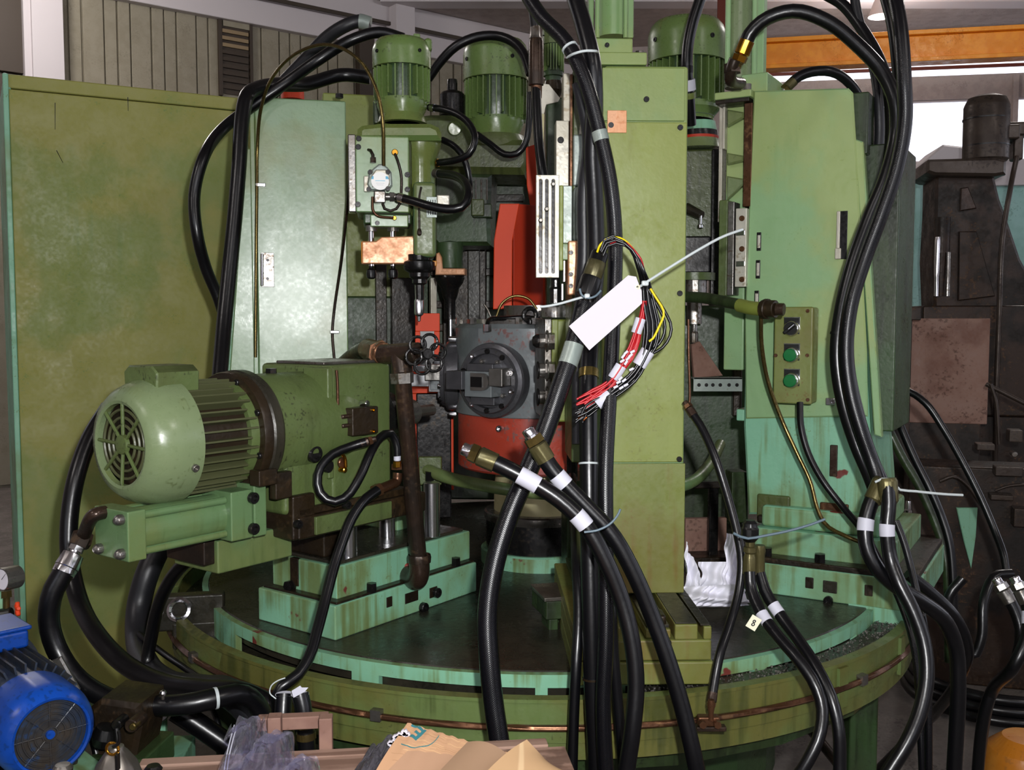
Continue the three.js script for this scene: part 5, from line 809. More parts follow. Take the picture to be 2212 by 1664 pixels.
hose('black hose with a silver threaded end pointing left, white tape where hoses cross', 38, [[1046, 990, 1.66], [1090, 1010, 1.655], [1150, 1042, 1.65], [1215, 1085, 1.645], [1268, 1140, 1.64], [1310, 1215, 1.635], [1344, 1300, 1.63], [1366, 1390, 1.62], [1374, 1480, 1.61], [1366, 1580, 1.6], [1352, 1680, 1.6], [1330, 2000, 1.58], [1290, 2640, 1.56]],
  { d: 1.64, fit: [['start', 'swivel', 0.95]], bands: [[1146, 1036, 48], [1256, 1126, 34]] });
hose('black hose with an upturned silver threaded end beside the slanting hose, white tape below', 38, [[1166, 972, 1.69], [1186, 1005, 1.69], [1216, 1042, 1.688], [1262, 1090, 1.685], [1322, 1155, 1.68], [1370, 1240, 1.675], [1408, 1330, 1.67], [1444, 1430, 1.66], [1474, 1530, 1.65], [1498, 1630, 1.64], [1512, 1700, 1.64], [1560, 2000, 1.62], [1620, 2620, 1.58]],
  { d: 1.67, fit: [['start', 'swivel', 0.95]], bands: [[1212, 1038, 30]] });
hose('thin black hose hanging from the dark shaft under the flanged housing', 24, [[1236, 1030, 2.3], [1240, 1120, 2.0], [1246, 1230, 1.84], [1250, 1330, 1.79], [1245, 1430, 1.76], [1240, 1530, 1.75], [1236, 1680, 1.74], [1236, 2000, 1.72], [1240, 2560, 1.68]], { d: 1.78 });
hose('dim black hose hanging behind the bundle in front of the slide base', 26, [[1300, 1180, 1.84], [1318, 1300, 1.78], [1326, 1420, 1.77], [1336, 1540, 1.765], [1350, 1680, 1.76], [1380, 2000, 1.75], [1420, 2500, 1.72]], { d: 1.77 });
// left side
hose('thick black hose looping from the chrome coupling down and around to the right', 46, [[140, 1232, 1.72], [112, 1285, 1.71], [106, 1345, 1.71], [126, 1410, 1.71], [170, 1470, 1.7], [235, 1510, 1.69], [320, 1524, 1.68], [400, 1522, 1.68], [470, 1508, 1.7], [520, 1500, 1.73], [560, 1530, 1.76], [600, 1700, 1.76], [640, 2000, 1.76], [680, 2480, 1.72]], { d: 1.7, bands: [[468, 1509, 6, M.tie, 1.04, 'tie_loop']] });
{
  const f = frAt(150, 1215, 1.73, 0, 0.9), a = f.at(136, 1240, 1.72), b = f.at(178, 1162, 1.755), dir = b.clone().sub(a), s = 1.73 / FPX, t = thing('hose_coupling', 'bright chrome hose coupling joining the thick loop hose to the feed cylinder', 'coupling', f);
  part(t, 'ferrule', M.zinc, lathe([[0, 0], [25 * s, 0], [25 * s, 14 * s], [26.5 * s, 16 * s], [23 * s, 46 * s], [12 * s, 50 * s], [0, 50 * s]], a, dir, 14)); part(t, 'neck', M.zinc, lathe([[0, 48 * s], [10 * s, 48 * s], [10 * s, 66 * s], [0, 66 * s]], a, dir, 20)); part(t, 'hex_nut', M.zinc, hex(a.clone().addScaledVector(dir.clone().normalize(), 54 * s), dir, 17 * s, 12 * s)); part(t, 'swivel_nut', M.rust, hex(a.clone().addScaledVector(dir.clone().normalize(), 66 * s), dir, 21 * s, 22 * s));
}
hose('black hose curving down behind the fan cover along the olive cabinet', 40, [[235, 880, 2.35], [195, 945, 2.3], [165, 1030, 2.25], [150, 1120, 2.22], [150, 1200, 2.2], [168, 1290, 2.15], [208, 1370, 2.05], [270, 1435, 1.98], [350, 1475, 1.92], [440, 1490, 1.86], [530, 1498, 1.82], [595, 1540, 1.81], [630, 1700, 1.81], [650, 2300, 1.8]], { d: 2.1 });
hose('very thick matt black hose dropping from under the milling head', 52, [[350, 1170, 2.5], [318, 1240, 2.46], [300, 1310, 2.44], [298, 1380, 2.38], [318, 1440, 2.24], [370, 1480, 2.08], [440, 1490, 1.98], [500, 1500, 1.91], [560, 1560, 1.88], [650, 1700, 1.87], [760, 2200, 1.87]], { mat: M.rubberG, d: 2.44 });
hose('medium black hose leaving the rusty plug of the cylinder bracket and bending down', 29, [[442, 1192, 2.08], [405, 1212, 2.1], [370, 1250, 2.14], [342, 1310, 2.18], [328, 1370, 2.2], [318, 1430, 2.2], [322, 1490, 2.15], [330, 1580, 2.1], [340, 1700, 2.08], [350, 2040, 2.0]], { d: 2.14 });
hose('pair of thin dark cables curving below the round base at left', 14, [[300, 1370, 2.34], [350, 1410, 2.26], [400, 1445, 2.16], [450, 1480, 2.06], [520, 1530, 2.0], [560, 1800, 1.9], [600, 2080, 1.9]], { d: 2.2 });
hose('thin black cable hanging under the trough lip at left', 12, [[290, 1360, 2.42], [330, 1430, 2.38], [380, 1470, 2.3], [430, 1500, 2.2], [470, 1560, 2.12], [500, 1900, 2.1]], { d: 2.3 });
hose('black hose hanging straight down through the gap beside the blue motor', 34, [[318, 1500, 1.98], [322, 1560, 1.95], [332, 1640, 1.93], [345, 1750, 1.9], [350, 2300, 1.85]], { d: 1.95 });
hose('thick black hose running low from the loop toward the wooden crate', 50, [[380, 1535, 1.9], [430, 1568, 1.9], [490, 1610, 1.9], [540, 1660, 1.9], [590, 1760, 1.9], [630, 2200, 1.9]], { d: 1.9 });
hose('S-bent black hose on the gearbox side, from the valve block to the brass elbow', 20, [[790, 955, 2.03], [755, 966, 2.02], [715, 984, 2.0], [688, 1020, 1.98], [690, 1062, 1.97], [716, 1084, 1.97], [748, 1074, 1.98], [778, 1030, 2.0], [800, 980, 2.03], [820, 947, 2.07], [842, 936, 2.1], [856, 958, 2.11], [858, 985, 2.11]], { d: 2.0, fit: [['start', 'rusty', 0.8]] });
{ const f = frAt(858, 990, 2.11, 0, 1), a = f.at(858, 975, 2.11), b = f.at(858, 1010, 2.11), t = thing('hose_nipple', 'small white and brass nipple at the end of the S-bent hose', 'fitting', f); part(t, 'sleeve', M.tape, rod(a, f.at(858, 996, 2.11), 0.0075)); part(t, 'nut', M.gold, hex(f.at(858, 997, 2.11), V(0, -1, 0), 0.009, 0.012), rod(f.at(858, 1000, 2.11), b, 0.0065)); }
hose('black hose running from the brass elbow on the gearbox down over the turquoise foot', 24, [[815, 1060, 2.02], [788, 1080, 1.99], [760, 1120, 1.96], [738, 1175, 1.93], [720, 1230, 1.9], [702, 1300, 1.86], [686, 1360, 1.82], [668, 1420, 1.78], [640, 1462, 1.75], [612, 1480, 1.735], [598, 1500, 1.73], [600, 1540, 1.73], [606, 1700, 1.72], [620, 2200, 1.7]], { d: 1.88 });
hose('cut black hose end with a white tape loop, left of two near the plastic bag', 38, [[614, 1500, 1.62], [612, 1530, 1.61], [610, 1580, 1.6], [612, 1640, 1.6], [630, 1800, 1.6], [640, 2500, 1.6]], { d: 1.61, bands: [[614, 1498, 14, M.tape, 1.06]] });
hose('cut black hose end with a torn tape flag and brass nut, right of the pair', 38, [[648, 1500, 1.6], [654, 1525, 1.595], [660, 1570, 1.59], [664, 1640, 1.59], [680, 1800, 1.6], [690, 2500, 1.6]], { d: 1.6, bands: [[649, 1499, 14, M.tape, 1.06], [659, 1562, 22, M.brass, 1.12, 'brass_nut'], [662, 1590, 14, M.brass, 1.16, 'brass_nut']] });
{ const f = frAt(660, 1490, 1.58, 0, 0.8), t = thing('tape_flag', 'torn white paper flag sticking out from the taped hose end', 'tape flag', f); part(t, 'flag', M.tape, PP(f, [[630, 1493], [648, 1482], [652, 1486], [666, 1486], [658, 1495], [634, 1508]], 0.004, 0.001, 0)); const c = part(t, 'wire_loop', M.tie, TP(f, [[596, 1510], [583, 1498], [586, 1482], [600, 1471], [616, 1465]], 0.0011, 0.0)); }
// hoses over the uprights on the left
hose('black hose arching over the pale upright and standing straight down its left side', 32, [[800, 168, 3.12], [740, 162, 3.12], [660, 182, 3.05], [600, 183, 2.95], [560, 190, 2.88], [535, 205, 2.83], [524, 250, 2.8], [516, 360, 2.76], [506, 480, 2.73], [494, 600, 2.7], [484, 700, 2.66], [476, 795, 2.6], [470, 870, 2.55]], { d: 2.8 });
hose('long black hose bowing out left in front of the olive cabinet', 25, [[872, 84, 2.9], [820, 70, 2.9], [760, 86, 2.9], [690, 128, 2.88], [620, 178, 2.9], [550, 226, 2.89], [480, 280, 2.84], [440, 340, 2.75], [420, 420, 2.73], [425, 500, 2.72], [445, 580, 2.76], [470, 640, 2.79], [486, 690, 2.8]], { d: 2.78 });
hose('dull black hose rising behind the arching ones to a grey end sleeve', 28, [[560, 230, 3.3], [610, 180, 3.28], [660, 128, 3.25], [705, 82, 3.22], [745, 56, 3.2], [775, 46, 3.2], [800, 52, 3.2]], { mat: M.rubberG, d: 3.2, bands: [[790, 49, 26, M.grey, 1.1, 'end_sleeve']] });
hose('black hose arching over between the two finned motors', 20, [[925, 170, 3.0], [950, 135, 2.98], [985, 100, 2.96], [1030, 80, 2.95], [1075, 78, 2.94], [1110, 92, 2.92], [1132, 118, 2.9], [1146, 160, 2.88]], { d: 2.95 });
hose('black flexible conduit curling from the first motor back to the drilling head', 15, [[926, 232, 2.74], [955, 236, 2.72], [990, 248, 2.7], [1015, 270, 2.68], [1026, 302, 2.66], [1014, 332, 2.66], [985, 346, 2.68], [944, 352, 2.72]], { d: 2.68, bands: [[934, 233, 10, M.zinc, 1.15, 'collar'], [944, 352, 8, M.gold, 1.1, 'collar']] });
hose('black conduit passing behind the head to the grease lines', 14, [[955, 302, 2.78], [980, 315, 2.76], [1000, 338, 2.75], [1011, 372, 2.75], [1014, 400, 2.76], [1012, 430, 2.8]], { d: 2.76 });
hose('drooping black cable below the larger finned motor', 14, [[1030, 290, 2.92], [1060, 312, 2.9], [1092, 334, 2.88], [1120, 330, 2.87], [1136, 306, 2.87], [1143, 260, 2.87], [1145, 200, 2.88]], { d: 2.88 });
hose('black hose looping from the lubrication pump out and back to the head', 19, [[860, 426, 2.52], [890, 434, 2.5], [930, 446, 2.48], [975, 452, 2.47], [1002, 444, 2.47], [1012, 422, 2.48], [1005, 396, 2.52], [982, 380, 2.58], [940, 374, 2.64]], { d: 2.5, bands: [[868, 428, 14, M.zinc, 1.05, 'collar'], [944, 375, 14, M.worn, 1.08, 'collar']] });
hose('black hose dropping from the tall pipe fitting behind the slotted bar', 20, [[1158, 185, 2.5], [1160, 240, 2.48], [1164, 310, 2.46], [1172, 372, 2.44], [1180, 430, 2.44], [1184, 560, 2.44]], { d: 2.47 });
{ // tall pipe fitting
  const f = frAt(1158, 120, 2.5, 0, 2), t = thing('pipe_fitting', 'tall brown pipe fitting hanging at top centre left of the black hoses', 'fitting', f);
  part(t, 'sleeve', M.rust, VL(f, 1158, 0, [[0, 84], [14, 84], [16, 92], [16, 184], [0, 188]], 28)); part(t, 'nipple', M.worn, VL(f, 1156, 0, [[0, 56], [10, 56], [11, 78], [13, 84], [0, 84]], 24)); part(t, 'collar', M.copper, VL(f, 1159, 0, [[0, 186], [12, 186], [11, 212], [0, 212]], 24)); part(t, 'riser', M.rubberG, tubeL([f.at(1156, 58, 2.5), f.at(1150, 10, 2.5), f.at(1135, -60, 2.5), f.at(1120, -200, 2.55)], 0.012, 20, 12)); 
  const f2 = frAt(1200, 120, 2.9, 0, 0), t2 = thing('small_motor', 'small finned motor half hidden by the black hoses at top centre', 'motor', f2); finnedMotor(t2, f2, 1195, 0, [24, 60, 98, 156, 176], [M.head, M.dgreen, M.motor], 24); part(t2, 'stand', M.dgreen, B(f2, 1180, 210, 1226, 700, 0, 0.1, 0.006)); part(t2, 'white_bracket', M.white_m, PP(f2, [[1170, 180], [1186, 182], [1210, 212], [1206, 220], [1180, 226], [1174, 250], [1166, 240]], 0.04, 0.006, 0.001)); part(t2, 'white_lever', M.cream, PP(f2, [[1166, 246], [1176, 246], [1174, 316], [1170, 324], [1167, 314]], 0.05, 0.006, 0.001)); part(t2, 'neck', M.grime, VL(f2, 1195, 0, [[0, 170], [18, 176], [22, 196], [12, 214], [0, 214]], 20));
}
// right side
hose('thin black hose curving from the copper line down to the brass tap on the trough', 20, [[1492, 888, 2.02], [1516, 925, 2.0], [1545, 990, 1.97], [1568, 1060, 1.95], [1592, 1150, 1.92], [1602, 1210, 1.9], [1596, 1280, 1.88], [1576, 1350, 1.85], [1556, 1410, 1.82], [1544, 1470, 1.8], [1538, 1510, 1.785]], { d: 1.9, fit: [['end', 'rusty', 0.85], ['start', 'rusty', 0.9]] });
{ const f = frAt(1530, 1560, 1.765, 0, 0.65), t = thing('brass_tap', 'small dirty brass tap manifold on the rim at the end of the thin hose', 'valve', f); part(t, 'tap_body', M.copper, B(f, 1508, 1550, 1556, 1572, 0, 0.02, 0.004), VL(f, 1536, 0, [[0, 1512], [7, 1512], [9, 1524], [6, 1540], [6, 1556], [0, 1556]], 18)); for (const x of [1516, 1548]) part(t, 'tap_nut', M.copper, BOLT(f, x, 1562, 9, 0, 0.012)); part(t, 'mounting_plate', M.rust, B(f, 1505, 1572, 1570, 1582, -0.002, 0.018, 0.002)); }
hose('left hose of the taped pair right of centre, beside the label numbered 8', 27, [[1619, 1236, 1.86], [1622, 1270, 1.85], [1642, 1320, 1.82], [1678, 1372, 1.78], [1720, 1420, 1.74], [1758, 1475, 1.71], [1776, 1530, 1.69], [1770, 1590, 1.67], [1742, 1650, 1.66], [1700, 1720, 1.66], [1660, 2000, 1.64], [1650, 2500, 1.62]], { d: 1.76, bands: [[1652, 1334, 26]] });
hose('right hose of the taped pair under the brass couplings right of centre', 27, [[1640, 1236, 1.88], [1654, 1280, 1.86], [1686, 1330, 1.83], [1722, 1380, 1.79], [1762, 1440, 1.74], [1796, 1510, 1.7], [1812, 1580, 1.68], [1814, 1660, 1.67], [1812, 1740, 1.66], [1810, 2100, 1.64], [1800, 2500, 1.62]], { d: 1.78, bands: [[1676, 1316, 26]] });
{ const f = frAt(1628, 1190, 1.87, 0, 0.9), t = thing('hose_couplings', 'brass and black coupling pair standing upright on the taped hoses', 'coupling', f); part(t, 'coupling_body', M.brassD, VL(f, 1620, 0, [[0, 1170], [10, 1170], [10, 1180], [14, 1182], [14, 1192], [11, 1196], [14, 1204], [15, 1240], [0, 1240]], 24)); part(t, 'coupling_body', M.brassD, VL(f, 1640, -0.01, [[0, 1178], [12, 1178], [14, 1190], [12, 1200], [13, 1236], [0, 1240]], 20)); part(t, 'black_cap', M.black, VL(f, 1620, 0.006, [[0, 1124], [10, 1124], [15, 1130], [16, 1138], [19, 1142], [19, 1162], [12, 1170], [0, 1170]], 28)); 
  const cv = document.createElement('canvas'); cv.width = 64; cv.height = 64; const c = cv.getContext('2d'); c.fillStyle = '#e6e3c8'; c.fillRect(0, 0, 64, 64); c.fillStyle = '#1a1a1a'; c.font = 'bold 44px sans-serif'; c.translate(32, 32); c.rotate(-0.25); c.fillText('8', -12, 16); const tx = new THREE.CanvasTexture(cv); tx.colorSpace = THREE.SRGBColorSpace;
  const f5 = frAt(1628, 1348, 1.765, 0, 0.8), t5 = thing('number_label', 'small cream paper label with the number 8 sticking out from the taped hoses', 'label', f5), g = new THREE.BoxGeometry(24 * f5.s(1628, 1348), 30 * f5.s(1628, 1348), 0.0008); g.rotateZ(-0.55); const p = f5.p(1628, 1346, 0); g.translate(p.x, p.y, p.z); part(t5, 'label_paper', std({ map: tx, roughness: 0.8 }), fin(g, true)); }
const BIG = 'thick black hoses draped over the right upright';
hose('thick hose with a gold fitting arching from the right cylinder down the right upright', 31, [[1606, 108, 2.33], [1622, 70, 2.32], [1660, 38, 2.3], [1720, 24, 2.28], [1790, 48, 2.26], [1850, 95, 2.24], [1905, 155, 2.22], [1934, 220, 2.2], [1936, 290, 2.2], [1915, 380, 2.19], [1878, 470, 2.19], [1842, 570, 2.18], [1818, 670, 2.17], [1808, 770, 2.16], [1822, 870, 2.15], [1850, 960, 2.14], [1880, 1030, 2.12], [1892, 1064, 2.11]], { d: 2.2, fit: [['start', 'gold', 0.9]], bands: [[1812, 720, 5, M.black, 1.1, 'tie_loop']] });
hose('glossy thick hose from the top right corner winding down the right upright', 31, [[1905, -260, 2.4], [1924, -60, 2.2], [1945, 60, 2.14], [1953, 170, 2.12], [1955, 260, 2.12], [1938, 360, 2.12], [1905, 460, 2.12], [1868, 560, 2.12], [1838, 660, 2.11], [1828, 760, 2.1], [1838, 850, 2.09], [1860, 930, 2.08], [1888, 1010, 2.07], [1903, 1056, 2.05]], { mat: M.weave, d: 2.11 });
hose('thick hose beside the glossy one, inner strand of the right-hand bundle', 26, [[1870, -260, 2.45], [1906, -40, 2.3], [1930, 60, 2.26], [1941, 160, 2.25], [1948, 270, 2.25], [1935, 360, 2.25], [1900, 470, 2.25], [1862, 580, 2.24], [1836, 680, 2.22], [1832, 780, 2.2], [1850, 880, 2.18], [1880, 980, 2.16], [1915, 1060, 2.14]], { d: 2.24 });
hose('grey hose hanging inside the big arch right of the column top', 20, [[1830, -200, 2.6], [1850, 20, 2.56], [1870, 90, 2.54], [1888, 150, 2.52], [1898, 220, 2.5], [1900, 290, 2.5], [1896, 340, 2.5]], { mat: M.rubberG, d: 2.52 });
hose('black hose crossing behind the big arch at top right', 24, [[1690, -160, 2.7], [1760, -30, 2.62], [1820, 10, 2.58], [1860, 60, 2.55], [1900, 130, 2.5], [1920, 200, 2.45], [1925, 300, 2.42], [1915, 380, 2.4]], { d: 2.55 });
hose('short black hose with a dull brass end bending over the top of the right upright', 21, [[1705, 184, 2.7], [1722, 168, 2.7], [1750, 156, 2.7], [1790, 154, 2.7], [1822, 168, 2.72], [1850, 200, 2.74], [1862, 240, 2.76]], { d: 2.7, fit: [['start', 'swivel', 0.85]] });
hose('black hose rising from the large motor terminal up out of the picture', 24, [[1492, 270, 2.9], [1488, 200, 2.86], [1484, 150, 2.84], [1486, 100, 2.84], [1496, 50, 2.84], [1512, 0, 2.84], [1530, -60, 2.84], [1560, -240, 2.84]], { d: 2.84, bands: [[1484, 150, 14, M.dark, 1.12, 'collar'], [1487, 184, 22, M.tape, 1.3, 'number_sleeve'], [1488, 205, 12, M.motor, 1.2, 'collar']] });
{ // printed strokes on the number sleeve
  const f = frAt(1487, 184, 2.81, 0, 2), t = thing('sleeve_print', 'black strokes printed on the white number sleeve of the motor hose', 'print', f); for (const x of [1483, 1489]) part(t, 'stroke', M.black, B(f, x, 176, x + 2.4, 190, 0.014, 0.001, 0)); part(t, 'stroke', M.black, B(f, 1483, 188, 1491, 190.5, 0.0145, 0.001, 0)); t.parent.remove(t);
}
hose('black hose from the button box hanging down to the lower right', 15, [[1728, 870, 2.38], [1730, 920, 2.36], [1746, 980, 2.34], [1778, 1040, 2.31], [1820, 1095, 2.28], [1865, 1150, 2.22], [1905, 1220, 2.16], [1945, 1300, 2.1], [1975, 1400, 2.05], [1990, 1600, 2.0], [2000, 2100, 1.98]], { mat: M.weave, d: 2.3 });
hose('thin brass conduit winding down the face of the right upright', 9, [[1644, 680, 2.34], [1645, 740, 2.36], [1658, 820, 2.38], [1690, 910, 2.38], [1722, 980, 2.36], [1750, 1040, 2.34], [1766, 1100, 2.32], [1784, 1134, 2.3], [1830, 1160, 2.26], [1870, 1176, 2.24]], { d: 2.36, mat: M.brass, name: 'conduit', cat: 'conduit' });
hose('taped hose, left of the two with white bands at lower right', 34, [[1902, 1046, 1.98], [1882, 1085, 1.97], [1870, 1130, 1.96], [1872, 1180, 1.95], [1896, 1230, 1.94], [1938, 1268, 1.94], [1990, 1300, 1.95], [2040, 1340, 1.97], [2065, 1400, 1.98], [2070, 1480, 1.98], [2060, 1700, 1.98], [2050, 2140, 1.98]], { d: 1.96, bands: [[1871, 1134, 26]] });
hose('taped hose, right of the two with white bands, winding down past the trough rim', 32, [[1918, 1046, 1.95], [1920, 1090, 1.94], [1916, 1145, 1.93], [1924, 1210, 1.92], [1942, 1260, 1.9], [1972, 1320, 1.88], [1996, 1390, 1.86], [2002, 1460, 1.84], [1990, 1530, 1.82], [1962, 1600, 1.8], [1925, 1660, 1.79], [1890, 1720, 1.78], [1840, 2000, 1.76], [1800, 2380, 1.74]], { d: 1.9, bands: [[1916, 1147, 26]] });
{ const f = frAt(1908, 1050, 1.96, 0, 1), t = thing('hose_ends', 'pair of oily brown hose fittings tied together above the white bands at right', 'coupling', f); part(t, 'fitting', M.brassD, lathe([[0, 0], [0.012, 0], [0.019, 0.01], [0.0195, 0.05], [0.0165, 0.056], [0, 0.056]], f.at(1882, 1090, 1.97), f.at(1906, 1040, 1.98).sub(f.at(1882, 1090, 1.97)), 20), lathe([[0, 0], [0.012, 0], [0.019, 0.01], [0.0195, 0.05], [0.0165, 0.056], [0, 0.056]], f.at(1920, 1094, 1.95), f.at(1917, 1042, 1.955).sub(f.at(1920, 1094, 1.95)), 20)); part(t, 'wire_tie', M.tie, TP(f, [[1890, 1042], [1910, 1034], [1930, 1040], [1938, 1056], [1980, 1062], [2040, 1068], [2080, 1070]], 0.0026, 0.01)); }
hose('ribbed shiny hose slanting down behind the taped pair at lower right', 16, [[1935, 1126, 2.1], [1952, 1170, 2.08], [1966, 1220, 2.06], [1980, 1280, 2.03], [1996, 1350, 2.0], [2003, 1440, 1.98], [2006, 1600, 1.96], [2000, 2140, 1.95]], { mat: M.weave, d: 2.05 });
hose('long dark hose from the brown board arching to the far right fittings', 16, [[1925, 842, 3.0], [1962, 846, 2.98], [2000, 872, 2.95], [2040, 930, 2.92], [2080, 1000, 2.88], [2118, 1075, 2.84], [2150, 1150, 2.8], [2168, 1200, 2.76], [2174, 1235, 2.74]], { d: 2.9, bands: [[1946, 844, 34, M.brass, 1.15, 'brass_sleeve']] });
hose('dark shiny hose slanting down behind the right upright', 18, [[1925, 860, 2.98], [1945, 920, 2.94], [1975, 990, 2.9], [2010, 1060, 2.86], [2035, 1120, 2.84], [2052, 1180, 2.82], [2060, 1300, 2.8], [2060, 1480, 2.8]], { mat: M.weave, d: 2.9 });
hose('olive grey pipe slanting beside the shiny hose behind the right upright', 20, [[1920, 930, 3.0], [1950, 990, 2.98], [1985, 1050, 2.96], [2012, 1110, 2.94], [2034, 1170, 2.92], [2046, 1240, 2.9], [2050, 1430, 2.9]], { mat: M.dgreen, d: 2.96 });
for (const [i, lb] of ['chrome-ended hose at the right edge, left of two', 'chrome-ended hose at the right edge, right of two with white tape'].entries()) {
  const dx = i * 36, h = hose(lb, 26, [[2172 + dx, 1284, 2.3 - i * 0.1], [2188 + dx * 0.9, 1310, 2.29 - i * 0.1], [2200 + dx * 0.6, 1340, 2.28 - i * 0.1], [2206 + dx * 0.4, 1370, 2.27 - i * 0.1], [2190, 1440, 2.26 - i * 0.1], [2140, 1500, 2.26], [2110, 1700, 2.3], [2110, 1990, 2.3]], { d: 2.28, fit: [['start', 'chrome', 1]], bands: i ? [[2204, 1336, 26]] : [] });
}
hose('dark hose hanging in a loop at the lower right behind the taped hoses', 22, [[2080, 1250, 2.4], [2050, 1290, 2.4], [2060, 1360, 2.4], [2100, 1420, 2.4], [2120, 1380, 2.4], [2125, 1300, 2.42], [2150, 1245, 2.45], [2185, 1240, 2.46]], { d: 2.4 });
hose('dark hose trailing from the taped hoses down to the coil on the floor', 26, [[1960, 1240, 2.2], [2010, 1280, 2.2], [2060, 1330, 2.2], [2090, 1400, 2.22], [2070, 1470, 2.3], [2020, 1540, 2.5], [1960, 1600, 2.8], [1900, 1660, 3.0]], { d: 2.25 });
{ // coils of hose on the floor
  const mk = (px, py, R, n, lb) => { const p = at(px, py, 1.4 * FPX / ((py - 686) + 30)), f = new Fr(p.x, 0, p.z), t = thing('coiled_hose', lb, 'hose', f), pts = []; for (let i = 0; i <= n * 24; i++) { const a = i / 24 * Math.PI * 2; pts.push(V((R - 0.012 * Math.floor(i / 24)) * Math.cos(a), 0.022 + 0.036 * (i / 24) * 0.9, (R - 0.012 * Math.floor(i / 24)) * 0.95 * Math.sin(a))); } part(t, 'hose_body', M.rubber, tubeC(curveOf(pts), 0.02, n * 40, 10)); };
  mk(2150, 1500, 0.31, 3, 'coil of black hose lying on the grey floor at lower right');
}
// ---------- blank tag, loose wires, cable ties ----------
{
  const f = frAt(1312, 672, 1.76, -0.04, 0), t = thing('paper_tag', 'blank white paper tag with an eyelet hanging in front of the bundle of hoses', 'tag', f);
  const P = (x, y) => { const p = f.p(x, y, 0); return [p.x, p.y]; }, e = P(1377, 620), s = f.s(1312, 672), h = new THREE.Path(); h.absarc(e[0], e[1], 2.6 * s, 0, Math.PI * 2, true);
  part(t, 'tag_card', M.paper, ext([P(1229, 705), P(1357, 595), P(1374, 598), P(1386, 630), P(1387, 655), P(1382, 660), P(1273, 757)], -0.0006, 0.0006, 0, [h]));
  part(t, 'eyelet', M.orangeM, lathe([[2.6 * s, 0], [5.4 * s, 0], [5.2 * s, 0.0008], [2.6 * s, 0.0008], [2.6 * s, 0]], V(e[0], e[1], 0.0006), V(0, 0, 1), 20));
}
{
  const f = frAt(1395, 600, 1.78, 0, 0), t = thing('cable_tie', 'long pale cable tie sticking out from the loose wires to upper right', 'cable tie', f, 'cable ties on the hoses and wires');
  part(t, 'strap', M.tie, TP(f, [[1378, 622, 0.01], [1390, 614, 0.02], [1440, 582, 0.01], [1500, 545, 0], [1560, 512, -0.02], [1604, 496, -0.04]], 0.0026, 0)); part(t, 'tie_head', M.tie, B(f, 1386, 606, 1402, 618, 0.022, 0.01, 0.003));
  const f2 = frAt(1270, 640, 1.8, 0, 0), t2 = thing('cable_tie', 'pale cable tie looped under the cable gland with its tail pointing left', 'cable tie', f2, 'cable ties on the hoses and wires');
  part(t2, 'strap', M.tie, TP(f2, [[1268, 640], [1245, 646], [1210, 656], [1180, 662], [1166, 663]], 0.0024, 0.006)); part(t2, 'tie_loop', M.tieB, TP(f2, [[1252, 624, 0.012], [1257, 638, 0.014], [1270, 644, 0.016], [1286, 640, 0.016], [1298, 628, 0.012]], 0.0022, 0.012)); part(t2, 'tie_head', M.tie, B(f2, 1262, 634, 1275, 646, 0.018, 0.008, 0.003));
  const f3 = frAt(1310, 1135, 1.6, 0, 0), t3 = thing('cable_tie', 'grey cable tie around the crossing hoses in the middle of the bundle', 'cable tie', f3, 'cable ties on the hoses and wires');
  part(t3, 'strap', M.tieB, TP(f3, [[1262, 1150], [1290, 1146], [1318, 1132], [1335, 1112], [1340, 1100]], 0.002, 0.01));
  const f4 = frAt(1640, 1150, 1.84, 0, 0), t4 = thing('cable_tie', 'blue-grey cable tie under the black cap with its tail reaching right', 'cable tie', f4, 'cable ties on the hoses and wires');
  part(t4, 'strap', M.tieB, TP(f4, [[1584, 1152], [1600, 1160], [1620, 1164], [1640, 1160], [1700, 1148], [1750, 1134], [1782, 1122]], 0.0026, 0.022));
  const f5 = frAt(1258, 118, 1.93, 0, 0), t5 = thing('cable_tie', 'pale cable tie binding the two black hoses near the top of the picture', 'cable tie', f5, 'cable ties on the hoses and wires');
  part(t5, 'strap', M.tie, TP(f5, [[1226, 124, 0.02], [1240, 116, 0.045], [1262, 110, 0.05], [1284, 110, 0.045], [1290, 112, 0.01]], 0.0026, 0.04));
}
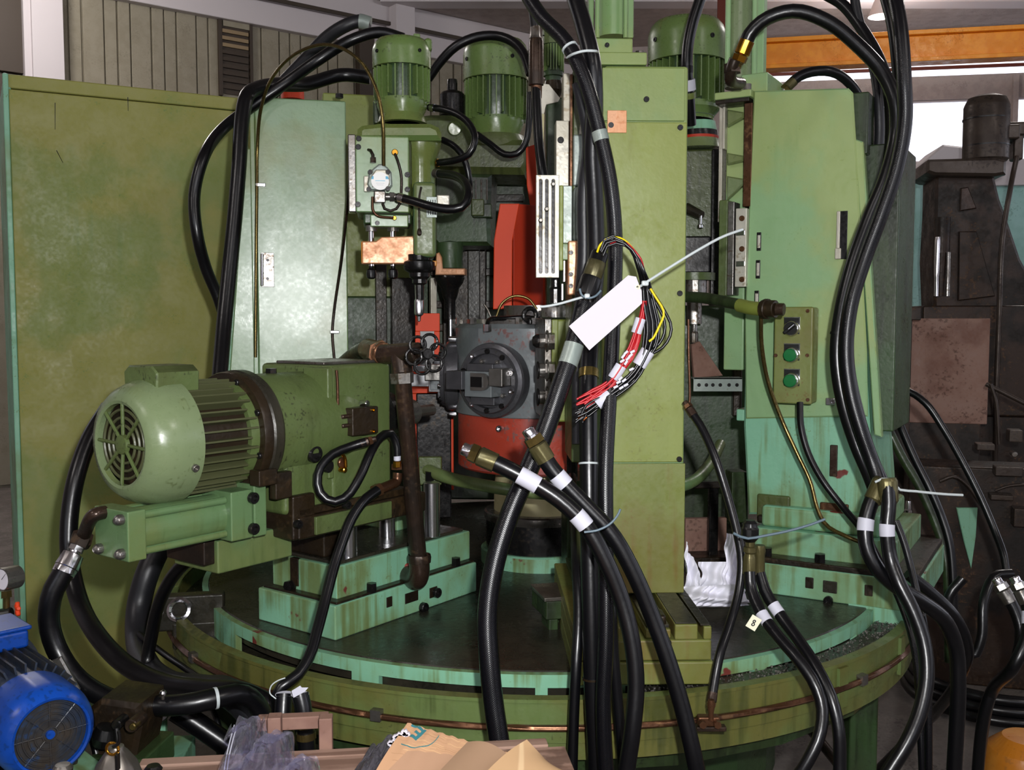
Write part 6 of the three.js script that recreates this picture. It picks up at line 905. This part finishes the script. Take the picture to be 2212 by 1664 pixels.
{ // loose wires
  const f = frAt(1390, 700, 1.8, 0, 0), t = thing('loose_wires', 'bundle of loose black, red and yellow wires bound with white tape, hanging from the gland', 'wires', f);
  const wire = (m, pts, r = 0.0026, nm = 'wire') => part(t, nm, m, TP(f, pts, r, 0, 6));
  const j = (a) => a + rr(-3, 3);
  const main = [[1300, 545], [1312, 522], [1330, 518], [1352, 528], [1372, 552], [1386, 585], [1396, 612]];
  for (let k = 0; k < 15; k++) {     // black wires to the lower tape
    const o = (k - 7) * 2.1, z = rr(-0.012, 0.012), b = [...main.map(([x, y], i) => [x + o * (0.3 + 0.1 * i) * 0.7 + rr(-1.5, 1.5), y + o * 0.5 + rr(-1.5, 1.5), z + 0.01])];
    wire(M.wblk, [...b.slice(0, 6).map(([x, y, w]) => [x, y, w + 0.012]), [1394 + o * 0.6, 612, z], [1400 + o, 660, z], [1408 + o * 1.1, 705, z], [1404 + o, 745, z], [1392 + o * 0.6, 775, z], [1370 + o * 0.5, 812 + o * 0.4, z], [1335 + o * 0.4, 842 + o * 0.5, z], [1305 + o * 0.3, 862 + o * 0.5, z], [1270 + rr(-10, 10), 884 + o + rr(-6, 6), z], [1250 + rr(-8, 12), 900 + o * 0.8 + rr(-4, 4), z]]);
  }
  for (let k = 0; k < 9; k++) {      // red wires
    const o = (k - 4) * 2.4, z = rr(0.0, 0.014);
    wire(M.wred, [[1392 + o * 0.3, 650, z], [1386 + o * 0.5, 690, z], [1378 + o * 0.7, 715, z], [1370 + o * 0.9, 745, z], [1356 + o * 1.1, 775, z], [1342 + o * 0.7, 798, z], [1326 + o * 0.6, 822 + o * 0.4, z], [1306 + o * 0.6, 840 + o * 0.8, z], [1284 + rr(-6, 6), 852 + o * 1.1, z], [1258 + rr(-14, 14), 868 + o * 1.2 + rr(-4, 8), z]], 0.0021);
  }
  wire(M.wred, [[1318, 526, 0.02], [1335, 521, 0.024], [1352, 526, 0.024], [1372, 545, 0.02], [1384, 562, 0.02], [1390, 585, 0.014]], 0.0028);
  wire(M.wyel, [[1290, 545, 0.02], [1296, 530, 0.024], [1310, 517, 0.024]], 0.0022); wire(M.wyel, [[1314, 516, 0.02], [1332, 513, 0.026], [1350, 520, 0.022], [1368, 538, 0.016]], 0.0022);
  wire(M.wyel, [[1405, 624, 0.004], [1418, 645, 0.008], [1432, 668, 0.008], [1434, 680, 0.008], [1424, 705, 0.01], [1410, 732, 0.012], [1402, 738, 0.012]], 0.0023);
  wire(M.wblk, [[1402, 620], [1425, 655], [1440, 680], [1450, 705], [1446, 730], [1430, 752], [1405, 766]], 0.003); wire(M.wblk, [[1400, 625], [1420, 660], [1434, 690], [1436, 715], [1426, 740], [1405, 760]], 0.003);
  const band = (a, b, r, z) => part(t, 'tape_band', M.tape, (() => { const p = f.p(...a, z), q = f.p(...b, z), g = lathe([[r * 0.96, 0], [r, 0.001], [r, p.distanceTo(q) - 0.001], [r * 0.96, p.distanceTo(q)]], V(0, 0, 0), UP, 20); g.scale(1, 1, 0.7); orient(g, p, q.clone().sub(p)); return g; })());
  band([1384, 688], [1374, 720], 0.0095, 0.006); band([1342, 790], [1324, 818], 0.0105, 0.006); band([1400, 758], [1380, 790], 0.013, 0.002); band([1318, 852], [1290, 874], 0.012, 0.004);
  for (const [x, y] of [[1352, 762], [1346, 770], [1356, 775], [1362, 768], [1344, 780], [1352, 784], [1366, 760], [1364, 798], [1340, 818], [1348, 822], [1336, 826], [1352, 832], [1342, 838], [1330, 836]]) { const g = bx(-0.0045, 0.0045, -0.0022, 0.0022, -0.002, 0.002, 0.0008); g.rotateZ(rr(0.4, 1.0)); const p = f.p(x, y, 0.018); g.translate(p.x, p.y, p.z); part(t, 'wire_marker', M.tape, g); }
  for (let k = 0; k < 6; k++) { const x = 1238 + rr(0, 26), y = 898 + rr(-6, 10), z = rr(0, 0.01); part(t, 'bare_end', M.cut, rod(f.p(x + 5, y - 4, z), f.p(x - 4, y + 4, z), 0.0018, 0.0012, 6)); }
}
// ---------- white rags on the deck ----------
{
  const f = frAt(1540, 1300, 2.3, 0, DECK), t = thing('rag_heap', 'heap of crumpled white rags on the deck between the two uprights', 'rags', f);
  const sheet = (poly, z, amp, ph, m = M.rag) => {
    const n = 26, P = poly.map(([x, y]) => f.p(x, y, z)), g = new THREE.BufferGeometry(), pos = [], idx = [];
    for (let i = 0; i <= n; i++) for (let k = 0; k <= n; k++) {
      const u = i / n, v = k / n, a = P[0].clone().lerp(P[1], u), b = P[3].clone().lerp(P[2], u), q = a.lerp(b, v);
      const w = amp * (Math.sin(u * 9 + ph + 3 * v) * 0.5 + Math.sin(v * 13 + ph * 2 - u * 5) * 0.35 + Math.abs(Math.sin(u * 17 + v * 11 + ph)) * 0.4);
      q.z += w + amp * 1.5 * Math.sin(Math.PI * v); q.x += 0.3 * w; q.y += 0.25 * w; if (q.y < DECK - f.o.y + 0.002) q.y = DECK - f.o.y + 0.002; pos.push(q.x, q.y, q.z);
    }
    for (let i = 0; i < n; i++) for (let k = 0; k < n; k++) { const a = i * (n + 1) + k, b = a + n + 1; idx.push(a, a + 1, b, b, a + 1, b + 1); }
    g.setAttribute('position', new THREE.Float32BufferAttribute(pos, 3)); g.setIndex(idx); g.computeVertexNormals(); return fin(g);
  };
  const mat = M.rag.clone(); mat.side = THREE.DoubleSide;
  part(t, 'rag', mat, sheet([[1474, 1170], [1500, 1215], [1530, 1310], [1472, 1312]], 0.0, 0.018, 1));
  part(t, 'rag', mat, sheet([[1506, 1214], [1580, 1214], [1600, 1308], [1510, 1312]], 0.02, 0.02, 2.4));
  part(t, 'rag', mat, sheet([[1568, 1152], [1592, 1158], [1602, 1300], [1560, 1290]], 0.01, 0.012, 4));
  part(t, 'rag', mat, sheet([[1480, 1268], [1590, 1262], [1622, 1308], [1476, 1314]], 0.07, 0.02, 5.2));
}
// ---------- lower left corner: blue motor, power pack, gauges ----------
{
  const a = at(112, 1590, 1.42), f = new Fr(a.x, 0, a.z, 0.78), t = thing('blue_motor', 'bright blue electric motor with round fan grille in the lower left corner', 'motor', f), y = a.y, Z = V(0, 0, 1), L = (p, s = 56) => lathe(p.map(([r, z]) => [r, z]), V(0, y, 0), Z, s);
  part(t, 'fan_cover', M.blue, L([[0.052, -0.006], [0.0525, 0.001], [0.056, 0.002], [0.061, -0.003], [0.067, -0.014], [0.071, -0.03], [0.072, -0.09], [0.07, -0.09]]));
  part(t, 'grille_recess', M.blueD, L([[0, -0.008], [0.053, -0.008], [0.053, -0.02], [0, -0.02]]));
  for (const r of [0.011, 0.022, 0.031, 0.039, 0.047]) { const g = new THREE.TorusGeometry(r, 0.0014, 6, 40); g.translate(0, y, -0.006); part(t, 'grille_ring', M.blueD, fin(crease(g, 1))); }
  for (let k = 0; k < 8; k++) { const q = k * Math.PI / 4; part(t, 'grille_spoke', M.blueD, rod(V(0.01 * Math.cos(q), y + 0.01 * Math.sin(q), -0.006), V(0.052 * Math.cos(q), y + 0.052 * Math.sin(q), -0.006), 0.0013, 0.0013, 6)); }
  part(t, 'grille_hub', M.blue, L([[0, -0.003], [0.0065, -0.004], [0.0065, -0.01], [0, -0.01]], 20));
  part(t, 'body', M.blueD, L([[0, -0.3], [0.07, -0.3], [0.07, -0.09], [0, -0.09]])); const g = bx(0.06, 0.082, -0.0015, 0.0015, -0.28, -0.1, 0); for (let k = 0; k < 32; k++) { const m = part(t, 'cooling_fin', M.blueD, g); m.rotation.z = k / 32 * Math.PI * 2; m.position.y = y; }
  part(t, 'terminal_box', M.blue, bx(-0.04, 0.04, y + 0.075, y + 0.105, -0.29, -0.2, 0.006, 2)); part(t, 'box_lid', M.blue, bx(-0.044, 0.044, y + 0.105, y + 0.112, -0.294, -0.196, 0.004)); part(t, 'foot', M.blueD, bx(-0.075, 0.075, y - 0.1, y - 0.08, -0.26, -0.1, 0.004)); part(t, 'end_flange', M.blueD, L([[0, -0.33], [0.092, -0.33], [0.092, -0.3], [0, -0.3]]));
  const tk = thing('power_pack_tank', 'dark green hydraulic tank carrying the blue motor and pump', 'tank', f); part(tk, 'tank_body', M.dgreen, bx(-0.22, 0.1, 0.02, y - 0.113, -0.42, -0.05, 0.006)); part(tk, 'tank_lid', M.teal, bx(-0.225, 0.105, y - 0.115, y - 0.102, -0.425, -0.045, 0.003));
}
{
  const f = frAt(240, 1520, 1.6, -0.1, 0), t = thing('pump_block', 'brownish grey pump casting with round ports between the blue motor and the hanging hose', 'pump', f);
  const y0 = at(240, 1640, 1.6).y;
  part(t, 'casting', M.grime, PP(f, [[192, 1530], [215, 1512], [300, 1524], [304, 1570], [290, 1640], [205, 1640]], -0.02, 0.1, 0.008)); part(t, 'port', M.rust, DISC(f, 282, 1570, 15, 0.02, 0.04)); part(t, 'port_ring', M.brass, DISC(f, 285, 1572, 8, 0.026, 0.02)); part(t, 'port', M.dark, DISC(f, 250, 1568, 12, 0.016, 0.03)); part(t, 'stem', M.dark, rod(f.p(252, 1572, 0.02), f.p(258, 1630, 0.03), 0.005)); part(t, 'knob', M.black, lathe([[0, -0.02], [0.016, -0.016], [0.021, 0], [0.016, 0.016], [0, 0.02]], f.p(226, 1590, 0.0), V(0.3, 1, 0), 20)); part(t, 'base', M.dgreen, B(f, 190, 1640, 310, 1700, -0.01, 0.12, 0.004), bx(f.p(195, 1700, 0).x, f.p(300, 1700, 0).x, 0.3, f.p(240, 1695, 0).y, -0.12, -0.02, 0.004));
  const f2 = frAt(252, 1640, 1.3, 0, 0.6), t2 = thing('metal_cone', 'bright worn metal cone with a hook on top at the bottom edge', 'metal cone', f2); part(t2, 'cone', M.worn, VL(f2, 253, 0, [[0, 1610], [16, 1612], [18, 1618], [26, 1626], [44, 1650], [58, 1690], [62, 1740], [0, 1740]], 40)); part(t2, 'hook', M.dark, TP(f2, [[244, 1614, 0.03], [256, 1606, 0.03], [258, 1592, 0.03], [256, 1580, 0.03]], 0.0024, 0.03)); part(t2, 'slot', M.dark, B(f2, 248, 1632, 254, 1668, 0.034, 0.01, 0.001)); part(t2, 'ring', M.gold, (() => { const p = f2.p(243, 1618, 0.02), g = new THREE.TorusGeometry(0.008, 0.002, 8, 20); g.translate(p.x, p.y, p.z); return fin(crease(g, 1)); })());
  const f3 = frAt(345, 1560, 2.0, 0.1, 0), t3 = thing('pressure_dial', 'white round dial half hidden by the thick loop hose', 'gauge', f3); part(t3, 'case', M.worn, DISC(f3, 340, 1538, 27, 0, 0.03)); part(t3, 'dial', M.paper, DISC(f3, 340, 1538, 24, 0.002, 0.004)); for (const x of [336, 342, 348]) part(t3, 'dial_mark', M.black, DISC(f3, x, 1545, 2, 0.0024, 0.001, 10)); part(t3, 'stand', M.teal, B(f3, 332, 1560, 358, 1640, -0.02, 0.02, 0.003), bx(f3.p(330, 1640, 0).x, f3.p(400, 1640, 0).x, 0, f3.p(350, 1632, 0).y, -0.1, 0.03, 0.004));
}
{ // gauge and red star handle on the cabinet edge
  const f = frAt(12, 1250, 1.78, 0.35, 0.9), t = thing('pressure_gauge', 'small round pressure gauge in a grey case at the left edge above the blue motor', 'gauge', f);
  const c = f.p(6, 1252, 0), r = 25 * f.s(6, 1252), ax = V(-0.72, 0.05, 0.7);
  part(t, 'case', M.worn, lathe([[0, 0], [r, 0], [r * 1.02, 0.004], [r * 1.02, 0.03], [r, 0.034], [r * 0.92, 0.034], [r * 0.9, 0.03], [0, 0.03]], c.clone().addScaledVector(ax, -0.03), ax, 36)); part(t, 'dial', M.paper, lathe([[0, 0.0302], [r * 0.9, 0.0302], [r * 0.9, 0.031], [0, 0.031]], c.clone().addScaledVector(ax, -0.03), ax, 36)); part(t, 'needle', M.black, rod(c.clone().addScaledVector(ax, 0.0025), c.clone().addScaledVector(ax, 0.0025).add(V(0.008, 0.012, 0.008)), 0.0006, 0.0004, 6));
  part(t, 'stem', M.brass, rod(f.p(14, 1276, -0.01), f.p(14, 1320, -0.01), 0.006), hex(f.p(14, 1290, -0.01), UP, 0.01, 0.012)); part(t, 'valve', M.black, rod(f.p(0, 1330, -0.01), f.p(26, 1326, -0.005), 0.012), rod(f.p(14, 1316, -0.01), f.p(14, 1440, -0.01), 0.008)); const st = []; for (let k = 0; k < 5; k++) { const a = k * 1.2566, p = f.p(38, 1316, 0); st.push(rod(p, p.clone().add(V(0.006 * Math.sin(a) * 0.6, 0.013 * Math.cos(a), 0.013 * Math.sin(a))), 0.004, 0.004, 10)); } part(t, 'star_handle', M.red, st);
  part(t, 'mount_plate', M.teal, PP(f, [[-60, 1225], [-8, 1225], [20, 1330], [46, 1346], [52, 1440], [56, 1462], [-60, 1462]], -0.03, 0.01, 0.003), B(f, -60, 1462, 40, 2000, -0.035, 0.02, 0.003)); for (const [x, y] of [[44, 1350], [48, 1380], [50, 1410]]) part(t, 'screw', M.dark, BOLT(f, x, y, 4, -0.03, 0.004, false));
  const f2 = frAt(70, 1440, 1.6, 0, 0.8); hose('thin black hose with a bright nut running from the blue motor pump', 16, [[62, 1436, 1.62], [90, 1448, 1.63], [120, 1470, 1.64], [150, 1500, 1.65], [170, 1540, 1.65], [200, 1600, 1.64], [220, 1690, 1.62]], { d: 1.63, fit: [['start', 'chrome', 0.7]], bands: [[140, 1490, 8, M.dark, 1.1, 'collar']] });
  const t6 = thing('warning_plate', 'pale torn label plate behind the thin hose near the blue motor', 'plate', f2); part(t6, 'plate', M.white_m, PP(f2, [[72, 1452], [96, 1462], [122, 1484], [116, 1490], [82, 1474]], -0.06, 0.003, 0), PP(f2, [[92, 1436], [106, 1426], [122, 1440], [114, 1450]], -0.05, 0.003, 0)); part(t6, 'backing', M.worn, PP(f2, [[66, 1448], [130, 1420], [170, 1490], [160, 1700], [80, 1700]], -0.064, 0.01, 0.003));
}
// ---------- foreground: wooden crate, flattened cardboard, plastic bag ----------
const woodT = colourTex(0x9a7c6c, [[0x7c5f50, (i) => sm(0.45, 0.62, 0.75 * NST[(i % TS) * TS + ((i / TS) | 0)] + 0.25 * NB[i])], [0x5e463a, (i) => 0.7 * sm(0.66, 0.74, ND[i])]]);
M.wood = std({ map: woodT, roughness: 0.75, bumpMap: bumpTex, bumpScale: 0.0006 });
const cardT = colourTex(0xc0a07a, [[0xb08e68, (i) => sm(0.45, 0.6, NA[i])], [0xd2b690, (i) => 0.6 * sm(0.58, 0.7, NST[i])]]);
M.card = std({ map: cardT, roughness: 0.8 });
const TOPY = 0.755;
{
  const f = new Fr(-0.1, 0, -1.2, 0.12), t = thing('wooden_crate', 'rough pinkish wooden crate under the cardboard and plastic bag at the bottom edge', 'crate', f);
  const H = (x, y, yy = TOPY) => f.h(x, y, yy);
  const bd = (x0, x1, z0, z1, y0 = TOPY - 0.02, y1 = TOPY) => part(t, 'plank', M.wood, bx(x0, x1, y0, y1, z0, z1, 0.002));
  const a = H(470, 1655), b = H(830, 1655), back = H(640, 1634).z;
  part(t, 'batten', M.wood, bx(H(300, 1650).x, H(1200, 1650).x, TOPY - 0.06, TOPY, back - 0.02, back + 0.005, 0.002)); 
  for (let k = 0; k < 6; k++) bd(H(240, 1660).x, H(1240, 1660).x, back + 0.012 + k * 0.1, back + 0.105 + k * 0.1);
  for (const px of [588, 700]) { const p = H(px, 1640); part(t, 'batten', M.pinkwood, bx(p.x - 0.01, p.x + 0.01, TOPY - 0.06, TOPY + (px === 588 ? 0.05 : 0.045), back - 0.045, back - 0.022, 0.002)); }
  { const p = H(560, 1600), q = H(640, 1600); part(t, 'batten', M.pinkwood, bx(H(548, 1634).x, H(705, 1634).x, TOPY + 0.02, TOPY + 0.04, back - 0.066, back - 0.046, 0.002)); }
  for (const x of [H(330, 1660).x, H(1180, 1660).x]) part(t, 'leg', M.wood, bx(x - 0.03, x + 0.03, 0, TOPY - 0.02, back + 0.02, back + 0.08, 0.003), bx(x - 0.03, x + 0.03, 0, TOPY - 0.02, back + 0.5, back + 0.56, 0.003));
}
function warpSheet(f, poly, nU, nV, fn, th = 0) {     // bilinear patch through four pixel corners lying at given local points
  const pos = [], uv = [], idx = [];
  for (let i = 0; i <= nU; i++) for (let k = 0; k <= nV; k++) { const u = i / nU, v = k / nV, q = poly[0].clone().lerp(poly[1], u).lerp(poly[3].clone().lerp(poly[2], u), v); fn && fn(q, u, v); pos.push(q.x, q.y, q.z); uv.push(u, 1 - v); }
  for (let i = 0; i < nU; i++) for (let k = 0; k < nV; k++) { const a = i * (nV + 1) + k, b = a + nV + 1; idx.push(a, a + 1, b, b, a + 1, b + 1); }
  const g = new THREE.BufferGeometry(); g.setAttribute('position', new THREE.Float32BufferAttribute(pos, 3)); g.setAttribute('uv', new THREE.Float32BufferAttribute(uv, 2)); g.setIndex(idx); if (th) { const h = g.toNonIndexed(); h.computeVertexNormals(); return h; } g.computeVertexNormals(); return g;
}
{
  const f = new Fr(-0.06, TOPY, -1.2, 0), t = thing('cardboard_sheet', 'crumpled torn brown cardboard with part of a teal printed mark at the bottom edge', 'cardboard', f);
  const A = (x, y, d) => f.at(x, y, d);
  const cv = document.createElement('canvas'); cv.width = 1024; cv.height = 512; const c = cv.getContext('2d');
  c.fillStyle = '#b98f6c'; c.fillRect(0, 0, 1024, 512); for (let i = 0; i < 260; i++) { c.fillStyle = rnd() < 0.5 ? 'rgba(214,176,128,0.5)' : 'rgba(150,110,76,0.35)'; const x = rnd() * 1024, y = rnd() * 512; c.fillRect(x, y, 60 + rnd() * 200, 2 + rnd() * 4); }
  c.fillStyle = '#a98468'; c.beginPath(); c.moveTo(120, 200); c.lineTo(420, 150); c.lineTo(560, 512); c.lineTo(0, 512); c.closePath(); c.fill();
  c.strokeStyle = '#2f6f76'; c.lineWidth = 7; c.beginPath(); c.arc(120, 8, 165, 0.15, 2.0); c.stroke(); c.fillStyle = '#2f6f76'; c.save(); c.translate(160, 40); c.rotate(0.35); c.fillRect(-20, -30, 24, 105); c.fillRect(-66, -20, 60, 22); c.fillRect(-60, 20, 50, 20); c.fillRect(-62, 58, 66, 22); c.restore(); c.fillRect(40, 0, 60, 16);
  const tx = new THREE.CanvasTexture(cv); tx.colorSpace = THREE.SRGBColorSpace;
  const cm = std({ map: tx, roughness: 0.8, side: THREE.DoubleSide }), pl = M.card.clone(), strip = std({ color: 0x94775e, roughness: 0.5, side: THREE.DoubleSide }); pl.side = THREE.DoubleSide;
  const sheetA = warpSheet(f, [A(880, 1562, 1.43), A(1140, 1640, 1.4), A(1240, 1720, 1.33), A(780, 1720, 1.32)], 40, 24, (q, u, v) => { q.y += 0.004 * Math.sin(u * 7 + v * 3) * v * (1 - v) * 4 + 0.0012 * Math.sin(u * 70 + v * 4) * (1 - v); });
  part(t, 'main_sheet', cm, fin(sheetA, true));
  part(t, 'lower_sheet', pl, fin(warpSheet(f, [A(882, 1570, 1.435), A(1138, 1648, 1.405), A(1238, 1728, 1.335), A(782, 1728, 1.325)], 12, 8, (q) => { q.y -= 0.006; })));
  part(t, 'folded_strip', strip, fin(warpSheet(f, [A(1010, 1606, 1.39), A(1096, 1632, 1.385), A(1010, 1720, 1.31), A(900, 1720, 1.31)], 14, 20, (q, u, v) => { q.y += 0.002 + 0.008 * Math.sin(Math.PI * u) * (1 - v); })));
  part(t, 'corner_flap', pl, fin(warpSheet(f, [A(1138, 1598, 1.37), A(1192, 1656, 1.35), A(1270, 1700, 1.3), A(1050, 1668, 1.32)], 16, 12, (q, u, v) => { q.y += 0.004 * Math.sin(Math.PI * v); })));
  const torn = []; for (let k = 0; k < 26; k++) { const u = k / 26, p = A(846 + u * 36 + rr(-6, 6), 1606 - u * 22 + rr(-6, 8), 1.41), g = bx(-rr(0.003, 0.006), rr(0.003, 0.006), -0.002, 0.003, -0.003, 0.003, 0.001); g.rotateZ(rr(-1, 1)); g.translate(p.x, p.y, p.z); torn.push(g); }
  const tr = part(t, 'torn_edge', M.paper, torn); tr.userData = { kind: 'stuff', label: 'frayed pale paper edge' };
}
{
  const clear = new THREE.MeshPhysicalMaterial({ color: 0xd8d6e6, transmission: 0.9, thickness: 0, roughness: 0.08, ior: 1.5, specularIntensity: 1, side: THREE.DoubleSide }), smoke = new THREE.MeshPhysicalMaterial({ color: 0x6d6a72, transmission: 0.55, thickness: 0, roughness: 0.15, ior: 1.5, side: THREE.DoubleSide });
  const f = new Fr(-0.3, TOPY, -1.2, 0), A = (x, y, d) => f.at(x, y, d);
  const crump = (amp, ph) => (q, u, v) => { const e = Math.min(u, 1 - u, 0.25) * 4; let w = 0; for (const [a, b, c] of [[5, 3, 0], [-7, 6, 1.3], [9, 8, 2.1], [13, -11, 0.7], [-4, 15, 3.3], [21, 9, 1.1], [17, -25, 2.6]]) { const s = Math.sin(a * u * 1.3 + b * v + c + ph); w += Math.abs(s) * 9 / (Math.abs(a) + Math.abs(b)); } q.y += amp * (w * 0.55 - 0.8) * (0.4 + 0.6 * e); q.z += amp * 1.2 * Math.sin(u * 9 + v * 12 + ph); };
  const t = thing('plastic_bag', 'crumpled clear plastic zip bag lying on the crate at the bottom edge', 'plastic bag', f);
  part(t, 'bag_front', clear, fin(warpSheet(f, [A(500, 1566, 1.42), A(606, 1588, 1.41), A(712, 1700, 1.31), A(468, 1720, 1.3)], 36, 32, crump(0.024, 0), 1), true));
  part(t, 'bag_back', clear, fin(warpSheet(f, [A(502, 1574, 1.435), A(608, 1596, 1.425), A(714, 1708, 1.325), A(470, 1726, 1.315)], 30, 28, crump(0.012, 2), 1), true));
  part(t, 'zip_seal', M.tape, tubeL([A(506, 1567, 1.42), A(497, 1600, 1.385), A(488, 1640, 1.35), A(478, 1720, 1.29)], 0.0009, 20, 6), tubeL([A(512, 1568, 1.42), A(503, 1600, 1.385), A(494, 1640, 1.35), A(485, 1720, 1.29)], 0.0009, 20, 6));
  const t2 = thing('plastic_sheet', 'grey crumpled plastic sheet between the bag and the torn cardboard', 'plastic sheet', f);
  part(t2, 'sheet', smoke, fin(warpSheet(f, [A(800, 1616, 1.43), A(868, 1586, 1.44), A(830, 1720, 1.33), A(730, 1720, 1.32)], 30, 30, crump(0.008, 5), 1), true));
}

{ // odds and ends: orange cap behind the pale upright, orange drum at the right corner, dark knobs near the cone, ball fitting
  const f = frAt(628, 203, 4.9, 0.1, 0), t = thing('orange_canister', 'orange-red cap peeping over the pale upright behind the black hoses', 'cap', f); part(t, 'cap', M.red, VL(f, 632, 0, [[0, 168], [22, 172], [24, 180], [22, 194], [24, 200], [24, 216], [0, 216]], 28)); part(t, 'post', M.dgreen, VL(f, 632, 0, [[0, 216], [12, 216], [12, 1300], [0, 1300]], 20));
  const p = at(2215, 1700, 2.55), f2 = new Fr(p.x, 0, p.z, 0), t2 = thing('orange_drum', 'rounded orange-brown drum cut off by the lower right corner', 'drum', f2); const y = at(2215, 1592, 2.55).y; part(t2, 'shell', M.orange, lathe([[0, 0], [0.1, 0], [0.105, 0.02], [0.105, y - 0.06], [0.095, y - 0.03], [0.06, y], [0, y + 0.004]], V(0, 0, 0), UP, 40));
  const f3 = frAt(390, 1650, 1.34, 0, 0.7), t3 = thing('round_fitting', 'dark metal knob on a stem beside the metal cone at the bottom edge', 'fitting', f3); part(t3, 'knob', M.dark, VL(f3, 332, 0, [[0, 1652], [14, 1654], [20, 1662], [16, 1672], [8, 1676], [8, 1740], [0, 1740]], 24));
  const f4 = frAt(137, 1660, 1.32, 0, 0.7), t4 = thing('round_fitting', 'dark metal knob in front of the blue motor grille at the bottom edge', 'fitting', f4); part(t4, 'knob', M.worn, VL(f4, 137, 0, [[0, 1650], [16, 1652], [22, 1660], [20, 1672], [12, 1678], [12, 1760], [0, 1760]], 24));
  const f5 = frAt(352, 1500, 1.66, 0, 0.8), t5 = thing('ball_fitting', 'small bright steel ball resting on top of the thick loop hose', 'fitting', f5); part(t5, 'ball', M.zinc, lathe([[0, -0.006], [0.0042, -0.0042], [0.006, 0], [0.0042, 0.0042], [0, 0.006]], f5.p(352, 1498, 0), UP, 16)); part(t5, 'stem', M.worn, rod(f5.p(352, 1504, 0), f5.p(352, 1512, 0), 0.003));
}
renderer.render(scene, camera);
